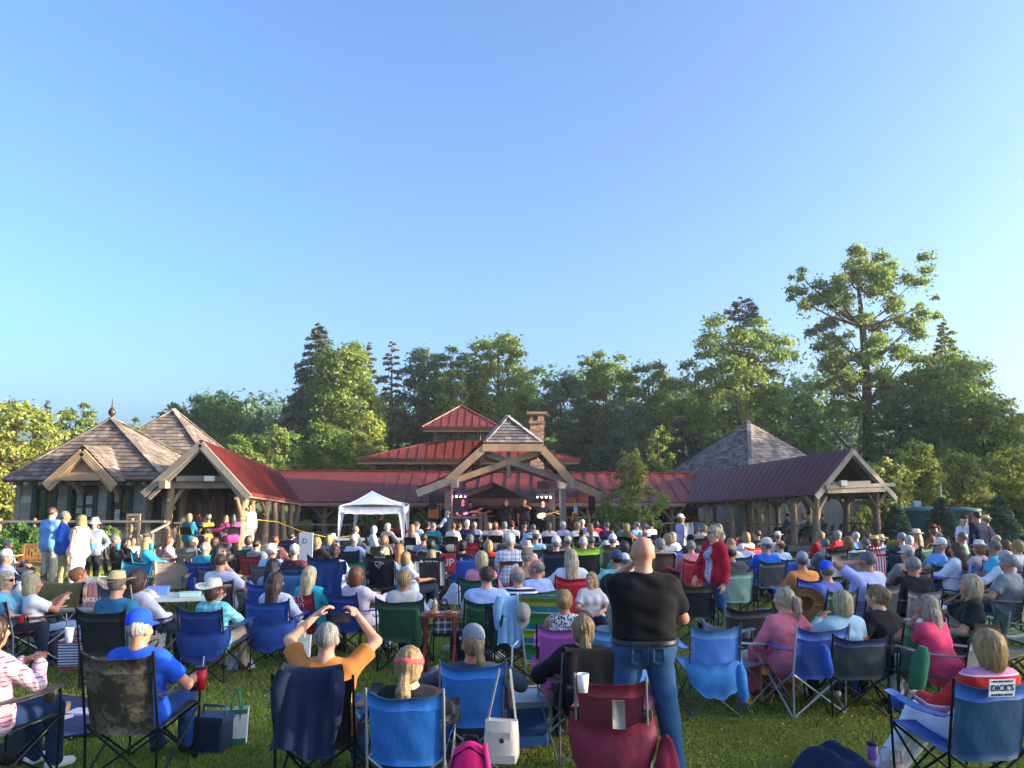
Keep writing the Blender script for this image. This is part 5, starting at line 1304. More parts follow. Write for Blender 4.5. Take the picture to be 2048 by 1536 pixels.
def hair_mesh(style, lod, seed=0):
 def f():
  h = (.0075, .012, .017)[lod]; face = ell((0, .085, -.05), (.068, .068, .105), k=.012, op=-1); P = []; clips = []; amp, fr = .0035, 34
  if style == 'short': P = [ell((0, -.017, .03), (.083, .1, .094)), face]; clips = [((0, -.05, -.062), (0, -.35, -1))]; amp = .003
  elif style == 'fringe': P = [ell((0, -.02, .01), (.083, .096, .085)), ell((0, .03, .09), (.066, .118, .075), k=.012, op=-1), face]; clips = [((0, -.05, -.062), (0, -.35, -1))]; amp = .0025
  elif style == 'curly': P = [ell((0, -.02, .035), (.096, .11, .105)), ell((0, -.05, -.05), (.08, .06, .05), k=.04), face]; amp, fr = .009, 22
  elif style == 'bob': P = [ell((0, -.018, .028), (.09, .107, .1)), ell((0, -.035, -.06), (.094, .082, .1), k=.05), ell((0, .075, -.06), (.064, .075, .13), k=.012, op=-1)]; clips = [((0, 0, -.145), (0, .1, -1))]
  elif style == 'midbob': P = [ell((0, -.018, .028), (.088, .105, .098)), ell((0, -.035, -.05), (.088, .078, .08), k=.05), ell((0, .08, -.055), (.066, .075, .12), k=.012, op=-1)]; clips = [((0, 0, -.10), (0, .2, -1))]
  elif style == 'long': P = [ell((0, -.018, .028), (.09, .107, .1)), ell((0, -.035, -.07), (.093, .078, .1), k=.05), cone((-.03, -.07, -.08), (-.04, -.105, -.30), .062, .042, .05), cone((.03, -.07, -.08), (.04, -.105, -.29), .062, .042, .05), ell((0, .08, -.06), (.064, .075, .14), k=.012, op=-1)]; clips = [((0, 0, -.315), (0, 0, -1))]
  elif style == 'pony': P = [ell((0, -.018, .028), (.085, .103, .097)), ell((0, -.04, -.035), (.072, .062, .045), k=.03), face, cone((0, -.11, .03), (0, -.15, .0), .024, .036, .012), cone((0, -.15, .0), (.01, -.155, -.10), .036, .032, .02), cone((.01, -.155, -.10), (.015, -.14, -.2), .032, .01, .02)]
  elif style == 'lowpony': P = [ell((0, -.018, .028), (.09, .107, .1)), ell((0, -.04, -.05), (.082, .07, .06), k=.03), face, cone((.0, -.105, -.06), (0, -.125, -.13), .03, .042, .02), ell((.0, -.125, -.16), (.05, .04, .055), k=.02)]; amp = .006
  elif style == 'bun': P = [ell((0, -.018, .028), (.084, .102, .097)), ell((0, -.04, -.035), (.07, .06, .045), k=.03), face, ell((0, -.118, .02), (.043, .04, .043), k=.01)]
  elif style == 'updo': P = [ell((0, -.018, .028), (.086, .105, .1)), ell((0, -.045, -.03), (.072, .06, .05), k=.03), face, ell((0, -.11, .03), (.05, .035, .05), k=.02)]; amp = .006
  V, Q = field_mesh(P, h, clips=clips); N_ = vnormals(V, Q); r = np.random.default_rng(seed).random(6) * 6
  th = np.arctan2(V[:, 0], V[:, 1] + .02); z = V[:, 2]
  if style == 'curly': w_ = np.sin(V[:, 0] * 95 + r[0] + 2 * np.sin(z * 60)) * np.sin(V[:, 1] * 90 + r[1]) * np.sin(z * 85 + r[2])
  else: w_ = np.sin(th * fr + r[0] + 2.5 * np.sin(z * 16 + r[1]) + 1.3 * np.sin(th * 7 + r[2])) * .6 + .5 * np.sin(th * fr * .43 + r[3] + 3 * np.sin(z * 11 + r[4])) + .3 * np.sin(z * 40 + th * 9)
  V = V + N_ * (amp * w_)[:, None]
  if style in ('bob', 'long', 'midbob'):
   low = np.clip((-.06 - z) / .1, 0, 1); V[:, 2] -= low * (.012 * np.sin(th * 17 + r[5]) + .01 * np.sin(th * 41 + r[2]) + .012)
  if lod == 0:                                              # loose strands over the hair surface
   rg = np.random.default_rng(seed + 9); k = 420; i = rg.integers(0, len(V), k); p = V[i] + N_[i] * .002; nn = N_[i]
   g = np.array([0, -.15, -1.]) + rg.normal(size=(k, 3)) * .35; t = unit(g - nn * (g * nn).sum(1)[:, None]); sd = unit(np.cross(nn, t)) * .0011; L = (.03 + .05 * rg.random((k, 1)))
   p1, p2 = p + t * L * .5 + nn * (.003 + .004 * rg.random((k, 1))), p + t * L + nn * (.012 * rg.normal(size=(k, 1)) + np.array([0, 0, -.0])) + np.array([0, 0, -.006])
   S4 = np.stack([p - sd, p + sd, p1 + sd, p1 - sd, p1 - sd, p1 + sd, p2 + sd * .3, p2 - sd * .3], 1).reshape(-1, 3); Q = np.concatenate([Q, np.arange(k * 8).reshape(-1, 4) + len(V)]); V = np.concatenate([V, S4])
  return rawmesh('hair', V, Q, True)
 return cmesh(('H', style, lod, seed if lod == 0 else seed % 2), f)
def hat_mesh(kind):
 def f():
  mb = MB(); n = 28
  def brim(r0, r1, z0, fn, th=.004):
   rows = []
   for t in (0, .35, .7, 1): rows.append([(math.cos(a) * (r0 + (r1(a) - r0) * t), math.sin(a) * (r0 * 1.18 + (r1(a) * 1.08 - r0 * 1.18) * t) - .012, z0 + fn(a, t)) for a in [2 * PI * k / n for k in range(n + 1)]])
   mb.sheet(rows, th)
  if kind in ('cap', 'capb'):
   prof = [(.001, .128), (.03, .125), (.058, .108), (.078, .078), (.085, .045), (.0855, .015), (.083, .013)]
   mb.lathe(prof, (0, -.015, 0), 24, sx=1., sy=1.2); mb.lathe([(.0, .131), (.007, .130), (.008, .126)], (0, -.015, 0), 10)
   rows = []
   for t in (0, .33, .66, 1):
    row = []
    for k in range(11):
     a = R(22 + 136 * k / 10); r0 = .083; x = math.cos(a) * r0 * (1 - .06 * t); y = -.015 + math.sin(a) * r0 * 1.2 + t * .068 * math.sin(a) ** .6; row.append((x, y, .022 - .018 * t - .10 * x * x / .08))
    rows.append(row)
   mb.sheet(rows, .004)
  elif kind == 'bucket':
   mb.lathe([(.001, .125), (.055, .122), (.074, .11), (.086, .04), (.088, .02)], (0, -.012, 0), 26, sx=1., sy=1.17); brim(.086, lambda a: .145, .024, lambda a, t: -.05 * t)
  elif kind in ('straw', 'fedora', 'wide'):
   R1 = {'straw': .185, 'fedora': .15, 'wide': .2}[kind]; H = .135 if kind != 'wide' else .12
   mb.lathe([(.001, H - .02), (.03, H - .012), (.055, H), (.072, H - .012), (.082, .06), (.088, .022)], (0, -.012, 0), 28, sx=1., sy=1.17)
   brim(.087, lambda a: R1, .024, lambda a, t: t * (.03 * abs(math.cos(a)) ** 2 - .022 * max(0, math.sin(a)) + (.012 if kind != 'wide' else -.01 + .02 * math.sin(2 * a))))
   mb.cur = 1; mb.lathe([(.0895, .024), (.0895, .05), (.087, .052)], (0, -.012, 0), 28, sx=1., sy=1.17)
  elif kind == 'headband':
   mb.lathe([(.094, -.002), (.099, .0), (.100, .03), (.094, .032)], (0, -.016, .012), 30, sx=.98, sy=1.15, M=Matrix.Rotation(R(-14), 3, 'X'))
  elif kind == 'glasses':
   for s in (-1, 1):
    mb.add([(s * .010, .106, .026), (s * .055, .099, .028), (s * .056, .097, .004), (s * .040, .101, -.010), (s * .016, .106, -.006)], [[0, 1, 2, 3, 4] if s < 0 else [4, 3, 2, 1, 0]])
    mb.add([(s * .010, .108, .026), (s * .055, .102, .028), (s * .056, .1, .004), (s * .040, .104, -.010), (s * .016, .109, -.006)], [[4, 3, 2, 1, 0] if s < 0 else [0, 1, 2, 3, 4]])
    mb.tube([(s * .055, .1, .022), (s * .077, .06, .02), (s * .082, -.005, .012)], .0025, 5)
   mb.tube([(-.012, .107, .022), (.012, .107, .022)], .0028, 5)
  elif kind == 'topglasses':
   for s in (-1, 1):
    mb.lathe([(.001, .0), (.02, .001), (.024, -.002)], (s * .031, .062, .112), 10, M=Matrix.Rotation(R(-40), 3, 'X')); mb.tube([(s * .055, .06, .108), (s * .088, .0, .07), (s * .09, -.03, .04)], .003, 5)
   mb.tube([(-.03, .07, .112), (.03, .07, .112)], .003, 5)
  elif kind == 'eyes':
   for s in (-1, 1): mb.lathe([(.0005, .0105), (.006, .009), (.0105, 0), (.006, -.009), (.0005, -.0105)], (s * .031, .081, .012), 10, sx=1.2)
  elif kind == 'pupils':
   for s in (-1, 1): mb.lathe([(.0003, .0035), (.0042, .002), (.0046, -.001)], (s * .031, .0905, .012), 8, M=Matrix.Rotation(R(-90), 3, 'X'))
  elif kind == 'lips':
   mb.lathe([(.0005, .006), (.004, .005), (.0065, 0), (.004, -.006), (.0005, -.008)], (0, .0955, -.062), 12, sx=3.2, sy=.7)
  elif kind == 'brows':
   for s in (-1, 1): mb.tube([(s * .016, .094, .031), (s * .032, .093, .036), (s * .047, .085, .031)], [.003, .0035, .002], 6)
  me = mb.mesh(kind); return me
 return cmesh(('hat', kind), f)
def child(name, me, mats, par, M=None):
 o = bpy.data.objects.new(name, me); COL.objects.link(o); o.parent = par
 if M is not None: o.matrix_local = M
 mats = mats if isinstance(mats, (list, tuple)) else [mats]
 while len(me.materials) < len(mats): me.materials.append(None)
 for i, m in enumerate(mats):
  s = o.material_slots[i]; s.link = 'OBJECT'; s.material = m
 return o
SKIN = ['#c98f72', '#d59c7f', '#c08468', '#dba78b', '#b97f62']
_np = [0]
def person(label, loc, heading, pose, sex='m', hair=('short', '#777777'), top=('#ffffff', 'short'), legs=('#2b3345', 1.), hat=None, extra=(), skin=None, scale=1., wide=1., belly=0., lod=2, shoes='#3a3330', vest=None, curl=.6, group=None, face=False, glasses=None, infl=.016, seed=None, cut='', cardigan=None):
 """a figure: one body mesh; clothes and hair are its children"""
 _np[0] += 1; seed = _np[0] if seed is None else seed; belly = round(belly * 50) / 50
 sk = skin_mat(skin or SKIN[seed % 5]); me = body_mesh(pose, sex, lod, belly, curl)
 o = bpy.data.objects.new('person', me); COL.objects.link(o)
 if not me.materials: me.materials.append(None)
 o.material_slots[0].link = 'OBJECT'; o.material_slots[0].material = sk
 o.location = loc; o.rotation_euler = (0, 0, R(-heading)); o.scale = (scale * wide, scale * (wide * .5 + .5), scale)
 tag(o, label, 'person', group)
 t = list(top) + [None] * 5
 tc, sl, pat, c2, psc = t[:5]
 child('shirt', shirt_mesh(pose, sex, lod, belly, sl, infl, seed if lod == 0 else seed % 2, cut), fabric(tc, c2, pat, psc or 1.), o)
 if vest: child('vest', shirt_mesh(pose, sex, lod, belly, 'none', infl + .012, 3), fabric(vest), o)
 child('trousers' if legs[1] > .6 else 'shorts', legs_mesh(pose, sex, lod, legs[1], seed if lod == 0 else 0, cut == 'tuck'), fabric(legs[0]), o)
 if cut == 'tuck': child('belt', belt_mesh(pose, sex), leather('#1a1614'), o)
 if cardigan: child('cardigan', shirt_mesh(pose, sex, lod, belly, 'long', infl + .014, seed, 'open'), fabric(cardigan), o)
 if shoes:
  for s_ in (-1, 1): child('shoe', shoe_mesh(pose, sex, lod, s_), leather(shoes), o)
 J = joints(pose, sex); M = Matrix.Translation(J['head']) @ Matrix(J['M'].tolist()).to_4x4()
 if hair and hair[0] != 'bald':
  child('hair', hair_mesh(hair[0], max(1, lod) if hat else lod, seed if lod == 0 and not hat else seed % 2), hair_mat(hair[1], hair[2] if len(hair) > 2 else None, 1. if hair[0] in ('curly', 'lowpony') else 0.), o, M)
 if hat:
  k = hat[0]; ms = [fabric(hat[1])];
  if k in ('straw', 'fedora', 'wide'): ms = [island_hat(hat[1]), fabric(hat[2] if len(hat) > 2 else '#3a2a20')]
  Mh = M @ Matrix.Translation((0, 0, .035 if k not in ('headband',) else 0)) @ Matrix.Rotation(R(hat[3] if len(hat) > 3 else 0), 4, 'Z')
  child({'cap': 'cap', 'capb': 'cap', 'bucket': 'hat', 'headband': 'headband'}.get(k, 'hat'), hat_mesh(k), ms, o, Mh)
 if glasses: child('sunglasses', hat_mesh(glasses), paint('dark_lens', '#101012', .15, .05), o, M)
 if face:
  child('eyes', hat_mesh('eyes'), paint('eye_white', '#cfc9c2', .3, .05), o, M); child('pupils', hat_mesh('pupils'), paint('pupil', '#1d1512', .2, .05), o, M)
  child('lips', hat_mesh('lips'), paint('lips', '#b0605a', .5, .1), o, M); child('eyebrows', hat_mesh('brows'), paint('brow', '#6b5440', .9), o, M)
 return o
@cached
def island_hat(c):
 c = lin(c); q = N('straw'); o = q.coord(); wv = q.n('ShaderNodeTexWave', i_Scale=110., i_Distortion=1.); q.set(wv, 'Vector', o); wv.bands_direction = 'Z'
 return q.done(q.mix(wv.outputs[1], dk(c, .75), dk(c, 1.1)), .8, q.bump(wv.outputs[1], .4, .004), .2)
# ------------------------------------------------------------------ seats
def tubes(*runs, r=.0095, n=7):
 mb = MB()
 for run in runs: mb.tube(run, r, n)
 return mb
def camp_parts(kind):
 """quad folding camp chair facing +y: list of (part name, mesh, material slot, sub-parts)"""
 def f():
  top = {'camp': .90, 'high': 1.08, 'low': .82, 'wide': .92, 'moon': .95, 'big': 1.0}[kind]; w_ = .29 if kind != 'wide' else .33; L = []
  for s in (-1, 1):
   yb = -.33 - (top - .42) * .21
   L.append(('back_post', tubes([(s * w_ * .97, -.30, 0), (s * w_, -.33, .42), (s * w_, yb, top)], r=.0105).mesh('back_post'), 'frame', ()))
   L.append(('arm_post', tubes([(s * w_, .28, 0), (s * (w_ + .01), .27, .45), (s * (w_ + .02), .245, .655)]).mesh('arm_post'), 'frame', ()))
   L.append(('leg', tubes([(s * w_ * .97, -.31, .015), (-s * w_, -.325, .42)]).mesh('leg'), 'frame', ()))
   L.append(('leg', tubes([(s * w_ * .97, .29, .015), (-s * w_, .28, .45)]).mesh('leg'), 'frame', ()))
   L.append(('leg', tubes([(s * w_ * 1.02, -.30, .015), (s * w_ * 1.04, .27, .45)]).mesh('leg'), 'frame', ()))
   L.append(('leg', tubes([(s * w_ * .99, .28, .015), (s * w_ * .97, -.31, .42)]).mesh('leg'), 'frame', ()))
   ft = MB()
   a = MB(); rows = []
   for t in (0, .2, .45, .7, 1.): rows.append([(s * (w_ + .012 * t + d), -.365 + .63 * t, .665 - .03 * math.sin(PI * t) - abs(d) * .25 + .012 * t) for d in (-.045, -.02, .01, .045)])
   a.sheet(rows, .007); cup = MB(); cup.lathe([(.043, .0), (.045, -.01), (.038, -.085), (.001, -.09), (.001, -.086), (.034, -.08), (.041, -.01), (.043, .0)], (s * (w_ + .015), .17, .652), 12)
   L.append(('armrest', a.mesh('armrest'), 'arm', (('cup_holder', cup.mesh('cup_holder'), 'trim'),)))
  b = MB(); rows = []; ns, nt = 11, 10
  for i in range(nt):
   t = i / (nt - 1); row = []
   for j in range(ns):
    u = j / (ns - 1) * 2 - 1; z = .37 + (top - .02 - .37) * t; dip = .055 * (1 - abs(u) ** 1.6) * t ** 3
    y = -.315 - (z - .42) * .21 - .055 * (1 - u * u) * (1 - .45 * t) + .006 * math.sin(u * 7 + t * 9) * (1 - t)
    x = u * w_ * (1.0 - .10 * math.sin(PI * t) * abs(u)) * (.86 + .14 * min(1, t * 3)); row.append((x, y, z - dip + .01 * math.sin(u * 5 + 1) * t))
   rows.append(row)
  b.sheet(rows, .007); hem = MB(); hr = []
  for i in (7, 8, 9): hr.append([(p[0] * 1.012, p[1] - .0095, p[2] + .004) for p in rows[i]])
  hem.sheet(hr, .004)
  L.append(('backrest', b.mesh('backrest'), 'back', (('top_band', hem.mesh('top_band'), 'band'),)))
  st_ = MB(); rows = []
  for i in range(9):
   t = i / 8; rows.append([(u * w_ * .98, -.315 + .60 * t, .405 + .05 * t - .075 * (1 - u * u) * (math.sin(PI * min(1, t * .93 + .04)) ** .8)) for u in (-1, -.7, -.35, 0, .35, .7, 1)])
  st_.sheet(rows, .007); L.append(('seat', st_.mesh('seat'), 'seat', ()))
  return L
 return cmesh(('chair', kind), f)
def fold_parts():
 def f():
  L = []
  for s in (-1, 1):
   L.append(('leg', tubes([(s * .21, .24, 0), (s * .21, .10, .30), (s * .205, -.16, .66), (s * .20, -.22, .86)], r=.012).mesh('leg'), 'frame', ()))
   L.append(('leg', tubes([(s * .19, -.26, 0), (s * .19, .0, .30), (s * .19, .16, .44)], r=.012).mesh('leg'), 'frame', ()))
  b = MB(); b.sheet([[(u * .215, -.155 - .06 * t - .03 * (1 - u * u), .60 + .26 * t - .02 * u * u * t) for u in (-1, -.6, -.2, .2, .6, 1)] for t in (0, .3, .7, 1)], .012); L.append(('backrest', b.mesh('backrest'), 'back', ()))
  q = MB(); q.sheet([[(u * .20, -.16 + .36 * t, .445 - .012 * (1 - u * u)) for u in (-1, -.5, 0, .5, 1)] for t in (0, .4, .8, 1)], .014); L.append(('seat', q.mesh('seat'), 'seat', ()))
  return L
 return cmesh(('chair', 'fold'), f)
def lawn_parts():
 """old lawn chair: pale tube hoop with woven back"""
 def f():
  L = []; hoop = [(-.27, -.26, .40), (-.27, -.40, .86), (-.24, -.425, .93), (-.18, -.435, .955), (.18, -.435, .955), (.24, -.425, .93), (.27, -.40, .86), (.27, -.26, .40)]
  L.append(('back_frame', tubes(hoop, r=.0125, n=8).mesh('back_frame'), 'frame', ()))
  for s in (-1, 1):
   L.append(('leg', tubes([(s * .28, .30, .0), (s * .28, .26, .62), (s * .28, .2, .65), (s * .28, -.36, .65)], r=.0115).mesh('leg'), 'frame', ()))
   L.append(('leg', tubes([(s * .29, -.36, .0), (s * .285, .05, .42), (s * .285, .22, .60)], r=.0115).mesh('leg'), 'frame', ()))
  b = MB(); b.sheet([[(u * .255, -.27 - .145 * t - .04 * (1 - u * u), .41 + .52 * t) for u in (-1, -.6, -.2, .2, .6, 1)] for t in (0, .25, .5, .75, 1)], .007); L.append(('backrest', b.mesh('backrest'), 'back', ()))
  q = MB(); q.sheet([[(u * .26, -.27 + .52 * t, .40 + .03 * t - .05 * (1 - u * u)) for u in (-1, -.5, 0, .5, 1)] for t in (0, .3, .7, 1)], .007); L.append(('seat', q.mesh('seat'), 'seat', ()))
  return L
 return cmesh(('chair', 'lawn'), f)
CH = {}
def chair(label, loc, heading, kind='camp', col='#1f3f8f', frame='#2a2a2c', back=None, band=None, seat=None, arm=None, group='folding chairs on the lawn', scale=1., pat=None, c2=None, psc=1.):
 parts = fold_parts() if kind == 'fold' else lawn_parts() if kind == 'lawn' else camp_parts(kind)
 nm = {'fold': 'folding_chair', 'lawn': 'lawn_chair'}.get(kind, 'camp_chair')
 root = thing(nm, label, 'chair', loc, R(-heading), group); root.scale = (scale,) * 3; CH[label] = root
 fab = (lambda c: paint('black_plastic', c, .45, .15)) if kind == 'fold' else (lambda c: fabric(c, c2, pat, psc, .05))
 M = {'frame': metal_mat(frame, .4, .5), 'back': fab(back or col), 'seat': fab(seat or col), 'arm': fab(arm or col), 'trim': fab(arm or col), 'band': fabric(band or back or col, c2 if not band else None, pat if not band else None, psc, .05)}
 for name, me, slot, subs in parts:
  o = child(name, me, M[slot], root)
  for n2, me2, s2 in subs: child(n2, me2, M[s2], o)
 return root
def letters(txt, size, par, pos, col, rx=90, name='lettering', sx=1., rz=0.):
 me = text_mesh(txt, size, name); me.materials.clear(); me.materials.append(fabric(col, sheen=0.) if isinstance(col, str) else col)
 o = obj(name, me, None, par); o.location = pos; o.rotation_euler = (R(rx), 0, R(rz)); o.scale = (sx, 1, 1); return o
def table(label, loc, rz, w_, d, h, col, legs='#55524e', kind='cross', cloth=None, group=None):
 root = thing('folding_table', label, 'table', loc, rz, group)
 MB().box((0, 0, h - .02), (w_, d, .035)).build('tabletop', paint('table_top', col, .5, .12, 3.), root)
 m = metal_mat(legs, .45, .4)
 for sx in (-1, 1):
  for sy in (-1, 1):
   q = [(sx * (w_ / 2 - .08), sy * (d / 2 - .06), h - .04), (sx * (w_ / 2 - (.08 if kind != 'cross' else .42)), sy * (d / 2 - .05), 0)]
   tubes(q, r=.013).build('leg', m, root)
 if kind == 'cross':
  for sy in (-1, 1):
   for sx in (-1, 1): tubes([(sx * (w_ / 2 - .1), sy * (d / 2 - .05), .02), (-sx * .1, sy * (d / 2 - .05), h - .05)], r=.01).build('brace', m, root)
 if cloth:
  mb = MB(); n = 28; rows = []
  pr = [(x, -1) for x in np.linspace(-1, 1, n)] + [(1, y) for y in np.linspace(-1, 1, 12)[1:]] + [(x, 1) for x in np.linspace(1, -1, n)[1:]] + [(-1, y) for y in np.linspace(1, -1, 12)[1:]]
  for z, f in ((h + .004, 0.), (h + .004, .99), (h - .01, 1.01), (h - .25, 1.03), (h - cloth[1], 1.05)):
   rows.append([(x * (w_ / 2 + .01) * f * (1 + (.012 * math.sin(k * 1.9) if f > 1.02 else 0)), y * (d / 2 + .01) * f * (1 + (.03 * math.sin(k * 1.3) if f > 1.02 else 0)), z) for k, (x, y) in enumerate(pr)])
  mb.sheet(rows); c = mb.build('tablecloth', fabric(cloth[0], cloth[2] if len(cloth) > 2 else None, 'floral' if len(cloth) > 2 else None, .4), None); c.location = loc; c.rotation_euler = (0, 0, rz)
  tag(c, 'cloth spread on the ' + label, 'tablecloth')
 return root
# ------------------------------------------------------------------ the crowd, row by row: pixel of the head top, looks, clothes, seat
HC = dict(gray='#6f6d6a', lgray='#98948e', white='#c6c2ba', blond='#b08e58', plat='#c2b08a', dirty='#9c8258', brown='#54392a', dbrown='#2e2019', auburn='#7a4528', black='#1a1614', copper='#a0683a', ash='#a89a80')
HS = dict(s='short', f='fringe', b='bob', mb='midbob', l='long', p='pony', lp='lowpony', bun='bun', u='updo', c='curly', bald='bald')
SEATED = []; CHAIR_NAMES = {'camp': 'camp chair', 'high': 'tall camp chair', 'low': 'low camp chair', 'wide': 'wide camp chair', 'fold': 'folding chair', 'lawn': 'tube-framed lawn chair', 'moon': 'camp chair'}
STAGE = Vector((0., 31., 0))
def sit(px, py, sex, label, hair, top, chairspec=None, legs='#2c3444', head=None, look=None, lean=None, arms=None, lg='fwd', hat=None, Y=None, z0=None, lod=None, sc=None, group='audience seated on the lawn', short=None, pitch=0, **kw):
 hs, hcol = (hair.split(':') + ['gray'])[:2]
 rnd = random.Random(px * 31 + py); lean = lean if lean is not None else 5 if chairspec and chairspec[:4] == 'fold' else rnd.choice((9, 12, 15)); look = look if look is not None else rnd.choice((-30, -14, 0, 0, 14, 30))
 arms = arms or rnd.choice((('lap', 'lap'), ('rest', 'rest'), ('lap', 'rest'), ('rest', 'lap'), ('lap', 'lap2')))
 pose = ('sit', lean, arms[0], arms[1], look, pitch, lg); J = joints(pose, sex)
 sc = sc or rnd.uniform(.97, 1.03) * (1. if sex == 'm' else .97); zt = (J['head'][2] + .118 + (.045 if hat and hat[0] != 'headband' else .01)) * sc
 gr = z0 is None; y = Y or toY(py, zt + (0 if not gr else gz(11)))
 if gr:
  for _ in range(4): y = Y or toY(py, zt + gz(y))
  z0 = gz(y); zt += z0
 else: zt += z0
 if Y: sc *= max(.8, min(1.15, (at(px, py, Y).z - z0) / (zt - z0)))
 x = at(px, py, y).x; hd = head if head is not None else math.degrees(math.atan2(STAGE.x - x * .85, STAGE.y - y)) + rnd.uniform(-6, 6)
 a = R(hd); off = J['head'][:2] * sc; ox, oy = off[0] * math.cos(a) + off[1] * math.sin(a), -off[0] * math.sin(a) + off[1] * math.cos(a)
 loc = Vector((x - ox, y - oy, z0)); lod = lod if lod is not None else (0 if y < 10.5 else 1 if y < 17.5 else 2)
 topt = tuple(top.split(':')) if isinstance(top, str) else top
 if len(topt) == 1: topt = topt + ('short',)
 lw = legs if isinstance(legs, tuple) else (legs, 1.)
 col = HC.get(hcol, hcol); hairt = (HS[hs], col)
 if hcol in ('blond', 'plat', 'dirty', 'ash'): hairt = (HS[hs], col, '#6e5636')
 o = person(label, loc, hd, pose, sex, hairt, topt, lw, hat, scale=sc, lod=lod, group=group, **kw)
 SEATED.append((loc.copy(), label)); c = None
 if chairspec:
  q = chairspec.split(':'); kind, col, cn = q[0], q[1], q[2]; fr = q[3] if len(q) > 3 and q[3] else ('#2a2a2c' if kind != 'lawn' else '#c9bfae')
  ex = {}
  if len(q) > 4 and q[4]: ex['band'] = q[4]
  if len(q) > 5: ex['pat'] = q[5]; ex['c2'] = q[6]
  c = chair(f'{cn} {CHAIR_NAMES[kind]} under the {short or label}', loc, hd + rnd.uniform(-4, 4), kind, col, fr, scale=.5 + .5 * sc, **ex)
 return o, c, loc, hd
def stand(px, py, Y, sex, label, hair, top, legs='#2c3444', head=0., look=0, lean=2, arms=('down', 'down'), lg='', hat=None, z0=None, lod=None, group='people standing about', pitch=0, **kw):
 hs, hcol = (hair.split(':') + ['gray'])[:2]; pose = ('stand', lean, arms[0], arms[1], look, pitch, lg); J = joints(pose, sex)
 z0 = gz(Y) if z0 is None else z0; zt = J['head'][2] + .118 + (.045 if hat and hat[0] != 'headband' else .008); sc = (at(px, py, Y).z - z0) / zt; x = at(px, py, Y).x
 lod = lod if lod is not None else (0 if Y < 10.5 else 1 if Y < 19 else 2); col = HC.get(hcol, hcol); hairt = (HS[hs], col) if hcol not in ('blond', 'plat', 'dirty', 'ash') else (HS[hs], col, '#6e5636')
 topt = tuple(top.split(':')); topt = topt if len(topt) > 1 else topt + ('short',)
 a = R(head); off = J['head'][:2] * sc; ox, oy = off[0] * math.cos(a) + off[1] * math.sin(a), -off[0] * math.sin(a) + off[1] * math.cos(a)
 o = person(label, Vector((x - ox, Y - oy, z0)), head, pose, sex, hairt, topt, legs if isinstance(legs, tuple) else (legs, 1.), hat, scale=sc, lod=lod, group=group, **kw)
 return o
BK = 'fold:#151517:black'
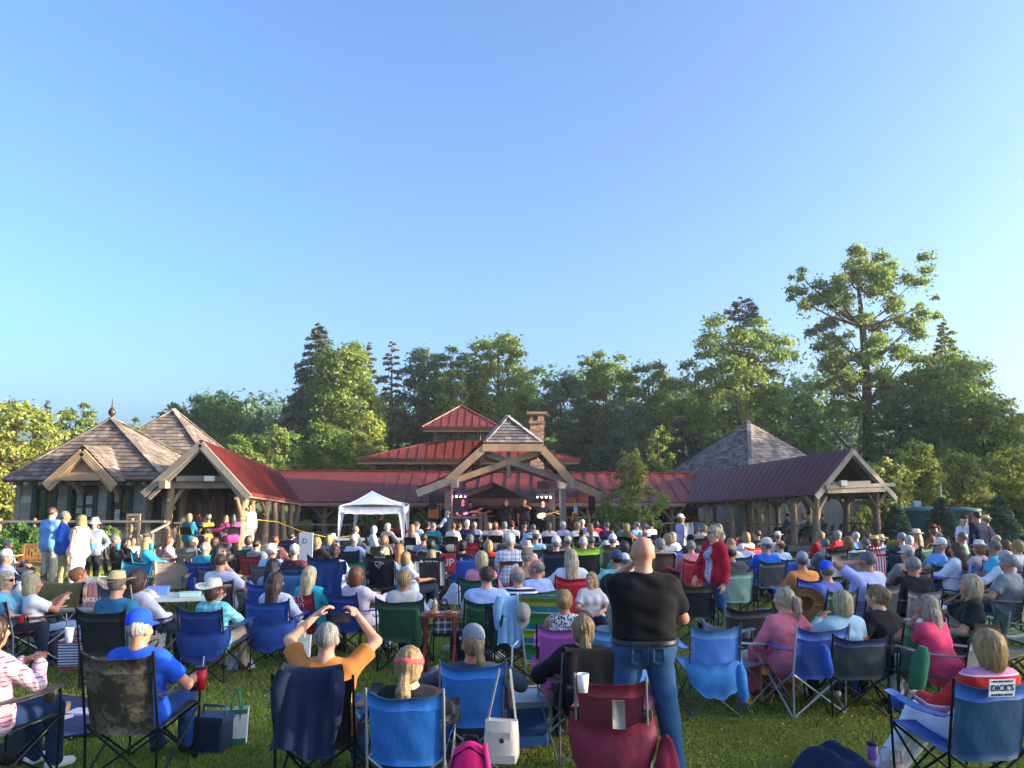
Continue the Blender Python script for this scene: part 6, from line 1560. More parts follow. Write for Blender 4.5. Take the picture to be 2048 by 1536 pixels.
def crowd_far():
 g = 'audience at the front tables'
 T = lambda px, py, sex, lab, hair, top, **k: sit(px, py, sex, lab, hair, top, k.pop('ch', BK), Y=k.pop('Y', 25.5), group=g, lean=k.pop('lean', 4), **k)
 # front tables, left to right
 T(712, 1051, 'm', 'bald man in cream jacket at front white table, facing right', 'f:lgray', '#d9d2c0:long', head=60, Y=24.6)
 T(749, 1051, 'f', 'white-haired woman in white jacket bent over front white table', 'b:white', '#e4e4e6:long', head=70, lean=-8, Y=24.2)
 T(776, 1046, 'f', 'woman with white cropped hair in patterned cream blouse', 'c:white', ('#cdc4b6', 'long', 'mottle', '#8a8278'), Y=25.)
 T(802, 1040, 'm', 'man in dark red shirt under the canopy edge', 's:gray', '#8e2434:long', Y=26.2)
 T(825, 1048, 'f', 'woman with very long honey hair in white top', 'l:copper', '#e2ddd6:long', Y=24.2)
 T(834, 1042, 'm', 'grey man in white shirt beyond the honey-haired woman', 's:gray', '#dcdce0:long', Y=26.)
 T(856, 1042, 'f', 'dark curly-haired person in black near the speaker', 'c:dbrown', '#22242a:long', Y=26.6)
 T(867, 1044, 'm', 'grey-haired man in teal polo', 's:gray', '#1f8a98:short', Y=24.6)
 T(906, 1045, 'f', 'woman with brown bun in cream jumper', 'bun:auburn', '#d8d0c0:long', Y=24.4)
 T(919, 1046, 'm', 'brown-haired man just right of the brown bun woman', 's:brown', '#d6cfc6:long', Y=26.)
 T(934, 1039, 'm', 'man in white flat cap and navy blazer', 's:white', '#222c48:long', Y=25., hat=('cap', '#e0ddd4'))
 T(949, 1043, 'm', 'grey man in white shirt right of flat cap man', 's:lgray', '#e2e2e4:long', Y=25.6)
 T(979, 1045, 'f', 'blonde woman in white top left of the pink shawl', 'b:blond', '#e8e4de:long', Y=25.4)
 T(991, 1043, 'f', 'auburn woman wearing pink plaid shawl', 'mb:auburn', ('#dba79c', 'long', 'plaid', '#ece0d8'), Y=24.9)
 T(1009, 1042, 'f', 'grey woman in pale pink top before the drum', 'mb:gray', '#d8b8a8:long', Y=25.8)
 T(1024, 1041, 'm', 'person in dark red cap and white shirt', 's:dbrown', '#dedad6:short', Y=25., hat=('cap', '#6b2d2a'))
 T(1049, 1042, 'm', 'man in black cap and black shirt at front table', 's:gray', '#2c2a2e:short', Y=25.2, hat=('cap', '#1c1c1f'))
 T(1066, 1048, 'm', 'grey man in light blue shirt facing the guitarist', 's:gray', '#9fc0e6:long', Y=23.8)
 T(1098, 1044, 'f', 'brown ponytail woman in pale floral dress', 'p:brown', ('#dcc8c0', 'long', 'floral', '#b06a70'), Y=24.4)
 T(1126, 1043, 'f', 'white-haired woman in lavender sweater', 'c:white', '#b9b4d2:long', Y=24.6)
 T(1154, 1044, 'f', 'short blonde woman in cream cardigan', 'c:blond', '#e2d8c4:long', Y=24.4)
 T(1164, 1038, 'm', 'white-haired man in navy sweater', 's:white', '#2a3c72:long', Y=26.)
 T(1181, 1046, 'f', 'long auburn-haired woman in white at front table', 'l:copper', '#e6dfd8:long', Y=24.6)
 T(1192, 1040, 'f', 'dark-haired woman in bright red top', 'mb:dbrown', '#c81f2c:long', Y=25.6)
 T(1213, 1043, 'm', 'grey-haired person in dark purple jacket', 's:gray', '#3a2a56:long', Y=24.8)
 T(1242, 1045, 'f', 'short brown-haired woman in teal top', 'c:brown', '#1f6c72:long', Y=24.8)
 T(1254, 1046, 'f', 'blonde woman in olive tank top leaning right', 'b:blond', '#6f6b44:none', Y=23.8, lean=-4, arms=('lap', 'table'), head=30)
 T(1273, 1043, 'm', 'grey man in pale aqua shirt near young tree', 's:lgray', '#a4ccd4:long', Y=25.2)
 T(1288, 1046, 'm', 'grey man in pale lavender shirt near young tree', 's:gray', '#ccc6dc:long', Y=24.6)
 T(1301, 1042, 'm', 'dark-haired man in white shirt at table end', 's:dbrown', '#e6e6ea:long', Y=25.6)
 T(1289, 1060, 'm', 'balding man in white shirt with back to the near row', 'f:lgray', '#d6d2dc:long', Y=22.4)
 T(1394, 1049, 'm', 'man in royal blue cap and grey plaid shirt', 's:gray', ('#8a8480', 'short', 'plaid', '#5a5654'), Y=24., hat=('cap', '#1f56b4'))
 T(1407, 1049, 'f', 'blonde woman beside royal blue cap man', 'b:dirty', '#b8a898:long', Y=25.2)
 T(1436, 1047, 'f', 'woman with long silver hair behind red cardigan walker', 'l:ash', '#c8c0b4:long', Y=22.6)
 # second row
 g = 'audience seated on the lawn'
 D = lambda px, py, sex, lab, hair, top, ch=None, **k: sit(px, py, sex, lab, hair, top, ch, **k)
 D(16, 1081, 'm', 'grey man in blue shirt at far left edge by shrub', 's:gray', '#4a86b8:short', 'camp:#24305c:navy', head=60, Y=17.6)
 D(15, 1097, 'm', 'man in cream cap and lavender shirt at left edge', 's:lgray', '#8f95d6:short', 'camp:#3a3532:dark brown', head=70, hat=('cap', '#dcd3c2'))
 D(232, 1068, 'm', 'grey man in black jacket facing right by stair', 's:gray', '#1e2024:long', 'camp:#2a2a2e:charcoal', head=70, Y=17.8)
 D(254, 1076, 'f', 'dark-haired woman in black beside the stair', 'l:dbrown', '#26262c:long', None, head=40, Y=19.4)
 D(266, 1074, 'f', 'girl in white turning her face to camera', 'l:brown', '#e2e2e6:long', None, head=150, Y=20.2, face=True)
 D(296, 1073, 'f', 'long blonde woman in turquoise facing right', 'l:blond', '#2aa0c4:long', 'camp:#1f8a9c:turquoise', head=75, Y=17.6)
 D(339, 1072, 'f', 'brown-haired woman in red patterned top and glasses', 'mb:auburn', ('#a8485a', 'long', 'mottle', '#e8dcdc'), 'camp:#8f8274:tan', head=80, Y=19.2)
 D(389, 1075, 'f', 'short blonde woman in cream top by left posts', 'c:plat', '#e6dcc0:long', 'camp:#8f7f6c:beige', Y=18.6)
 D(419, 1073, 'f', 'dirty-blonde woman behind the bald turquoise man', 'b:dirty', '#7f7a80:long', 'camp:#2a2a2e:black', Y=19.6)
 D(431, 1075, 'f', 'woman with curly brown hair raising a hand', 'c:brown', '#4a4a52:long', 'camp:#3a3f48:charcoal', arms=('lap', 'temple'), Y=18.4)
 D(499, 1070, 'f', 'short brown-haired woman in grey shirt by posts', 'mb:brown', '#a9adb6:short', 'camp:#1e5a3c:green', Y=19.)
 D(514, 1078, 'm', 'dark-haired man in the red sling chair row', 's:dbrown', '#7f868c:short', 'camp:#a3202c:red', Y=17.)
 D(551, 1071, 'm', 'man with reddish hair in coral shirt', 's:auburn', '#d98872:short', 'camp:#8f8880:grey', Y=18.4, wide=1.03)
 D(584, 1064, 'm', 'dark-haired person in tall navy chair with raised hand', 's:dbrown', '#222228:long', 'high:#1c2c48:navy', Y=19.8, arms=('lap', 'temple'))
 D(606, 1069, 'm', 'boy in white and blue cap beside white sign', 's:brown', '#e0dee4:short', 'camp:#1f5f40:green', Y=18.8, hat=('cap', '#3f6ab0'), sc=.92)
 D(635, 1074, 'f', 'woman with tangled blonde-brown curls in black', 'c:dirty', '#26262a:long', None, Y=18.2)
 D(659, 1069, 'f', 'light brown-haired woman in slate blue top', 'b:dirty', '#7f90b0:short', 'camp:#4f5f72:slate', Y=19.6)
 D(666, 1066, 'f', 'woman in tan bucket hat far from camera', 'b:brown', '#8a8278:short', None, Y=21.8, hat=('bucket', '#d6c6a2'))
 D(709, 1068, 'm', 'man in pale cap with dark blue chair back', 's:lgray', '#cdd6ea:short', 'camp:#1c2a3c:dark navy', Y=18.8, hat=('cap', '#d8d0bc'))
 D(770, 1070, 'f', 'strawberry blonde woman in pale-rimmed lawn chair', 'l:copper', '#a04050:long', 'lawn:#6b4f42:brown', Y=18.6)
 D(847, 1066, 'm', 'dark-haired man in grey sweatshirt', 's:brown', '#85889a:long', 'camp:#5a2630:maroon', Y=18.4)
 D(863, 1077, 'f', 'dark-haired woman in light blue shirt on lawn chair', 'mb:black', '#a6cfe4:long', 'lawn:#5f5348:grey-brown', Y=17.)
 D(925, 1080, 'f', 'woman with dark curls in black shirt', 'c:black', '#222226:short', 'wide:#1f4fb0:blue', Y=16.4)
 D(940, 1069, 'f', 'woman with grey curls in red mesh chair', 'c:gray', '#8a3a42:short', 'high:#b3202e:red', Y=18.6)
 D(976, 1079, 'f', 'blonde woman with red scarf near lawn middle', 'b:blond', '#b8322e:long', 'camp:#3a3f48:charcoal', Y=17.)
 D(1021, 1066, 'm', 'broad man in white cap and white check shirt', 's:white', ('#dcdfe6', 'short', 'plaid', '#7f8a9c'), 'fold:#6b4a34:brown', Y=15.2, hat=('cap', '#e6e6e6'), wide=1.06, belly=.03)
 D(1071, 1061, 'm', 'person in straw hat in dark green chair', 's:gray', '#8fb8d0:short', 'camp:#1c5440:dark green', Y=18.8, hat=('straw', '#cdbd94'))
 D(1055, 1080, 'f', 'person in pink bucket hat', 'mb:gray', '#c89a90:short', None, Y=17.2, hat=('bucket', '#dca898'))
 D(1112, 1071, 'm', 'man in white cap and blue check shirt', 's:lgray', ('#9fc6e0', 'short', 'plaid', '#e0ecf4'), 'high:#1e2438:dark navy', Y=15.6, hat=('cap', '#e2e2e2'))
 D(1135, 1071, 'm', 'man in beige cap in bright blue chair', 's:gray', '#9a9080:short', 'camp:#2a5fb4:bright blue', Y=18.4, hat=('cap', '#cfc4aa'))
 D(1164, 1060, 'f', 'woman in black felt hat and shawl', 'mb:brown', '#2a2a2e:long', BK, Y=20.4, hat=('fedora', '#2a2624', '#1a1614'))
 D(1167, 1072, 'm', 'white-haired man in blue shirt with neon-edged chair', 's:white', '#5f9ac8:short', 'high:#17181a:black:#9ad83a:#9ad83a', Y=16.4)
 D(1182, 1071, 'm', 'dark grey-haired man in grey jacket beside neon-edged chair', 's:gray', '#6a6a72:long', 'camp:#3a3a40:charcoal', Y=18.)
 D(1225, 1067, 'm', 'man in white and purple cap in olive chair', 's:gray', '#e6e6ea:short', 'high:#5f5f3c:olive', Y=17.2, hat=('cap', '#d8d2ea'))
 D(1220, 1060, 'f', 'brown-haired woman behind the purple and white cap', 'b:brown', '#cac4c0:long', BK, Y=20.8)
 D(1247, 1081, 'f', 'dark brown-haired woman in turquoise shirt', 'b:dbrown', '#3fb4b0:short', 'camp:#2fa0a0:turquoise', Y=15.2)
 D(1319, 1077, 'm', 'grey-haired man in brown mesh lawn chair', 'c:lgray', '#b04044:short', 'lawn:#5c4a3c:brown', Y=16.4)
 D(1334, 1066, 'f', 'blonde woman in blue sling chair, left of two blondes', 'mb:blond', '#d8d4cc:short', 'camp:#2f74c4:sky blue', Y=18.2)
 D(1343, 1063, 'f', 'second blonde woman close behind the blue sling chair', 'b:plat', '#c8ccd2:short', None, Y=19.8)
 D(1380, 1068, 'm', 'man in black cap left of the red cardigan walker', 's:dbrown', '#2a2a30:short', 'camp:#1d1d20:black', Y=18.2, hat=('cap', '#1b1b1e'))
 D(1382, 1080, 'm', 'short grey-haired man in pink polo', 's:lgray', '#d8808c:short', 'camp:#c01f2e:red', Y=15.8)
 D(1462, 1076, 'f', 'woman with loose blonde hair right of red cardigan walker', 'l:blond', '#d8dad8:long', 'camp:#3f4a4f:slate', Y=16.6)
 D(1492, 1063, 'f', 'blonde woman in bright red chair beside right shelter', 'b:blond', '#e8e0e0:short', 'camp:#c8202c:bright red', Y=19.4)
 D(1513, 1059, 'm', 'man in sunglasses and dark jacket turned left', 's:brown', '#2f3136:long', None, head=-70, Y=20.6, glasses='glasses')
 D(1555, 1063, 'm', 'man in white fedora near right posts', 's:gray', '#cfd2d8:short', BK, Y=20.4, hat=('fedora', '#e8e4da', '#3a3632'))
 D(1531, 1074, 'm', 'man in cream cap and royal blue shirt', 's:gray', '#1f62c8:short', 'camp:#3f434a:grey:#2a2a2c', Y=15.2, hat=('cap', '#ddd6c6'), wide=1.04)
 D(1559, 1079, 'm', 'balding brown-haired man in pale blue shirt', 'f:brown', '#b8ccdc:short', 'camp:#1f4fa4:blue', Y=16.2)
 D(1639, 1063, 'm', 'curly blond boy in red shirt', 'c:dirty', '#c8242c:short', None, Y=20., sc=.92)
 D(1648, 1076, 'm', 'grey-haired person hidden behind black and grey mesh chair', 's:gray', '#6f7478:short', 'high:#17181b:black::#17181b', Y=16.2)
 D(1674, 1061, 'f', 'grey-haired woman in red vest', 'c:lgray', '#c02a30:short', BK, Y=20.2)
 D(1694, 1067, 'f', 'copper-bobbed woman in pale blue jacket', 'b:copper', '#a9c0cc:long', 'lawn:#6f7a80:grey', Y=16.4)
 D(1710, 1063, 'm', 'white-haired man behind copper bob woman', 's:white', '#4a86c0:short', BK, Y=19.4)
 D(1734, 1065, 'f', 'auburn woman by the right handrail', 'mb:auburn', '#b8a498:long', BK, Y=20.6)
 D(1728, 1075, 'm', 'person with grey hair behind second black mesh chair', 's:gray', '#7a7468:short', 'high:#1a1b1e:black::#8f8f90', Y=16.8)
 D(1748, 1071, 'f', 'woman in floppy straw hat, left of the two straw hats', 'mb:brown', '#d0c4b0:short', BK, Y=18.4, hat=('straw', '#cfb57c'))
 D(1760, 1069, 'm', 'man in straw hat, right of the two straw hats', 's:gray', '#3f78c0:short', BK, Y=19., hat=('straw', '#d8c694'))
 D(1802, 1065, 'm', 'man in blue camouflage cap and dark shirt', 's:gray', '#3a4046:short', 'camp:#1f4f3c:green', Y=19.2, hat=('cap', '#7f8fa0'))
 D(1817, 1071, 'f', 'white-haired woman in red and white', 'c:white', '#c8404a:short', None, Y=18.6)
 D(1831, 1058, 'f', 'blonde woman in cream fedora and lace top', 'l:blond', '#e0c8bc:none', 'camp:#1f5a48:green', Y=19.4, hat=('fedora', '#ddd2b4', '#4a4238'))
 D(1864, 1048, 'f', 'auburn woman in brown felt hat behind bald man', 'l:auburn', '#8a5a4a:long', None, Y=22.6, hat=('fedora', '#6f4a34', '#3a2a20'))
 D(1873, 1051, 'm', 'man in brown wide-brimmed hat beside auburn woman', 's:brown', '#7a5a4a:long', None, Y=23.4, hat=('straw', '#5f4432', '#2a1e18'))
 D(1877, 1062, 'm', 'bald man in light blue near the clipped spruces', 'f:lgray', '#6aa0dc:short', BK, head=-40, Y=19.6)
 D(1879, 1074, 'm', 'man in white cap and sunglasses leaning back', 's:lgray', '#6fa8e0:short', 'camp:#1f4f46:green', head=-80, lean=24, Y=15.4, hat=('cap', '#e0dccf'), glasses='glasses', legs='#cfc4b0', lg='out')
 D(1904, 1068, 'f', 'long dark-haired woman right of the leaning man', 'l:black', '#3a2a34:long', None, Y=18.8)
 D(1923, 1063, 'm', 'man with glasses in sage green shirt', 's:gray', '#8fb092:short', 'camp:#2a3038:charcoal', head=-60, Y=18.)
 D(1911, 1083, 'f', 'dark brown-haired woman in white by blue chair', 'l:brown', '#e4e4e8:long', 'camp:#2560c0:blue:#b8b8bc', Y=14.4, head=-50)
 D(1956, 1080, 'f', 'woman in white brimmed hat at right table', 'mb:copper', '#e0b8b0:short', 'camp:#2a66c4:blue', Y=15.6, hat=('fedora', '#ece6d8', '#8a7a68'))
 D(1986, 1080, 'm', 'grey-haired man in turquoise tee with bare knees', 's:gray', '#3fb8d0:short', 'camp:#24443c:dark green', Y=14.2, head=-55, lg='out', legs=('#8f8a7a', .3))
 D(1991, 1068, 'm', 'older man with pink face and grey hair, right edge', 'f:lgray', '#b0a8a4:short', BK, head=-60, Y=18.4)
 D(2010, 1080, 'f', 'auburn woman in dotted dark red top', 'b:auburn', ('#6a2430', 'short', 'mottle', '#d8c8c8'), BK, Y=17.2)
 D(2033, 1080, 'f', 'curly short blonde woman in white, right edge', 'c:blond', '#dcd8d4:short', 'camp:#2f3438:charcoal', Y=15.4)
 D(2044, 1070, 'f', 'black-haired woman at extreme right edge', 'b:black', '#2a3a5a:short', None, Y=20.)
 # people up in the shelters
 u = 'people up in the log shelters'
 K = dict(group=u, z0=.1)
 sit(379, 1026, 'f', 'blonde woman in teal jacket seated in left shelter', 'b:dirty', '#1f6c80:long', BK, Y=23.9, head=20, lod=2, **K)
 sit(399, 1028, 'f', 'brown-haired woman in denim jacket in left shelter', 'b:auburn', '#47597f:long', BK, Y=24.9, head=10, lod=2, **K)
 sit(417, 1028, 'm', 'man in pale cap and yellow shirt in left shelter', 's:gray', '#c8962e:short', BK, Y=25., head=-60, hat=('cap', '#d8d0c0'), **K)
 sit(452, 1030, 'f', 'blonde woman next to hot pink jacket', 'l:blond', '#4a4a56:long', BK, Y=25.2, head=-40, **K)
 sit(466, 1026, 'f', 'dark-haired woman in hot pink jacket reaching left', 'l:dbrown', '#d83a86:long', BK, Y=23.9, head=-30, arms=('reach', 'lap'), lean=4, **K)
 stand(500, 1008, 25.2, 'f', 'person in pale pink shirt behind left shelter post', 'mb:brown', '#dcc4bc:long', '#e4e0da', head=150, z0=.1, group=u)
 K['z0'] = -.2
 sit(1573, 1026, 'm', 'dark-haired man in blue shirt with crossed legs, right shelter', 's:dbrown', '#3f6088:long', BK, Y=33., head=-60, lg='cross', **K)
 sit(1586, 1027, 'm', 'balding man in lavender shirt, right shelter', 'f:lgray', '#9aa0dc:long', BK, Y=32.6, head=-60, lg='cross', legs='#6f6450', **K)
 sit(1606, 1027, 'f', 'blonde woman in mint top, right shelter', 'b:dirty', '#a8c4b8:long', BK, Y=31.9, head=-60, **K)
 sit(1616, 1029, 'f', 'blonde woman in dark green jacket, right shelter', 'b:blond', '#1f4a3a:long', BK, Y=31.6, head=-60, **K)
 sit(1643, 1025, 'm', 'man in dark suit beside thick shelter post', 's:auburn', '#33363c:long', BK, Y=31.8, head=-50, **K)
 # standing
 stand(106, 1014, 18., 'm', 'man in pale blue polo standing with back turned', 's:brown', '#6f9fd8:short', '#b4aa96', head=15, lean=3, arms=('down', 'pocket'), lod=1)
 stand(131, 1021, 17.2, 'm', 'grey-haired man in bright blue sweater standing', 's:gray', '#2f66c4:long', '#a08f70', head=60, look=10, arms=('down', 'pocket'), lod=1, belly=.02)
 stand(162, 1029, 17., 'f', 'woman in white puffer vest with hand on hip', 'l:blond', '#7a5a50:none', '#e6e6ea', head=-75, pitch=-8, arms=('down', 'hips'), vest='#ece8e0', lod=1, infl=.022)
 stand(190, 1034, 18.4, 'f', 'woman in cream bucket hat and sunglasses', 'mb:brown', ('#5c6a86:long:mottle:#8a94aa'), '#1c1e24', head=165, arms=('hips', 'down'), hat=('bucket', '#e2d8b8'), glasses='glasses', lod=1)
 stand(1362, 1027, 22., 'f', 'woman in white cap and blue floral shirt holding a towel', 'mb:auburn', ('#c9cde0:short:mottle:#7f86b0'), '#23252c', head=70, arms=('fwd', 'front'), hat=('cap', '#f0f0f0'))
 stand(894, 1021, 27.4, 'm', 'grey-haired man in navy vest standing at front tables', 's:lgray', '#dfe0ea:long', '#3a3a40', head=-60, vest='#27304a', arms=('fwd', 'fwd'), lean=-6)
 stand(762, 1025, 28., 'm', 'sound technician in black cap under white canopy', 's:dbrown', '#1b1c20:short', '#202226', head=70, arms=('fwd', 'fwd'), hat=('cap', '#151517'), group='band and crew')
 stand(1928, 1029, 20., 'f', 'woman in black cap and white shirt by water tanks', 'p:plat', '#e4e8f0:long', '#5c7ea4', head=60, arms=('down', 'fwd'), hat=('cap', '#1a1a1c'))
 stand(1943, 1030, 20.6, 'f', 'laughing auburn woman in patterned blouse', 'l:auburn', ('#d8d2cc:short:mottle:#5f7470'), '#2f3a58', head=160, arms=('fwd', 'front'), face=True)
 stand(1952, 1022, 19.4, 'm', 'man in navy blazer seen from behind', 's:dbrown', '#1f2740:long', '#232630', head=-20, arms=('down', 'down'))
 stand(1970, 1030, 19.8, 'm', 'man in straw hat, navy vest and purple sleeves', 's:gray', '#6f72c8:short', '#2c2f3a', head=-40, vest='#20263a', arms=('down', 'hips'), hat=('fedora', '#d8c698', '#4a3a2a'))
crowd_far()
def crowd_mid():
 D = lambda px, py, sex, lab, hair, top, ch=None, **k: sit(px, py, sex, lab, hair, top, ch, **k)
 D(412, 1082, 'm', 'bald man in turquoise shirt in blue chair', 'f:lgray', '#2fa6c0:short', 'camp:#1c3f9c:royal blue:#8f9298', Y=15.2)
 D(440, 1089, 'f', 'woman with dark hair, glasses on head, ripped jeans', 'l:dbrown', '#3a3a40:none', 'camp:#4a4f55:grey', legs='#8fb0d0', Y=14.2, head=40, lg='out', glasses='topglasses')
 D(443, 1106, 'm', 'dark-haired man in pale lavender shirt', 's:brown', '#d0cce0:short', 'camp:#453f49:grey-purple:#8f9298', Y=12.)
 D(544, 1086, 'm', 'man in white cap facing grey chair', 's:white', '#a9c8e8:short', 'camp:#5a5f63:grey', Y=14.8, hat=('cap', '#ece8e0'))
 D(589, 1087, 'm', 'man in white cap and maroon shirt', 's:lgray', '#5a2836:long', 'camp:#2a4a74:steel blue', Y=14.6, hat=('cap', '#e0e0da'))
 D(669, 1086, 'f', 'woman with brown topknot hair in navy chair', 'pony:brown'.replace('pony', 'p'), '#c8ccd6:long', 'high:#20406c:navy', Y=13.8, sc=1.03)
 D(547, 1116, 'f', 'straight dark brown-haired woman beside steel blue jacket', 'l:dbrown', '#8f99b0:short', 'camp:#2456a8:blue:#b8babf', Y=11.8)
 D(554, 1144, 'f', 'woman with long wavy brown hair in grey print blouse', 'l:brown', ('#b4b8c8', 'long', 'mottle', '#d8dae4'), 'camp:#1e4494:blue', legs='#26365a', head=10, look=14)
 D(621, 1131, 'f', 'long platinum-haired woman in turquoise sleeves', 'l:plat', '#25b4c0:long', 'camp:#9c1c2c:crimson:#222224', Y=10.6, head=22)
 D(714, 1131, 'f', 'red-brown bobbed woman in pale pink jacket', 'b:auburn', '#e0ccd0:long', 'camp:#1d3f86:blue and black', legs='#e4e2e4', Y=10.6, head=30, arms=('table', 'table'))
 D(430, 1154, 'f', 'woman in wide cream hat and aqua gingham shirt', 'mb:brown', ('#4fc0c4', 'long', 'gingham', '#a8e4e4'), 'camp:#1c3c80:dark blue', Y=9.4, hat=('wide', '#eee6c8', '#ddd0a8'), head=12, legs='#b8a68c', arms=('lap', 'knee'))
 D(771, 1093, 'f', 'blonde woman with low knot behind black logo chair', 'bun:plat', '#b8c4d0:short', 'high:#15171c:black', Y=15.4)
 D(800, 1086, 'f', 'girl with long strawberry hair in white', 'l:copper', '#e4dcd8:short', None, Y=15.8, sc=.86)
 D(813, 1096, 'f', 'small fair-haired child beside blue bag', 'b:dirty', '#d4dce8:short', None, Y=14.4, sc=.82, head=60)
 D(863, 1098, 'f', 'girl with straight brown hair behind black and grey chair', 'l:dirty', '#c8ccd4:short', 'high:#181c20:grey-black::#181c20', Y=14.8)
 D(963, 1101, 'f', 'platinum-bobbed woman in pink sweater', 'b:plat', '#e68aa0:long', 'camp:#1c5a40:green', Y=12.2)
 D(1055, 1094, 'm', 'man in tan cap and peach shirt', 's:lgray', '#e0a47c:short', 'camp:#b02430:red', Y=12.6, hat=('capb', '#8a7262'), wide=1.04)
 D(1036, 1133, 'm', 'balding man in navy and white striped shirt', 'f:lgray', ('#1c2238', 'short', 'stripe_h', '#dfe2ea', 1.2), 'camp:#1f4a34:dark green', Y=10.2, wide=1.03, glasses='glasses')
 D(1072, 1117, 'm', 'balding man in light blue shirt looking left', 'f:gray', '#8fa4d6:short', 'camp:#1f5a3c:green', Y=10.9, head=-35, look=-35, wide=1.02)
 D(973, 1131, 'm', 'brown-haired man in pale blue polo', 's:brown', '#a6b8e0:short', 'camp:#20503a:forest green', legs='#6f6e70', Y=9.8, wide=1.04, lg='out')
 D(809, 1138, 'f', 'blonde woman with half-up hair and beige vest', 'u:blond', '#c4b8d8:long', 'camp:#1e4a34:dark green', vest='#e0cfbe', Y=9.9)
 D(1142, 1097, 'f', 'woman with long straight blonde hair in white tee', 'l:plat', '#e4e6f0:short', 'camp:#c41c2c:red', legs='#d8d8dc', Y=12.2, head=-4)
 D(1182, 1129, 'f', 'blonde girl facing the camera', 'l:blond', '#dccfc8:short', None, Y=11.4, head=178, face=True, sc=.76, arms=('lap', 'lap'))
 D(1231, 1098, 'm', 'man in slate cap and mint tee', 's:dbrown', '#7cc0c0:short', 'camp:#1f3a66:navy', Y=12.4, hat=('capb', '#4a5a70'), wide=1.03, head=-15)
 D(1249, 1105, 'm', 'man in white cap with black patch', 's:gray', '#e4e4e8:short', None, Y=13.6, hat=('cap', '#e8e6f0'))
 D(1461, 1088, 'm', 'balding man in charcoal shirt behind mint chair', 'f:dbrown', '#4a4e54:short', 'camp:#8fb8a4:mint', Y=13.2, wide=1.03)
 D(1603, 1102, 'm', 'man in grey cap and orange shirt', 's:gray', '#d88a4a:short', 'camp:#2458b4:blue', Y=12.4, hat=('cap', '#9a9ca2'), wide=1.05)
 D(1652, 1120, 'm', 'man in bright blue cap and periwinkle polo', 's:gray', '#5f6cae:short', 'camp:#1c4a34:dark green', Y=10.9, hat=('cap', '#1f56d8', None, -55), wide=1.07, belly=.04, head=-30)
 D(1732, 1101, 'm', 'grey-haired man in pale lavender tee, hand raised to face', 's:gray', '#b4bce8:short', 'camp:#333a3c:dark grey', Y=11.2, arms=('temple', 'lap'), wide=1.06, belly=.04, head=-20)
 D(1813, 1089, 'm', 'man in beige cap in red-trimmed black chair', 's:lgray', '#9a8a84:short', 'camp:#2a2022:red-trimmed black:#b02430', Y=13.4, hat=('cap', '#d6ccb8', None, 40))
 D(1823, 1112, 'm', 'shaven grey-haired man in black tee', 's:lgray', '#17181b:short', 'low:#72777a:grey', Y=11.4, wide=1.11, belly=.03)
 D(2014, 1107, 'm', 'grey-haired man in grey tee near right edge', 's:lgray', '#85888e:short', 'camp:#a58e6c:khaki', Y=11.4, wide=1.05, head=-35, belly=.03)
 D(2008, 1099, 'f', 'person in white hood just beyond grey tee man', 'mb:white', '#e4e4e8:long', None, Y=13.6)
 D(62, 1139, 'f', 'grey-haired woman with sunglasses on head', 'mb:ash', '#d8b8c0:long', 'camp:#3a2a2c:dark', Y=11., glasses='topglasses', head=40)
crowd_mid()
# ------------------------------------------------------------------ the nearest people, chairs and things
def rear_cover(c, col, z0=.64, z1=.30, w_=.34, pat=None):
 """arm pockets and back flap hanging in folds round the back of a chair"""
 mb = MB(); rows = []
 for t in (0, .2, .4, .6, .8, 1):
  row = []
  for j in range(17):
   u = j / 8 - 1; a = u * 1.35; bulge = 1 + .16 * math.sin(PI * t) * (1 - .5 * u * u) + .03 * math.sin(j * 2.1) * t
   row.append((w_ * math.sin(a) * bulge * (1.02 - .06 * t), -.27 - .17 * math.cos(a) * bulge, z0 + .05 * abs(u) ** 2 - (z0 - z1) * t * (.55 + .45 * (1 - u * u)) + .014 * math.sin(j * 1.7 + 2 * t)))
  rows.append(row)
 mb.sheet(rows, .005); return mb.build('rear_cover', fabric(col, sheen=.05), c)
def drape(label, loc, hd, col, w_=.5, z=.93, back=.5, front=.25, y=-.43, seed=0, cat='jacket', name='draped_jacket', sleeves=True):
 root = thing(name, label, cat, loc, R(-hd)); rd = random.Random(seed); mb = MB(); rows = []
 prof = [(-.045 - .03 * k, -back * k / 5) for k in range(5, 0, -1)] + [(-.03, .0), (0, .02), (.03, .0)] + [(.045 + .02 * k, -front * k / 3) for k in range(1, 4)]
 for i, (dy, dz) in enumerate(prof):
  row = []
  for j in range(13):
   u = j / 6 - 1; f = min(1, abs(dz) * 4); row.append((u * w_ / 2 * (1 + .08 * f * math.sin(i * .8 + seed)), y + dy - .018 * f * math.sin(j * 1.6 + seed + i * .25), z + dz * (1 + .07 * math.sin(j * .55 + seed)) - .03 * (1 - u * u)))
  rows.append(row)
 mb.sheet(rows, .009); mb.build('body', fabric(col), root)
 if sleeves:
  for s in (-1, 1):
   x = s * w_ * .42; mb = MB(); mb.tube([(x, y - .05, z - .02), (x + s * .03, y - .09, z - .12), (x + s * .02, y - .085, z - .32), (x - s * .02, y - .09, z - back * .95)], [.055, .058, .05, .042], 9); mb.build('sleeve', fabric(col), root)
 return root
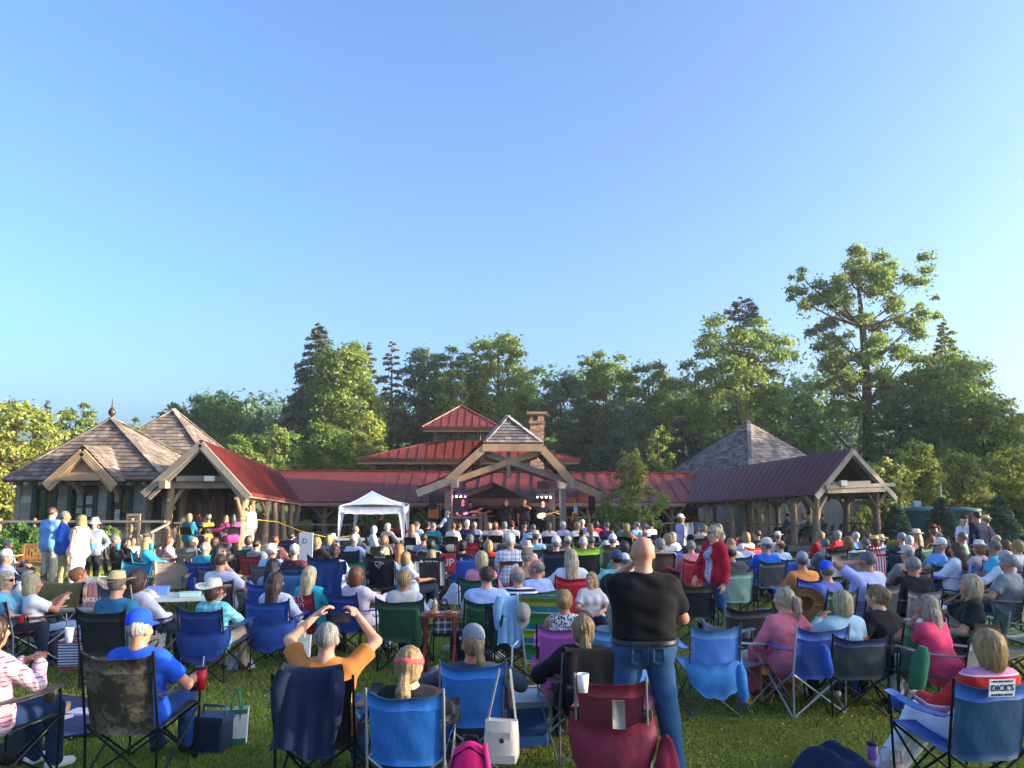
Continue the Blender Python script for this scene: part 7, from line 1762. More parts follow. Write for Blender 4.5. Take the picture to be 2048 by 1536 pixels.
def cup(label, p, r=.042, h=.12, col='#c01c28', lid=None, straw=None, name='cup', cat='cup', tilt=0.):
 root = thing(name, label, cat, p); root.rotation_euler = (R(tilt), 0, 0)
 MB().lathe([(.001, 0), (r * .76, 0), (r, h), (r * .93, h), (r * .7, .01), (.001, .01)], n=18).build('cup_body', paint('cup_plastic', col, .4, .06), root)
 if lid: MB().lathe([(.001, h + .012), (r * 1.03, h + .01), (r * 1.05, h - .006), (r, h - .006)], n=18).build('lid', paint('lid', lid, .3), root)
 if straw: tubes([(0, 0, h * .4), (.012, .008, h + .09)], r=.004).build('straw', paint('straw', straw, .4), root)
 return root
def bottle(label, p, h=.21, r=.032, col='#cfd8dc', cap='#e8e8e8', band=None):
 root = thing('water_bottle', label, 'bottle', p)
 MB().lathe([(.001, 0), (r, .004), (r, h * .28), (r * .93, h * .32), (r, h * .36), (r, h * .68), (r * .42, h * .88), (r * .40, h * .95), (.001, h * .95)], n=16).build('bottle_body', paint('bottle_plastic', col, .12, .08, spec=.6), root)
 MB().lathe([(r * .46, h * .92), (r * .46, h), (.001, h)], n=14).build('cap', paint('bottle_cap', cap, .4), root)
 if band: MB().lathe([(r * 1.02, h * .38), (r * 1.02, h * .62)], n=16).build('wrapper', paint('bottle_wrap', band, .4), root)
 return root
def heap(name, label, cat, p, col, w_=.5, d=.4, h=.12, seed=0, mat=None, rz=0., sharp=1., res=12):
 """a lying heap of cloth or a slumped bag"""
 rd = np.random.default_rng(seed); ph = rd.random(8) * 6; V = []; F = []; n, m = res, res * 2
 for i in range(n + 1):
  for j in range(m):
   a = 2 * PI * j / m; t = i / n; r = t ** .8 * (1 + .13 * math.sin(3 * a + ph[0]) + .07 * math.sin(5 * a + ph[1])); x, y = r * math.cos(a) * w_ / 2, r * math.sin(a) * d / 2
   z = h * (1 - t ** 2.4) * (1 + .22 * math.sin(x * 17 + ph[2] + 2 * math.sin(y * 14)) + .16 * math.sin(y * 26 + x * 9 + ph[3])) + .004; V.append((x, y, max(.003, z)))
 for i in range(n):
  for j in range(m): F.append([i * m + j, (i + 1) * m + j, (i + 1) * m + (j + 1) % m, i * m + (j + 1) % m])
 o = obj(name, rawmesh(name, V, F, True), mat or fabric(col)); o.location = p; o.rotation_euler = (0, 0, rz); return tag(o, label, cat)
def tote(label, p, rz, w_, d, h, mat, trim, name='tote_bag', handles=True, flare=1.12):
 root = thing(name, label, 'bag', p, rz); mb = MB(); q = []
 for z, f in ((0, 1.), (h * .5, 1.03), (h, flare)): q.append([(x * w_ / 2 * f, y * d / 2 * (1 if z < h else .8), z) for x, y in ((-1, -1), (0, -1.04), (1, -1), (1, 1), (0, 1.04), (-1, 1), (-1, -1))])
 mb.sheet(q, .006, False); mb.poly([(x * w_ / 2, y * d / 2, .006) for x, y in ((-1, -1), (1, -1), (1, 1), (-1, 1))]); mb.build('bag_body', mat, root)
 b = MB(); b.box((0, -d / 2 - .006, .03), (w_ * 1.01, .008, .06)); b.build('base_trim', trim, root); b = MB(); b.box((0, -d / 2 * .82 - .012, h - .02), (w_ * flare * .99, .008, .035)); b.build('top_trim', trim, root)
 if handles:
  for sy in (-1, 1): MB().tube([(-w_ * .22, sy * d * .45, h * .2 if sy < 0 else h - .03), (-w_ * .22, sy * d * .42, h), (-w_ * .1, sy * d * .3, h + .14), (w_ * .1, sy * d * .3, h + .14), (w_ * .22, sy * d * .42, h), (w_ * .22, sy * d * .45, h * .2 if sy < 0 else h - .03)], .011, 6).build('handle', trim, root)
 return root
def plate(label, p, r=.13, col='#e8e6e0', food=None, name='plate', cat='plate'):
 root = thing(name, label, cat, p); MB().lathe([(.001, .004), (r * .65, .004), (r, .018), (r, .022), (r * .64, .01), (.001, .01)], n=20).build('dish', paint('dish', col, .4, .05), root)
 if food:
  mb = MB(); rd = random.Random(int(p[0] * 1000))
  for _ in range(9): a = rd.random() * 6.28; q = rd.random() * r * .5; mb.lathe([(.001, .03), (.016, .024), (.022, .01), (.018, .0)], (q * math.cos(a), q * math.sin(a), .01), 7)
  mb.build('food', paint('food', food, .8, .5, 30.), root)
 return root
def crate(name, label, cat, p, size, col, rz=0., lid=None, trim=None):
 root = thing(name, label, cat, p, rz); w_, d, h = size; mb = MB(); rows = []
 for z, f in ((0, .94), (.02, .99), (h * .8, 1.), (h, 1.)): rows.append([(x * w_ / 2 * f, y * d / 2 * f, z) for x, y in ((-1, -.86), (-.86, -1), (.86, -1), (1, -.86), (1, .86), (.86, 1), (-.86, 1), (-1, .86), (-1, -.86))])
 mb.sheet(rows, 0, False); mb.poly([rows[-1][i] for i in range(8)]); mb.build('box_body', paint('moulded_box', col, .5, .12), root)
 if lid: MB().box((0, 0, h + .025), (w_ * 1.03, d * 1.03, .05)).build('lid', paint('moulded_lid', lid, .5, .1), root)
 if trim: MB().tube([(-w_ * .4, 0, h + .02), (-w_ * .38, 0, h + .12), (w_ * .38, 0, h + .12), (w_ * .4, 0, h + .02)], .012, 6).build('handle', paint('handle', trim, .5), root)
 return root
def jeans_pockets(o):
 """back pockets, yoke, centre seam, belt loops and a phone holster"""
 y = lambda x, z, R_=.170: -.012 - math.sqrt(max(.004, R_ * R_ - max(0, abs(x) - .075) ** 2 - (z - .96) ** 2))
 dn = fabric('#234262'); tr = next(c for c in o.children if c.name.startswith('trousers'))
 for s in (-1, 1):
  mb = MB(); mb.sheet([[(s * (.035 + .065 * u) * (1 + .04 * t), y(s * (.035 + .065 * u), z), z - (.02 * (1 - abs(u * 2 - 1)) if t == 1 else 0)) for u in (0, .25, .5, .75, 1)] for t, z in ((0, .965), (.5, .925), (.9, .885), (1, .875))], .004); child('pocket', mb.mesh('pocket'), dn, tr)
 mb = MB(); mb.tube([(0, y(0, z) + .002, z) for z in (1.0, .96, .92, .88, .85)], .003, 5); mb.tube([(x, y(x, .985 - .012 * (1 - abs(x) / .13)) + .001, .985 - .012 * (1 - abs(x) / .13)) for x in (-.13, -.08, 0, .08, .13)], .0028, 5); child('seam', mb.mesh('seam'), fabric('#1a3048'), tr)
 for x in (-.09, 0, .09): child('belt_loop', MB().box((x, y(x, .985, .162), .985), (.012, .006, .042)).mesh('belt_loop'), dn, tr)
 child('phone_holster', MB().box((-.165, -.03, .94), (.03, .07, .13)).mesh('phone_holster'), leather('#141416'), tr)
def near_people():
 D = lambda px, py, sex, lab, hair, top, ch=None, **k: sit(px, py, sex, lab, hair, top, ch, **k)
 D(15, 1141, 'f', 'short blonde woman in floral top and sunglasses smiling right', 'mb:plat', ('#5fb0c8', 'short', 'floral', '#d85060', .7), 'camp:#c02030:red', head=85, glasses='glasses', face=False)
 D(68, 1149, 'f', 'ash-blonde woman in white tee clasping her hands', 'b:plat', '#e6e6ea:short', 'camp:#17181c:black silver-legged:#a9abb0', legs='#7f9cc0', head=48, look=10, arms=('hold', 'hold'), lg='out')
 D(160, 1133, 'f', 'woman in mustard sweater with clipped-up coppery hair', 'u:copper', '#d8a024:long', 'camp:#5c5a34:olive', head=10, look=45, arms=('lap', 'chin'), wide=.98)
 D(237, 1142, 'm', 'man in woven straw hat and teal blue polo', 's:gray', '#2f6c8e:short', 'camp:#15171b:black', head=8, hat=('straw', '#dcc48c', '#5a3420'), wide=1.04, belly=.02)
 D(277, 1137, 'f', 'dark brown bobbed woman in white jacket', 'b:brown', '#e4dce4:long', 'high:#4f5560:grey:#b9a890', head=25, Y=9.6)
 D(283, 1216, 'm', 'man in bright blue cap and blue polo', 's:lgray', '#1f56c4:short', None, hat=('capb', '#0f46e0', None, -18), head=6, Y=6.25, wide=1.0, look=14, arms=('rest', 'rest'), legs='#1f3f78', shoes='#14161c', lean=12, skin='#c9876a')
 D(-8, 1230, 'f', 'dark-haired woman in raspberry plaid shirt at left edge', 'mb:dbrown', ('#cdb8c4', 'long', 'plaid', '#8a2c50', 2.), None, head=24, Y=6.0, look=0, legs='#1c3358', arms=('hold', 'hold'), shoes='#e8e6e6', lean=4)
 D(655, 1243, 'm', 'silver-haired man in orange tee photographing with a phone', 's:lgray', '#c07a3c:short', None, head=4, Y=5.95, look=-10, arms=('phone', 'phone'), legs='#2f5c94', wide=1.03, curl=.9, lean=8, skin='#d09a7c')
 D(820, 1290, 'f', 'blonde woman wearing coral headband and black fleece', 'lp:dirty', '#1d2026:long', None, head=2, Y=5.55, look=10, lg='low', arms=('lap', 'lap'), hat=('headband', '#e8585c'), lean=16, legs='#22262e')
 D(945, 1246, 'f', 'woman in grey cap with long tawny ponytail', 'p:dirty', '#3f4a58:long', None, head=-4, Y=6.4, look=-18, lg='low', hat=('cap', '#7d868e', None, 15), lean=12, glasses='topglasses')
 D(1165, 1229, 'f', 'curly blonde-brown ponytail woman in black jacket', 'lp:dirty', '#14161b:long', None, head=-4, Y=6.7, look=0, lean=14, arms=('rest', 'rest'), infl=.026, legs='#1e2026', wide=1.06)
 D(1128, 1177, 'f', 'blonde woman with messy bun by the orchid pink chair', 'bun:blond', ('#26262c', 'none', 'mottle', '#e0e0e0'), None, head=4, Y=8.3)
 D(1229, 1202, 'f', 'woman with long grey-blonde hair ahead of bald standing man', 'l:ash', '#8f98a4:long', None, head=2, Y=8.0, lean=14)
 D(1566, 1174, 'f', 'blonde ponytail woman in pink eyelet blouse', 'pony'.replace('pony', 'p') + ':plat', ('#e07a88', 'long', 'floral', '#c85a6c', 1.6), None, legs='#d86a7c', head=-14, look=-30, Y=8.25, lean=-2, wide=1.0, shoes='#23262e')
 D(1682, 1179, 'f', 'silver-blonde bobbed woman in pale aqua sweater', 'b:plat', '#b4d4da:long', None, head=-6, look=0, Y=8.1, arms=('hold', 'lap'), lean=2, wide=1.0, shoes='#e6e6e6')
 D(1751, 1168, 'f', 'woman in black top with orange scarf, hair pinned up', 'u:dirty', '#15161a:long', None, head=-24, look=-25, Y=8.4, lean=-10, glasses='topglasses', legs='#1a1a1e')
 D(1850, 1189, 'f', 'woman in hot pink tee resting chin on her hand', 'l:ash', '#e8436a:short', None, head=-32, look=-20, Y=8.0, lean=-14, arms=('chin', 'lap'), glasses='topglasses', legs='#d8d8dc')
 D(1938, 1147, 'f', 'blonde woman in black tee with neon print, seen in profile', 'b:plat', '#17181c:short', None, head=-70, look=0, Y=8.9, arms=('lap', 'hold'), lean=8, face=True)
 D(1972, 1256, 'f', 'straight blonde woman in red and pink striped sweater', 'b:blond', ('#c42a26', 'long', 'band', '#d080a8'), None, head=-10, look=-6, Y=5.65, legs='#dfe2ea', lg='side', lean=12, shoes='#b08a6a', arms=('rest', 'lap'))
 stand(1284, 1071, 6., 'm', 'bald man in black tee and blue jeans standing among chairs', 'bald:gray', '#0c0d10:short', '#2c5078', head=2, look=-14, lean=3, arms=('mouth', 'front'), lg='wide', wide=1.05, belly=.02, shoes='#3b2f28', skin='#c98a6c', infl=.02, pitch=4, cut='tuck')
 jeans_pockets(next(o for o in bpy.data.objects if o.get('label', '').startswith('bald man in black tee')))
 stand(1426, 1050, 12.2, 'f', 'blonde woman in red cardigan walking left past chairs', 'p:plat', '#d8d8d8:cap:mottle:#6a6a74', '#2a5480', head=-118, look=10, arms=('down', 'low'), lg='walk', glasses='glasses', wide=.98, lod=0, infl=.016, cardigan='#b4142a')
near_people()
def P0(x, y, hd, dx, dy, dz=0.):
 a = R(hd); dz += gz(y); return Vector((x + dx * math.cos(a) + dy * math.sin(a), y - dx * math.sin(a) + dy * math.cos(a), dz))
def near_chairs():
 loc = lambda lab: next(l for l, n in SEATED if n == lab)
 Y0 = {}
 def ch(lab, who, kind, col, cname, hd=0, dy=0., dx=0., **k):
  l = loc(who); q = P0(l.x, l.y, hd, dx, dy); c = chair(lab, q, hd, kind, col, **k); return c, q
 c, q = ch('camouflage print camp chair holding man in blue cap', 'man in bright blue cap and blue polo', 'big', '#5a5644', 'camo', 6, pat='camo', c2='#322c24', psc=.9, frame='#1b1b1c'); camo_q = q
 c, q = ch('camouflage print camp chair under woman in plaid shirt', 'dark-haired woman in raspberry plaid shirt at left edge', 'big', '#565242', 'camo', 24, pat='camo', c2='#322c24', psc=.9, frame='#1b1b1c', scale=1.04); plaid_q = q
 c, q = ch('black mesh camp chair under man with raised phone', 'silver-haired man in orange tee photographing with a phone', 'camp', '#17181b', 'black', 4, frame='#1d1d1f'); phone_q = q
 c, q = ch('bright blue sling chair with silver posts under coral headband woman', 'blonde woman wearing coral headband and black fleece', 'camp', '#1d67b4', 'blue', 2, frame='#a4a6aa', scale=.9, arm='#15171a'); c.scale.z = .97; band_q = q
 c, q = ch('bright blue sling chair under ponytailed woman in grey cap', 'woman in grey cap with long tawny ponytail', 'camp', '#1f6cba', 'blue', -4, frame='#85888d', scale=.88, band='#2274c6'); c.scale.z = .99; cap_q = q
 c, q = ch('burgundy and grey camp chair under woman in black jacket', 'curly blonde-brown ponytail woman in black jacket', 'camp', '#15171b', 'black', -14, arm='#8a3048', seat='#7a2a40', frame='#8b8d90'); jack_q = q
 c, q = ch('orchid pink camp chair with pink flap', 'blonde woman with messy bun by the orchid pink chair', 'camp', '#b45aa4', 'pink', 4, frame='#2a2a2e', scale=.96); rear_cover(c, '#c454a4', .50, .18)
 c, q = ch('light blue camp chair with navy piping partly hidden by standing man', 'woman with long grey-blonde hair ahead of bald standing man', 'camp', '#4a86c0', 'light blue', 2, band='#5d97cc', frame='#3a3d42'); rear_cover(c, '#4f94d4', .5, .2)
 c, q = ch('royal blue camp chair with silver legs behind pink eyelet blouse', 'blonde ponytail woman in pink eyelet blouse', 'camp', '#1f4490', 'royal blue', -12, dx=.10, dy=-.12, frame='#b8babd', band='#24509f')
 c, q = ch('low grey and navy sling chair with orange loops under aqua sweater', 'silver-blonde bobbed woman in pale aqua sweater', 'low', '#30363c', 'grey', -4, frame='#23252a', band='#1f2a5c', dy=-.02); letters('REI', .045, c, (0, -.475, .785), '#c88a4a', 100)
 c, q = ch('dark green camp chair with yellow leaf tag behind orange scarf', 'woman in black top with orange scarf, hair pinned up', 'camp', '#2c6a4c', 'green', -24, dy=-.02, dx=.08, frame='#1c1c1e')
 mb = MB(); mb.add([(.17, -.455, .80), (.20, -.46, .84), (.20, -.46, .87), (.17, -.455, .85), (.155, -.452, .82)], [[0, 1, 2, 3, 4]]); mb.build('leaf_tag', paint('yellow_tag', '#e0c81e', .6), c)
 c, q = ch('grey mesh low chair under woman in hot pink', 'woman in hot pink tee resting chin on her hand', 'low', '#5f6268', 'grey', -40, frame='#2a2b2e')
 c, q = ch('green camp chair with wide arms under woman in neon-print tee', 'blonde woman in black tee with neon print, seen in profile', 'camp', '#2f6a48', 'green', -70, frame='#8a8d90')
 c, q = ch('blue and teal logo camp chair under striped sweater woman', 'straight blonde woman in red and pink striped sweater', 'camp', '#14466a', 'blue', -8, dx=-.19, band='#1d5aa4', arm='#1c58a8', seat='#1c58a8', frame='#17181b'); dk_c = c; c.scale.z = 1.06
 MB().box((0, -.498, .845), (.19, .004, .11), rot=Matrix.Rotation(R(11), 3, 'X')).build('logo_panel', paint('logo_white', '#e4e4e4', .7, .05), c)
 letters("DICK'S", .056, c, (0, -.503, .845), '#14254a', 101); letters('SPORTING GOODS', .018, c, (0, -.494, .803), '#14254a', 101); letters('EVERY SEASON STARTS AT', .0125, c, (0, -.513, .888), '#14254a', 101)
 # empty chairs
 E = lambda lab, px, py, Y, hd, kind, col, **k: chair(lab, Vector((at(px, py, Y).x, Y, 0)), hd, kind, col, **k)
 c = E('empty burgundy camp chair with grey trim in the very front', 1230, 1400, 6.0, 12, 'camp', '#6a2034', scale=.92, frame='#8f8f92', band='#7a1c30', arm='#7f2c44'); rear_cover(c, '#7c2038', .56, .10, .35); c.scale = (.86, .92, 1.0); burg = c
 gp = MB(); gp.sheet([[(.02 + .1 * j, -.437 - (z - .42) * .21 + .02 - .014, z) for j in range(2)] for z in (.55, .65, .75)], .003); gp.build('grey_panel', fabric('#a49c98'), c)
 c = E('empty light blue camp chair with crumpled seat beside jeans', 1410, 1310, 8.1, -3, 'camp', '#4a82d0', scale=.9, frame='#55585c', band='#4a80b4'); rear_cover(c, '#4a98dc', .52, .2, .32); c.scale = (.86, .9, 1.02)
 E('empty green camp chair ahead of the blonde ponytail', 1566, 1180, 9.7, -10, 'camp', '#1f5a3c', frame='#2a2a2c')
 E('empty black camp chair with see-through mesh back', 1466, 1180, 9.4, -12, 'wide', '#2c2d2e', frame='#8a8c8e', pat='mesh', c2='#17181a')
 E('empty pale grey low chair tipped toward the mesh chair', 1500, 1240, 8.5, 70, 'low', '#8f9498', frame='#7a7c80')
 E('empty dark camp chair with camouflage top band', 1378, 1140, 11.8, 5, 'camp', '#1d1e20', frame='#232324', band='#3a3626')
 E('empty brown-grey camp chair by left food table', 103, 1120, 13.2, 10, 'camp', '#6a5f5c', frame='#2a2a2c')
 E('empty teal camp chair behind the food table', 246, 1120, 14.4, -170, 'wide', '#1a7088', frame='#222')
 E('empty tan camp chair behind food table end', 335, 1110, 14.6, 170, 'wide', '#8a7a6a', frame='#55504a')
 E('empty navy folding chair at far end of tables', 700, 1085, 20.5, 0, 'camp', '#1c2c4c')
 E('empty green and mint camp chair near left middle', 640, 1110, 14.8, 0, 'camp', '#7fa090', frame='#2a3a34', band='#1f7a58')
 E('second empty mint camp chair left of the black logo chair', 712, 1105, 15.6, 0, 'camp', '#8aa898', frame='#2a3a34', band='#1f7a58')
 E('empty blue camp chair beside girl with strawberry hair', 660, 1110, 16.6, 6, 'camp', '#24436c')
 E('empty dark green camp chair by man leaning back', 1848, 1095, 15., -20, 'camp', '#1c4a3c')
 E('empty dark blue high chair left of the camouflage cap', 1784, 1085, 16.4, 0, 'high', '#22344c')
 E('empty khaki camp chair with drooping seat, right side', 1985, 1200, 8.9, 60, 'low', '#a08a68', frame='#2a2a2a')
 E('empty dark green camp chair cut by right edge', 2050, 1200, 9.6, -20, 'camp', '#1f5a40', frame='#2a2a2a')
 for k, (px, py, Y) in enumerate(((1655, 1050, 31.2), (1672, 1050, 31.9), (1700, 1050, 32.6))): chair(('empty black folding chair beside dark-suited man in right shelter', 'middle empty black folding chair in right shelter', 'last empty black folding chair by shelter end post')[k], Vector((at(px, py, Y).x, Y, -.2)), -55, 'fold', '#141416')
 # chair lettering and emblems
 c = next(v for k, v in CH.items() if 'long platinum-haired' in k); letters('SPORTS', .10, c, (-.02, -.462, .80), '#d8b8b8', 101, sx=1.1); letters('AUTHORITY', .066, c, (-.02, -.452, .725), '#d8b8b8', 101, sx=1.1)
 c = next(v for k, v in CH.items() if 'low knot behind' in k); letters('FALCONS', .05, c, (0, -.50, .98), '#cfcfd2', 101)
 em = MB()
 for run in (((-.10, .93), (.02, .93), (.09, .90), (.02, .885)), ((.02, .93), (-.03, .87), (-.09, .86)), ((.02, .885), (-.02, .80), (-.05, .84)), ((-.10, .93), (-.09, .88), (-.05, .84))): em.tube([(x, -.462 - (z - .8) * .21 - .012, z - .04) for x, z in run], .006, 5)
 em.build('bird_emblem', paint('emblem_white', '#c8c8cc', .7), c)
 c = next(v for k, v in CH.items() if 'girl with straight brown hair' in k); letters('OZARK TRAIL', .04, c, (.04, -.492, .955), '#d0d4d8', 101)
 MB().add([(-.20, -.494, .935), (-.11, -.494, .935), (-.15, -.50, .99)], [[0, 1, 2]]).build('mountain_emblem', paint('emblem_white', '#c8c8cc', .7), c)
 for sx in (-1, 1):
  g = MB(); g.sheet([[(sx * (.2 + .085 * j), -.35 - (z - .42) * .21 - .02, z) for j in range(2)] for z in (.5, .65, .8, .95)], .003); g.build('grey_side_panel', fabric('#a7a9ab'), c)
 c = next(v for k, v in CH.items() if 'dark curls in black' in k); letters('K', .09, c, (0, -.468, .83), '#dfe4ee', 101)
 c = next(v for k, v in CH.items() if 'short blonde woman in floral' in k); e = MB(); e.lathe([(.001, .003), (.085, .003), (.09, 0)], (0, 0, 0), 20, sx=1.25); o = e.build('oval_emblem', paint('emblem_black', '#141416', .6), c); o.location = (0, -.445, .76); o.rotation_euler = (R(101), 0, 0); letters('G', .13, c, (0, -.455, .76), '#e8e8ea', 101)
 for who, col in (('wide cream hat', '#1c3f88'), ('wavy brown hair', '#1d4694'), ('bald man in turquoise', '#1f4cc0'), ('white tee under', '#c41c2c'), ('straight blonde hair in white', '#c41c2c')):
  for k, v in list(CH.items()):
   if who in k: rear_cover(v, col, .60, .24)
 for who in ('hidden behind black', 'second black mesh'):
  c = next(v for k, v in CH.items() if who in k); g = MB(); g.sheet([[(u * .2, -.375 - (z - .42) * .21 - .028, z) for u in (-1, 0, 1)] for z in (.5, .65, .8, .92)], .003); g.build('mesh_panel', fabric('#8f918f'), c)
 # jackets and things hung on the chairs
 drape('navy fleece jacket slung over the black mesh chair', phone_q, 4, '#16213c', .42, .95, .5, .2, -.44, 3)
 l = loc('woman in mustard sweater with clipped-up coppery hair'); drape('olive canvas jacket spread over the chair of mustard sweater', l, 10, '#5d5a38', .62, .96, .62, .2, -.43, 5, sleeves=False)
 l = loc('straight dark brown-haired woman beside steel blue jacket'); drape('steel blue jacket over a chair in left middle', Vector((at(592, 1120, 11.6).x, 11.6, 0)), 5, '#2f5a80', .62, .92, .62, .25, -.2, 8)
 chair('steel grey camp chair buried under the steel blue jacket', Vector((at(592, 1120, 11.6).x, 11.85, 0)), 5, 'camp', '#3a4a5c')
 l = loc('woman with brown topknot hair in navy chair'); drape('navy blanket over the chair of the brown ponytail', l, 6, '#1d3a6c', .58, 1.0, .6, .2, -.44, 9, 'blanket', 'draped_blanket', False)
 l = loc('curly blonde-brown ponytail woman in black jacket'); drape('black coat hanging wide over the burgundy-armed chair', jack_q, -14, '#131519', .56, .92, .5, .15, -.42, 12)
 q = Vector((at(1036, 1250, 9.3).x, 9.3, 0)); chair('dark camp chair hidden beneath pale blue sweater', q + Vector((-.05, .3, 0)), 5, 'camp', '#22252a'); drape('pale blue sweater hanging with sleeves down', q + Vector((-.05, .3, 0)), 5, '#8fb8d4', .26, .95, .5, .2, -.44, 15, 'sweater', 'draped_sweater')
 hat = obj('hung_cap', hat_mesh('capb').copy(), fabric('#a59c92')); hat.data.materials.clear(); hat.data.materials.append(fabric('#a59c92')); hat.location = at(1050, 1228, 8.7); hat.matrix_world = Matrix.Translation(at(1046, 1228, 8.75)) @ Matrix.Rotation(R(70), 4, 'X') @ Matrix.Rotation(R(180), 4, 'Z'); tag(hat, 'grey-brown cap hung on the pale blue sweater', 'cap')
 # striped beach chair
 b = thing('beach_chair', 'green, yellow and turquoise striped beach chair with white frame', 'chair', Vector((at(1084, 1300, 8.9).x, 8.9, 0)), R(-14), 'folding chairs on the lawn')
 q = N('beach_stripes'); sp = q.n('ShaderNodeSeparateXYZ', i_0=q.coord()); v = q.math('FRACT', q.math('MULTIPLY', sp.outputs[2], 2.6)); m = q.done(q.ramp(v, [(0, lin('#2f9a4c')), (.16, lin('#e8ecd8')), (.2, lin('#2fa8c4')), (.38, lin('#e0e040')), (.5, lin('#8fc83c')), (.62, lin('#e8ecd8')), (.66, lin('#2a9ab8')), (.84, lin('#52b04a'))], True), .8)
 mb = MB(); mb.sheet([[(u * .24, .30 - .42 * t - .02 * (1 - u * u), .22 + .82 * t) for u in (-1, -.5, 0, .5, 1)] for t in (0, .2, .4, .6, .8, 1)], .008); mb.build('backrest', m, b)
 for s in (-1, 1):
  tubes([(s * .26, .42, .0), (s * .26, .30, .22), (s * .255, -.13, 1.06)], r=.012).build('frame_tube', paint('white_tube', '#e4e4e0', .35, .05), b); tubes([(s * .27, .02, .52), (s * .27, -.28, .50), (s * .27, -.36, 0)], r=.011).build('leg', paint('white_tube', '#e4e4e0', .35, .05), b)
 sm = MB(); sm.sheet([[(u * .24, .30 + .36 * t, .20 + .05 * t) for u in (-1, 0, 1)] for t in (0, .5, 1)], .008); sm.build('seat', m, b)
 return dict(camo=camo_q, phone=phone_q, band=band_q, cap=cap_q, burg=burg, jack=jack_q, dk=dk_c, loc=loc)
NC = near_chairs()
# ------------------------------------------------------------------ canopy, band, tanks, tables and belongings
def canopy():
 Y = 25.8; root = thing('canopy_tent', 'white pop-up canopy with peaked top left of the stage', 'canopy', (0, 0, 0)); m = N('canopy_cloth'); o = m.coord()
 mt = m.done(m.mix(m.noise(1.5, o), (.74, .75, .8), (.84, .84, .86)), .8, m.bump(m.noise(5., o, 3), .7, .06), .2); m.b.inputs['Subsurface Weight'].default_value = 0.
 f0, f1 = at(679, 1014, Y), at(808, 1010, Y); d = 3.; z = (f0.z + f1.z) / 2; pk = at(744, 982, Y + d / 2); c = [Vector((f0.x, Y, z)), Vector((f1.x, Y, z)), Vector((f1.x - .25, Y + d, z)), Vector((f0.x - .1, Y + d, z))]
 for i in range(4):
  a, b = c[i], c[(i + 1) % 4]; rows = []
  for t in (0, .15, .3, .45, .6, .75, .9, 1): rows.append([a.lerp(b, u / 8).lerp(pk, t) + Vector((0, 0, -.09 * math.sin(PI * t) * (1 - .4 * t) + .05 * math.sin(PI * u / 8) * (1 - t))) for u in range(9)])
  mb = MB(); mb.sheet(rows, .006); mb.build('roof_panel', mt, root)
  rows = [[a.lerp(b, u / 12) + Vector((0, 0, -.005 + dz - .03 * math.sin(PI * u / 12) - (.015 * math.sin(u * 2.5) if dz else 0))) for u in range(13)] for dz in (0, -.12, -.24)]; mb = MB(); mb.sheet(rows, .006); mb.build('valance', mt, root)
 for i, p in enumerate(c):
  s = Vector(((.0 if i in (0, 3) else -.0), 0, 0)); MB().box((p.x, p.y, z / 2 - .14), (.05, .05, z + .28)).build('leg', paint('canopy_leg', '#d8d8dc', .4, .06), root)
  mb = MB(); dx = .16 if i in (0, 3) else -.16; mb.sheet([[(p.x - dx * .12 + dx * u * (1 - t) ** 1.6 * (1 if t < 1 else 0) + dx * .25 * u, p.y - .04, z - .2 - (z - .35) * t) for u in (0, .5, 1)] for t in (0, .2, .45, .7, 1)], .006); mb.build('leg_curtain', mt, root)
canopy()
def guitar(label, p, rz, col, lean=0., hold=None):
 g = thing('electric_guitar', label, 'guitar', p); g.rotation_euler = (R(90) - lean, R(rz), 0); g.scale = (.85,) * 3; mb = MB(); n = 20; o = []
 for k in range(n): a = 2 * PI * k / n; r = .15 * (1 + .18 * math.cos(2 * a) - .1 * math.cos(a)) ; o.append((r * math.cos(a) * 1.25, r * math.sin(a), .022))
 mb.poly(o, .045, (0, 0, 1)); mb.build('body', paint('guitar_paint', col, .25, .1), g)
 MB().box((.42, 0, .03), (.56, .05, .025)).build('neck', paint('maple', '#a8753f', .4), g); MB().box((.74, .015, .03), (.15, .075, .02)).build('headstock', paint('maple', '#a8753f', .4), g); MB().box((.0, 0, .026), (.2, .1, .012)).build('pickguard', paint('guard', '#e0dccc', .4), g); return g
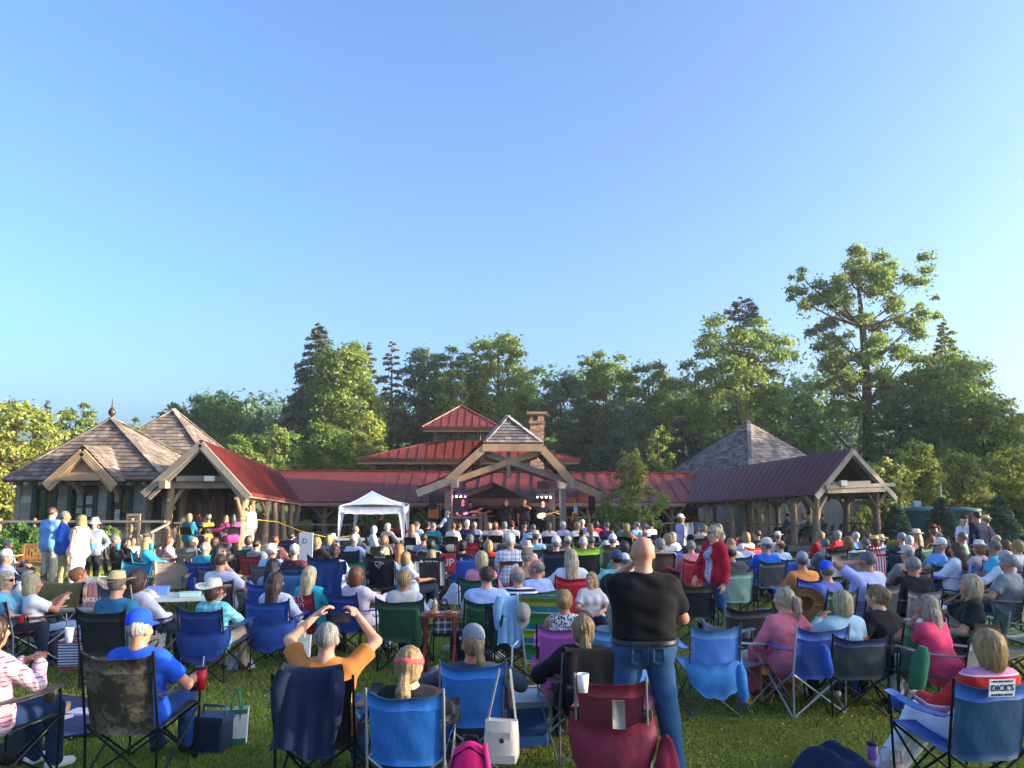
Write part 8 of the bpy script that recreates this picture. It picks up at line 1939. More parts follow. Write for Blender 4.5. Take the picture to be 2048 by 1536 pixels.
def band():
 z = -.05; K = dict(group='band and crew', z0=z)
 B = lambda px, py, Y, lab, hair, arms, head=180, **k: stand(px, py, Y, 'm', lab, hair, k.pop('top', '#15161c:short'), '#16181f', head=head, arms=arms, **K, **k)
 def gt(px, py, Y, lab, rz, col): guitar(lab, at(px, py, Y), rz, col)
 B(926, 996, 30.8, 'guitarist in black with dark red guitar at left of stage', 's:dbrown', ('neckL', 'strum'), head=165, arms_=None) if False else B(926, 996, 30.8, 'guitarist in black with dark red guitar at left of stage', 's:dbrown', ('neckL', 'strum'), head=165)
 gt(931, 1027, 30.5, 'dark red electric guitar held by left guitarist', -15, '#4a1c16')
 B(940, 1000, 31.8, 'bass player in cap half hidden behind the left guitarist', 's:dbrown', ('neckL', 'strum'), head=165, hat=('cap', '#17171a')); gt(948, 1030, 31.4, 'sunburst bass guitar with long neck pointing right', -12, '#6a3a1c')
 B(1012, 996, 30.7, 'singer in sunglasses and long black shirt at centre stage', 's:dbrown', ('down', 'mic'), top='#14151a:long', glasses='glasses'); tubes([(0, 0, 0), (0, 0, .16)], r=.016).build('microphone', paint('mic', '#1c1c1e', .4), None, at(1008, 1007, 30.42)).rotation_euler = (R(50), 0, 0)
 B(1049, 998, 30.7, 'bald singer in black short sleeves holding a microphone', 'bald:gray', ('mic', 'down'))
 B(1086, 999, 30.8, 'bearded guitarist in black playing cream guitar', 's:dbrown', ('neckL', 'strum'), head=190, top='#15161c:long'); gt(1084, 1031, 30.45, 'cream electric guitar played at right of stage', -14, '#e6dcb8')
 tag(bpy.data.objects['microphone'], 'black microphone raised by the centre singer', 'microphone')
 dr = thing('drum_kit', 'drum kit with white bass drum head between the singers', 'drums', Vector((at(1010, 1060, 32.).x, 32., z)))
 MB().lathe([(.001, 0), (.28, 0), (.29, .02), (.29, .42), (.001, .42)], M=Matrix.Rotation(R(-90), 3, 'X'), c=(0, -.3, .3), n=24).build('bass_drum', paint('drum_head', '#d8dce0', .4, .08), dr)
 for x, y, h, r in ((-.35, .1, .62, .17), (.38, .05, .6, .19), (.1, .1, .75, .15)): MB().lathe([(.001, h), (r, h), (r, h - .22), (.001, h - .22)], c=(x, y, 0), n=18).build('tom_drum', paint('drum_shell', '#26201e', .3), dr)
 for x, h in ((-.6, 1.0), (.65, 1.08)): MB().lathe([(.001, h + .03), (.2, h), (.21, h - .005), (.001, h + .02)], c=(x, .15, 0), n=20).build('cymbal', metal_mat('#b08a3a', .3, .8), dr); tubes([(x, .15, 0), (x, .15, h)], r=.012).build('stand', metal_mat('#55555a', .4), dr)
 for lab, px, py, Y, st_ in (('black loudspeaker raised beside left stage column', 866, 1004, 29.6, .25), ('black loudspeaker on tall stand right of stage', 1183, 1006, 29.6, .25)):
  p = at(px, py, Y); s = thing('loudspeaker', lab, 'loudspeaker', p); mb = MB(); mb.sheet([[(x * f, y, zz) for x, y in ((-.13, -.16), (.13, -.16), (.11, .16), (-.11, .16), (-.13, -.16))] for zz, f in ((-.27, 1.), (.27, 1.))], 0, False); mb.poly([(-.13, -.16, .27), (.13, -.16, .27), (.11, .16, .27), (-.11, .16, .27)]); mb.build('cabinet', paint('speaker_box', '#121214', .6), s)
  MB().box((0, -.165, -.02), (.22, .012, .46)).build('grille', paint('speaker_grille', '#1d1d20', .7, .3, 40.), s); h = thing('speaker_stand', lab.replace('black loudspeaker', 'thin tripod stand of loudspeaker'), 'stand', Vector((p.x, p.y, -.2))); tubes([(0, 0, 0), (0, 0, p.z - .07)], r=.02).build('pole', metal_mat('#242426', .5), h)
  for k in range(3): a = k * 2.09; tubes([(0, 0, .75), (.5 * math.cos(a), .5 * math.sin(a), .03)], r=.012).build('leg', metal_mat('#242426', .5), h)
 for nm, cx, ys, cols in (('left', 918, 995, ('#d040ff', '#f0d0ff', '#ffe0a0', '#c850ff')), ('right', 1088, 996, ('#fff4e0', '#fff4e0', '#ffffff', '#ffffff'))):
  r_ = thing('stage_light_bar', f'bar of four small {"purple and white" if nm == "left" else "white"} stage lamps', 'stage lights', at(cx, ys - 3, 30.3)); MB().box((0, 0, .06), (.62, .05, .05)).build('bar', paint('speaker_box', '#121214', .6), r_)
  for i, c_ in enumerate(cols):
   x = -.26 + .17 * i; MB().lathe([(.001, .0), (.04, .0), (.045, .1), (.036, .1)], c=(x, 0, 0), n=12, M=Matrix.Rotation(R(105), 3, 'X')).build('lamp_housing', paint('speaker_box', '#121214', .6), r_); o = MB().lathe([(.036, .095), (.001, .1)], c=(x, .0, 0), n=12, M=Matrix.Rotation(R(105), 3, 'X')).build('lamp', glow(c_, (3., 5., 2., 3.)[i] if nm == 'left' else (1.2, 1.2, 1.5, 4.)[i]), r_)
  for i in (1, 3) if nm == 'left' else (1, 3):
   L = bpy.data.lights.new('stage_lamp', 'POINT'); L.energy = 6 if nm == 'left' else 5; L.color = lin(cols[i]); L.shadow_soft_size = .06; lo = bpy.data.objects.new('stage_lamp', L); COL.objects.link(lo); lo.location = at(cx - 10 + 7 * i, ys + 2, 30.0)
 gs = thing('standing_guitar', 'guitar with blue cloth resting on a stand right of stage', 'guitar', at(1150, 1050, 30.)); tubes([(-.15, 0, 0), (0, .05, .4), (.15, 0, 0)], r=.012).build('stand_legs', metal_mat('#222', .5), gs); MB().lathe([(.001, 0), (.13, .02), (.15, .14), (.1, .28), (.12, .38), (.001, .42)], c=(0, -.06, .1), n=14, sy=.3).build('body', paint('sunburst', '#a86a2a', .3), gs); MB().box((0, -.05, .75), (.05, .03, .5)).build('neck', paint('maple', '#a8753f', .4), gs); MB().box((.02, -.09, .6), (.14, .03, .28)).build('cloth', fabric('#8fc0e0'), gs)
 am = thing('amplifier', 'black amplifier with orange-painted front beside the left loudspeaker', 'amplifier', at(868, 1042, 29.7)); MB().box((0, 0, .3), (.5, .3, .6)).build('cabinet', paint('speaker_box', '#121214', .6), am); MB().box((0, -.155, .32), (.4, .012, .42)).build('grille', paint('amp_front', '#b8692a', .7, .3), am)  # the orange front is a plain paint colour
band()
def site():
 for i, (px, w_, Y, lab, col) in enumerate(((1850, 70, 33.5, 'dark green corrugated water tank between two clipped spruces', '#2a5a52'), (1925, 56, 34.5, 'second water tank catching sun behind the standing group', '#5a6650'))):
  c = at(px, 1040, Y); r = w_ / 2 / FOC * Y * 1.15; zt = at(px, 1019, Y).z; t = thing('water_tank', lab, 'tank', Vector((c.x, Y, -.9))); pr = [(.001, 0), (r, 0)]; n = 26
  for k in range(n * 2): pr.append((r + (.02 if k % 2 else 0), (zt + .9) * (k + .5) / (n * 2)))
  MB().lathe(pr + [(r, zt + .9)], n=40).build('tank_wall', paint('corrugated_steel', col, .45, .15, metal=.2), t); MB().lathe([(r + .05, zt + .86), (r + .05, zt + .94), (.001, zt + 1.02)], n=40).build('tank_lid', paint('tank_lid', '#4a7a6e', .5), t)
  if i == 0:
   for x in (.42, .5, .58): tubes([(x, -.6, zt + .95), (.5, -.5, zt + 1.4), (.5, -.5, zt + 1.9)], r=.02).build('vent_pipe', paint('white_pipe', '#d8dcdc', .4), t)
   MB().box((-.55, -.4, zt + 1.15), (.3, .3, .25)).build('hatch', paint('hatch', '#8fb0b8', .5), t)
 b = thing('garden_bench', 'slatted wooden bench behind two men in blue', 'bench', Vector((at(100, 1105, 20.).x, 20., 0)), R(4)); m = paint('teak', '#9a6a3c', .7)
 for x in (-.75, .75): MB().box((x, 0, .22), (.07, .4, .44)).build('leg', m, b); MB().box((x, .2, .62), (.06, .06, .5)).build('back_post', m, b); MB().box((x, 0, .62), (.06, .42, .04)).build('armrest', m, b)
 sl = MB()
 for i in range(5): sl.box((0, -.16 + i * .08, .45), (1.5, .065, .03))
 sl.build('seat', m, b); bk = MB(); bk.box((0, .2, .86), (1.5, .04, .07)); bk.box((0, .2, .52), (1.5, .04, .06))
 for i in range(17): bk.box((-.68 + i * .085, .2, .69), (.04, .025, .28))
 bk.build('backrest', m, b)
 rope = [at(482, 1036, 24.1), at(555, 1044, 25.), at(600, 1062, 24.), at(660, 1076, 24.), at(700, 1072, 25.5)]; tag(tubes(rope, r=.012, n=5).build('caution_tape', paint('yellow_tape', '#d8b428', .5), None), 'yellow tape strung from left shelter post to canopy', 'tape')
 tag(tubes([at(1380, 1046, 33.3), at(1430, 1048, 33.3), at(1462, 1041, 33.3)], r=.014, n=5).build('caution_tape', paint('yellow_tape', '#d8b428', .5), None), 'yellow tape strung along the right shelter rail', 'tape')
 # tables
 table('long white table with bottles under the canopy edge', Vector((at(750, 1070, 25.2).x, 25.3, 0)), 0, 2.6, .75, .74, '#d8d8dc', group='tables at the front')
 for k, (px, Y, w_, lab) in enumerate(((890, 25.6, 2.2, 'table with black cloth before the stage column'), (1010, 26.6, 2.4, 'black table beneath centre singer'), (1060, 22., 1.8, 'dark cloth table left of grey-haired woman in lavender'), (1172, 22.4, 1.7, 'black cloth table near neon-edged chair'), (1230, 25.9, 2.6, 'black cloth table before the young tree'), (1330, 23.4, 1.5, 'dark table behind the towel woman'), (1120, 26.6, 2., 'dark cloth table under guitarist'))):
  table(lab, Vector((at(px, 1070, Y).x, Y, 0)), 0, w_, .7, .74, '#1a1b1f', cloth=('#17181c', .6), group='tables at the front')
 t1 = Vector((at(275, 1140, 10.6).x, 11.4, 0)); table('white folding table spread with picnic food', t1, R(12), 1.7, .75, .70, '#d6d2c6', group='tables at the front')
 rd = random.Random(4)
 for k, (lab, dx, dy, kind, col) in enumerate((('wooden bowl of snacks on food table', .35, .15, 'plate', '#8a5a36'), ('blue plastic box on white food table', -.1, .2, 'box', '#6f8fd0'), ('clear bag of sandwiches on food table', -.45, -.1, 'heap', '#c8b49a'), ('bag of crisps lying on food table', -.15, -.15, 'heap', '#d8ccb4'), ('stack of pale green napkins', .4, -.15, 'box', '#b8d8c4'), ('maroon box at food table end', .7, .12, 'box', '#8a2a3c'), ('white takeaway lid at food table corner', -.72, .05, 'box', '#e4e2dc'))):
  p = t1 + Vector((dx * math.cos(R(12)) - dy * math.sin(R(12)), dx * math.sin(R(12)) + dy * math.cos(R(12)), .702))
  if kind == 'plate': plate(lab, p, .14, col, '#c89a5a', 'snack_bowl', 'bowl')
  elif kind == 'box': crate('food_box', lab, 'box', p, (.3, .2, .06 if 'nap' in lab or 'lid' in lab else .11), col, .3)
  else: heap('snack_bag', lab, 'bag', p, col, .3, .2, .09, k + 3)
 t2 = Vector((at(120, 1155, 10.2).x, 10.7, 0)); table('camp table with plates, paper roll and red cups', t2, R(-4), 1.0, .6, .66, '#8f8f90', legs='#b8babf', group='tables at the front'); zt = .662
 r_ = thing('paper_towel_roll', 'white paper towel roll standing on camp table', 'paper roll', t2 + Vector((-.13, -.02, zt + .09)), 0); MB().lathe([(.02, 0), (.065, 0), (.065, .25), (.02, .25), (.02, 0)], n=18, M=Matrix.Rotation(R(-80), 3, 'X'), c=(0, -.1, .0)).build('roll', paint('paper', '#e6dfce', .9, .05), r_)
 plate('stack of white paper plates beside the paper roll', t2 + Vector((-.2, -.12, zt)), .13, '#e4ded2'); plate('second plate stack under the paper roll', t2 + Vector((-.05, .05, zt)), .13, '#dcd6c8')
 rc = thing('cup_package', 'clear bag packed with red party cups', 'cup package', t2 + Vector((.28, -.05, zt)))
 for i in range(4):
  for j in range(2): MB().lathe([(.001, .0), (.045, .0), (.036, .3), (.001, .3)], c=(-.1 + i * .075, j * .08, .0), n=12).build('cup_stack', paint('red_cups', '#d02a24', .4), rc)
 MB().lathe([(.2, 0), (.21, .25), (.17, .34), (.19, .38)], n=16, sy=.6).build('clear_wrap', clear_mat('#f4f0f0'), rc); letters('SOLO', .08, rc, (0, -.125, .1), '#f0e8d8')
 for k, (px, c_, lab) in enumerate(((40, '#d8c8b4', 'tall clear jar of iced drink at the left edge'), (64, '#c02a2a', 'red soft drink bottle at the left edge'))): bottle(lab, Vector((at(px, 1150, 10.9).x, 10.9, .66)), .3, .05, c_)
 cup('blue cup upside down on the left table edge', Vector((at(45, 1140, 11.1).x, 11.1, .68)), .05, .13, '#1f5fc8')
 table('small grey table at left edge holding drinks', Vector((at(45, 1150, 10.9).x, 11.0, 0)), 0, .7, .5, .655, '#8a8680', group='tables at the front')
 for k, px in enumerate((184, 235, 302)): cup(('teal tumbler at the left end of back table', 'teal tumbler in the middle of back table', 'teal tumbler by blonde woman')[k], at(px, 1100, 16.2), .05, .14, '#3a8fb8')
 w_ = thing('wooden_tray_table', 'small red-brown wooden folding table with snacks', 'table', Vector((at(880, 1215, 9.0).x, 9., 0)), R(-6)); wm = paint('mahogany', '#8a3a24', .35, .2, 5.)
 MB().box((0, 0, .80), (.42, .36, .025)).build('tabletop', wm, w_)
 for sx in (-1, 1):
  for sy in (-1, 1): MB().beam((sx * .17, sy * .13, .79), (sx * .17, -sy * .2, 0), .022, .03).build('leg', wm, w_)
 for lab, dx, c_ in (('tray of dip and crackers on wooden table', -.08, '#c8a878'), ('small glass bowl on wooden table', .12, '#8a9098')): plate(lab, Vector((at(880, 1215, 9.).x + dx, 8.95, .813)), .085, c_, '#a87844', 'snack_tray', 'tray')
 bottle('little brown jar with stick on wooden table', Vector((at(872, 1180, 9.).x - .02, 9.08, .813)), .16, .035, '#a8926a', '#6a4a2a')
 g = table('grey camp table with cans and snack bag right of mesh chair', Vector((at(1522, 1190, 9.2).x, 9.3, 0)), R(8), .62, .45, .62, '#77797c', group='tables at the front')
 q = Vector((at(1522, 1190, 9.2).x, 9.3, .622))
 for k, (dx, c_, lab) in enumerate(((-.02, '#7a2438', 'dark red drink can on grey camp table'), (.06, '#2a66b8', 'blue drink bottle on grey camp table'), (.14, '#b8c4c8', 'silver drink can on grey camp table'))): bottle(lab, q + Vector((dx, .1, 0)), .19, .034, c_, c_)
 heap('snack_bag', 'crumpled snack bag on grey camp table', 'bag', q + Vector((-.12, -.04, 0)), '#9a8a80', .3, .2, .1, 9)
 t = table('table with blue and yellow cloth at right rows', Vector((at(1530, 1090, 16.8).x, 17., 0)), 0, 2.3, .8, .72, '#b8c8d8', cloth=('#a8c0d8', .5, '#d8b860'), group='tables at the front')
 heap('white_napkin', 'heap of white napkins on the blue and yellow cloth', 'napkins', Vector((at(1490, 1083, 16.9).x, 16.8, .73)), '#e4e4e8', .6, .4, .16, 12)
 table('pale grey side table right of shaven man', Vector((at(1905, 1165, 9.9).x, 10.1, 0)), R(10), .9, .5, .56, '#8f9498', group='tables at the front'); crate('cool_box', 'white and red cool box on ground right of grey chair', 'cooler', Vector((at(1890, 1195, 9.6).x, 9.4, 0)), (.4, .3, .3), '#c4302c', .2, '#e0e0e0')
 tote('red and white striped flag bag hung by high black chair', at(1752, 1150, 14.6) * Vector((1, 1, 0)) + Vector((0, 0, .45)) if False else Vector((at(1752, 1110, 14.8).x, 14.8, .62)), 0, .26, .14, .42, fabric('#d8d4d4', '#c02028', 'stripe_v', .9), fabric('#c02028'))
 tote('white plastic carrier bag on ground near leaning man', Vector((at(1865, 1150, 12.6).x, 12.6, .0)), .2, .3, .2, .4, paint('carrier', '#d8dce4', .5, .1), paint('carrier', '#d8dce4', .5, .1))
 s = thing('yard_sign', 'white sign board with dark letter among the rows', 'sign', Vector((at(612, 1080, 17.4).x, 17.4, 0)), R(-6)); MB().box((0, 0, 1.0), (.32, .02, .62)).build('board', paint('sign_white', '#d8d8d4', .6, .06), s); letters('D', .16, s, (-.02, -.014, 1.12), '#3a3a6a'); MB().box((0, .02, .35), (.04, .03, .7)).build('stake', paint('stake', '#6a5a4a', .8), s)
 s = thing('yard_sign', 'red sign board with white capitals beside lawn chair', 'sign', Vector((at(896, 1105, 15.2).x, 15.2, 0)), R(-4)); MB().box((0, 0, .84), (.3, .02, .36)).build('board', paint('sign_red', '#a82a34', .6, .1), s); letters('UP', .2, s, (.0, -.014, .84), '#e0d8d8'); MB().box((0, .02, .33), (.04, .03, .66)).build('stake', paint('stake', '#6a5a4a', .8), s)
site()
def belongings():
 def rel(q, hd, dx, dy, z=0.): return P0(q.x, q.y, hd, dx, dy, z)
 G = lambda px, py, z=0.: on(px, py, z)
 b = G(135, 1435); bl = thing('picnic_blanket', 'navy picnic blanket spread left of camouflage chair', 'blanket', b); mb = MB(); mb.sheet([[(x * .62 + .03 * math.sin(y * 9 + x), y * .62 + .04 * math.sin(x * 7), .012 + .014 * (1 + math.sin(x * 9 + y * 3) * math.sin(y * 11 - x * 4))) for x in np.linspace(-1, 1, 22)] for y in np.linspace(-1, 1, 16)], .012); mb.build('cloth', fabric('#1d2c54'), bl)
 crate('takeaway_box', 'brown cardboard takeaway box on navy blanket', 'box', b + Vector((-.12, .0, .05)), (.22, .18, .09), '#a8865c', .3); crate('paper_tray', 'white paper tray lying on navy blanket', 'tray', b + Vector((.16, .02, .05)), (.3, .18, .03), '#d4d4dc', -.1); plate('bowl with red lid on navy blanket', b + Vector((-.16, -.2, .05)), .07, '#a82430', '#c8a060', 'lidded_bowl', 'bowl')
 crate('napkin_pack', 'folded napkins with red edge on blanket', 'napkins', b + Vector((.03, -.16, .05)), (.2, .12, .02), '#d8c8c8', .5); crate('plastic_tub', 'white tub lid at blanket corner', 'tub', b + Vector((.42, -.12, .05)), (.16, .12, .03), '#d8dcd4', .2)
 cq = NC['camo']; cup('red insulated tumbler in the camouflage chair arm', rel(cq, 6, .355, .17, .58), .045, .17, '#b81c2c', '#1a1a1c', '#e8e8e8')
 crate('soft_cooler', 'navy soft cooler with white panel behind camouflage chair', 'cooler', rel(cq, 6, .32, .50), (.26, .2, .24), '#1c2a44', R(-10), '#2a3a54', '#3a4a5a')
 tote('white bag with green stripe beside soft cooler', rel(cq, 6, .44, .66), .2, .18, .1, .3, fabric('#c8c8c4'), fabric('#2a6a4a'));
 tote('navy and white striped tote bag with pink trim', G(158, 1330), R(8), .40, .2, .36, fabric('#dfe2ea', '#23304e', 'stripe_h', 1.9), fabric('#c04a5c'))
 heap('red_bag', 'slumped red cloth bag on the grass', 'bag', G(308, 1282), '#c41a24', .42, .3, .16, 21); ht = obj('straw_hat', hat_mesh('straw').copy(), None); ht.data.materials.clear(); ht.data.materials.append(island_hat('#b8945c')); ht.data.materials.append(fabric('#6a4a2a')); ht.location = G(336, 1256) + Vector((0, 0, .02)); tag(ht, 'tan straw hat lying on the red bag', 'hat')
 heap('plastic_bag', 'white plastic carrier bag lying under blue chair', 'bag', G(480, 1328), '#d0d2d8', .34, .26, .2, 22, paint('carrier', '#d0d2da', .4, .1)); heap('paper_litter', 'crumpled white paper on grass under the dark green chairs', 'paper', G(800, 1262), '#dcdce0', .2, .16, .08, 23)
 tote('white pocketed caddy hanging from arm of blue chair', Vector((at(596, 1270, 8.6).x, 8.7, .32)), .1, .2, .12, .3, fabric('#d8d4c8'), fabric('#c8c4b8')); cup('white paper cup on the caddy chair arm', Vector((at(603, 1222, 8.7).x, 8.8, .66)), .04, .1, '#e4e2e0')
 tote('dark backpack with white diamond lattice by tray table', G(888, 1262) , R(5), .3, .2, .40, fabric('#3a4048', '#b8bcc4', 'check', .7), fabric('#22262c'), 'backpack', flare=.8); crate('cooler_bag', 'upright navy cooler beside plastic cup', 'cooler', G(917, 1312), (.2, .24, .34), '#16264e', 0, '#1c2c5a', '#16264e')
 cup('clear plastic cup standing on the grass', G(893, 1300), .042, .12, '#aab4a4'); heap('striped_cloth', 'blue and white cloth on ground beside green chair', 'cloth', G(985, 1308), '#c8d0e4', .34, .2, .08, 25); heap('white_towel', 'white cloth bundle by beige vest woman chair', 'cloth', G(860, 1225), '#d4d0d2', .26, .22, .3, 26)
 # white handbag on the blue chair, pink backpack, cup on burgundy chair
 hb = thing('handbag', 'cream leather shoulder bag hanging from a blue chair', 'handbag', Vector((at(1003, 1480, 5.5).x, 5.62, .33)), R(-8)); lm = leather('#c9c0b2'); mb = MB(); mb.sheet([[(x * f * .115, y * .06 * (1.1 if z < .2 else .6), z) for x, y in ((-1, -.8), (-.6, -1), (.6, -1), (1, -.8), (1, .8), (.6, 1), (-.6, 1), (-1, .8), (-1, -.8))] for z, f in ((0, .92), (.03, 1.02), (.15, 1.0), (.27, .95))], 0, True); mb.poly([(-.1, -.05, .002), (.1, -.05, .002), (.1, .05, .002), (-.1, .05, .002)]); mb.poly([(-.1, -.035, .265), (.1, -.035, .265), (.1, .035, .265), (-.1, .035, .265)]); mb.build('bag_body', lm, hb)
 fr = MB(); fr.box((0, -.064, .03), (.2, .008, .05)); fr.box((0, -.060, .15), (.14, .008, .11)); fr.build('front_pocket', leather('#bdb4a6'), hb); MB().lathe([(.001, .004), (.016, .004), (.018, 0)], c=(.01, -.066, .15), n=14, M=Matrix.Rotation(R(90), 3, 'X')).build('medallion', metal_mat('#4a4038', .4), hb)
 for s in (-1, 1): MB().beam((s * .1, 0, .26), (s * .04, .14, .58), .016, .006).build('strap', leather('#8f897e'), hb)
 pb = thing('backpack', 'hot pink backpack with water bottle beside blue chair', 'backpack', Vector((at(940, 1536, 4.85).x, 4.9, .28)), R(-6)); mb = MB(); mb.lathe([(.001, 0), (.12, .01), (.135, .1), (.13, .26), (.095, .36), (.03, .40), (.001, .40)], n=18, sy=.62); mb.build('bag_body', fabric('#d81e6a'), pb); mb = MB(); mb.lathe([(.001, 0), (.085, .0), (.09, .06), (.075, .17), (.001, .19)], c=(.0, -.075, .02), n=16, sy=.4); mb.build('front_pocket', fabric('#b8185a', '#2a1420', 'floral', 1.2), pb); mb = MB(); mb.tube([(-.118, -.05, .06), (-.125, -.055, .2), (-.09, -.05, .33), (0, -.045, .385), (.09, -.05, .33), (.125, -.055, .2), (.118, -.05, .06)], .006, 6); mb.build('zip', fabric('#1c1216'), pb); MB().lathe([(.001, .004), (.022, .003), (.026, 0)], c=(.02, -.112, .11), n=14, M=Matrix.Rotation(R(90), 3, 'X')).build('badge', paint('badge', '#d8d4d0', .5), pb); MB().tube([(-.05, .05, .34), (-.03, .03, .42), (.03, .03, .42), (.06, .05, .34)], .012, 7).build('handle', fabric('#1a1a1e'), pb); MB().tube([(.09, -.03, .40), (.12, -.06, .25), (.11, -.06, .05)], .016, 7).build('strap', fabric('#e83a80'), pb)
 bottle('pink bottle tucked in the hot pink backpack', Vector((at(925, 1490, 4.8).x, 5.02, .48)), .2, .03, '#c02858', '#3a3a40'); bottle('dark grey bottle in blue chair arm pouch', Vector((at(1018, 1390, 5.9).x, 5.95, .58)), .24, .035, '#33363c', '#1c1c1e')
 bq = NC['burg'].location; cup('white foam cup perched on burgundy chair corner', at(1166, 1384, 5.5), .043, .12, '#e8e6e4'); heap('bag_pouch', 'burgundy pouch bunched on the front chair side', 'pouch', rel(bq, 18, .40, -.30, .12), '#6e1c32', .2, .22, .34, 33)
 crate('cool_box', 'grey and blue hard cooler half hidden behind handbag', 'cooler', G(1052, 1480), (.32, .42, .34), '#23518c', .2, '#9aa2a8', '#d0d0d0')
 # right side things
 wb = thing('wicker_basket', 'honey wicker basket under the pink eyelet woman', 'basket', G(1548, 1372), R(10)); wm = N('wicker'); o = wm.coord(); ck = wm.n('ShaderNodeTexChecker', i_Scale=46.); wm.set(ck, 0, o); ck.inputs[1].default_value = lin('#b07838') + (1,); ck.inputs[2].default_value = lin('#8a5724') + (1,); wmm = wm.done(ck.outputs[0], .7, wm.bump(ck.outputs[1], .6, .01)); mb = MB(); mb.sheet([[(x * .24 * f, y * .15 * f, z) for x, y in ((-1, -.8), (-.7, -1), (.7, -1), (1, -.8), (1, .8), (.7, 1), (-.7, 1), (-1, .8), (-1, -.8))] for z, f in ((0, .85), (.08, .95), (.2, 1.02))], .012, False); mb.poly([(-.2, -.13, .19), (.2, -.13, .19), (.2, .13, .19), (-.2, .13, .19)]); mb.build('basket_body', wmm, wb); MB().tube([(-.24, 0, .2), (-.16, 0, .36), (.16, 0, .36), (.24, 0, .2)], .012, 7).build('handle', wmm, wb)
 bottle('clear water bottle on grass beside royal blue chair', G(1637, 1392), .24, .035, '#b8c4c8', '#e4e4e4', '#e8e8ec'); bottle('clear water bottle behind light blue chair', G(1496, 1268), .22, .033, '#a8b4b8', '#d8e4f0'); heap('yellow_cloth', 'mustard yellow cloth bag beside light blue chair', 'bag', G(1490, 1402), '#d89a1a', .16, .2, .14, 41)
 tag(MB().tube([G(1505, 1398) + Vector((0, 0, .02)), G(1540, 1412) + Vector((0, 0, .02)), G(1548, 1392) + Vector((0, 0, .02))], .01, 6).build('yellow_strap', fabric('#d89a1a')), 'yellow cord trailing over the grass', 'cord')
 MBp = lambda lab, px, py, Y, L, r, col, ang: tag(MB().tube([(0, 0, L / 2), (0, 0, L * .3), (0, 0, 0), (.006, 0, -L * .35), (0, 0, -L / 2)], [r * .5, r, r * 1.05, r, r * .6], 10).build('carry_bag', fabric(col), None, at(px, py, Y)), lab, 'bag')
 MBp('green tubular chair bag hanging off the green chair', 1838, 1338, 7.4, .42, .075, '#2c6a4c', 0).rotation_euler = (R(4), R(12), 0); MBp('blue tubular chair bag hanging off royal blue chair', 1652, 1322, 7.6, .3, .05, '#2a4fa8', 0).rotation_euler = (0, R(-6), 0); MBp('light blue tubular chair bag beside empty light blue chair', 1484, 1366, 7.6, .34, .05, '#3f84c8', 0).rotation_euler = (0, R(-4), 0); MBp('green tubular chair bag at dark green chair of man in polo', 1000, 1265, 9.1, .42, .06, '#1f4a34', 0).rotation_euler = (R(8), R(14), 0); MBp('green tubular chair bag behind beige vest woman', 832, 1258, 8.9, .44, .065, '#1c4a32', 0).rotation_euler = (R(4), 0, 0)
 heap('blue_bag', 'rolled royal blue bag under the low grey chair', 'bag', G(1702, 1378), '#1c2f9c', .34, .22, .16, 44); heap('navy_jacket', 'navy jacket lying on grass at bottom edge', 'jacket', G(1660, 1545), '#1a2f4c', .62, .42, .17, 45, res=16); hp = thing('rain_hat', 'wide tan brimmed hat resting by blonde ponytail', 'hat', at(1610, 1212, 8.4)); hm = hat_mesh('wide').copy(); hm.materials.clear(); o = obj('hat_body', hm, None, hp); hm.materials.append(island_hat('#8a7048')); hm.materials.append(fabric('#4a3a28')); hp.rotation_euler = (R(-60), R(10), 0)
 cup('lilac insulated tumbler with straw on grass', G(1747, 1540), .043, .2, '#8f5ca0', '#1c1c20', '#3a3a40', 'tumbler', 'tumbler')
 pu = thing('handbag', 'taupe handbag slumped at bottom right edge', 'handbag', G(1786, 1565), R(20)); mb = MB(); mb.lathe([(.001, 0), (.12, .01), (.13, .06), (.10, .13), (.03, .16), (.001, .16)], n=18, sy=.6); mb.build('bag_body', leather('#a8988c'), pu)
 for s in (-1, 1): MB().tube([(-.07, s * .03, .13), (-.06, s * .05, .24), (.04, s * .05, .24), (.07, s * .03, .13)], .008, 6).build('handle', leather('#b8a89c'), pu)
 ph = thing('smartphone', 'black smartphone held up sideways by the man in orange tee', 'phone', at(682, 1236, 6.1), R(-4)); MB().box((0, 0, 0), (.155, .009, .076)).build('case', paint('phone_case', '#121216', .4), ph); MB().box((0, -.0055, 0), (.142, .002, .068)).build('screen', paint('phone_screen', '#3a3440', .15, .7, 26.), ph)
 tw = MB(); tw.sheet([[(.12 * u + .02 * math.sin(t * 5), .03 * math.sin(u * 4 + t * 2), -.62 * t) for u in (-1, -.5, 0, .5, 1)] for t in (0, .25, .5, .75, 1)], .008); tag(tw.build('towel', fabric('#d4d0cc'), None, at(1376, 1046, 21.75)), 'pale towel held by woman in white cap', 'towel')
 for k, (px, py, Y, c_, lab) in enumerate(((1126, 1064, 25.6, '#d8e4e8', 'white bottle on table before lavender sweater'), (843, 1062, 25.2, '#c8d8e0', 'clear water bottle on the white canopy table'), (1243, 1064, 25.6, '#dfe6ea', 'clear bottle in front of the teal top'), (1048, 1064, 24.6, '#8fa0a4', 'grey drink jar on black table'))): bottle(lab, Vector((at(px, py, Y).x, Y, .745)), .24, .04, c_)
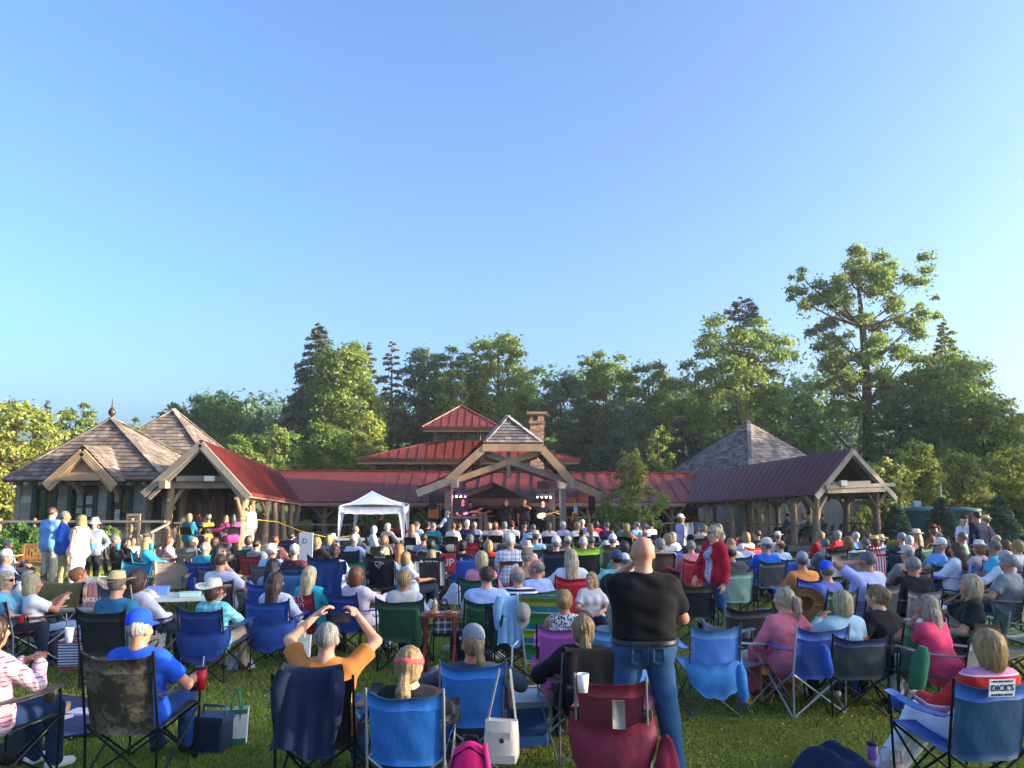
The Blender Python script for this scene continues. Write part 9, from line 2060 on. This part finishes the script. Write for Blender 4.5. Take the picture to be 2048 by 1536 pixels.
 cup('red cup raised near right posts', at(1471, 1086, 17.), .05, .12, '#c41c24'); cup('mint green can cooler on orange shirt man arm', Vector((at(1573, 1140, 12.2).x, 12.2, .62)), .04, .13, '#5fb0a0'); cup('white logo cup in black chair arm pouch', Vector((at(141, 1232, 8.3).x, 8.3, .62)), .045, .15, '#d8dce4')
 heap('blue_tote', 'bright blue shopping bag beside small child', 'bag', Vector((at(808, 1150, 14.).x, 14., .0)), '#2f8ac8', .4, .3, .6, 51); heap('white_jumper', 'grey-white jumper bundled on a chair near red sign', 'jumper', Vector((at(915, 1140, 13.6).x, 13.6, .3)), '#b8bcc4', .5, .4, .3, 52)
 heap('brown_bag', 'tan paper bag under food table', 'bag', G(328, 1185), '#a8803a', .35, .3, .3, 53); tote('cream tote bag with orange print leaning on grey chair', Vector((at(305, 1205, 9.4).x, 9.4, .15)), .4, .3, .14, .36, fabric('#cfc8ba', '#c07a4a', 'floral', .5), fabric('#c8c0b0'))
 heap('khaki_cloth', 'khaki cloth on grass right of green chair', 'cloth', G(1995, 1250), '#8f7a58', .6, .35, .07, 54); heap('dark_bag', 'dark camouflage bag under plaid woman chair', 'bag', G(40, 1515), '#2c2a22', .5, .35, .16, 55)
belongings()
# everything set down on the lawn follows its gentle fall
for o in list(bpy.data.objects):
 if o.parent is None and o.type in ('MESH', 'EMPTY') and o.get('label') and 6. < o.location.y < 27.4 and o.get('category') not in ('person', 'tree', 'railing', 'notice board', 'jacket', 'sweater', 'blanket', 'cap', 'towel', 'bag_') and (o.get('category') != 'chair' or abs(o.location.z) < 1e-6):
  if not any(k in o['label'] for k in ('teal tumbler', 'raised near', 'tubular', 'brimmed hat resting', 'held')) and o.location.z >= -.002: o.location.z += gz(o.location.y)
HAZE = .0005
# ------------------------------------------------------------------ the evening air
hz = MB(); hz.box((0, 40, 9.25), (260, 240, 22.5)); q = N('haze'); v = q.n('ShaderNodeVolumePrincipled'); v.inputs['Color'].default_value = (.92, .95, 1, 1); v.inputs['Density'].default_value = HAZE; v.inputs['Anisotropy'].default_value = .2
q.t.links.new(v.outputs[0], q.out.inputs['Volume']); tag(hz.build('haze', q.m), kind='stuff', label='thin pale evening haze over the lawn and woods')
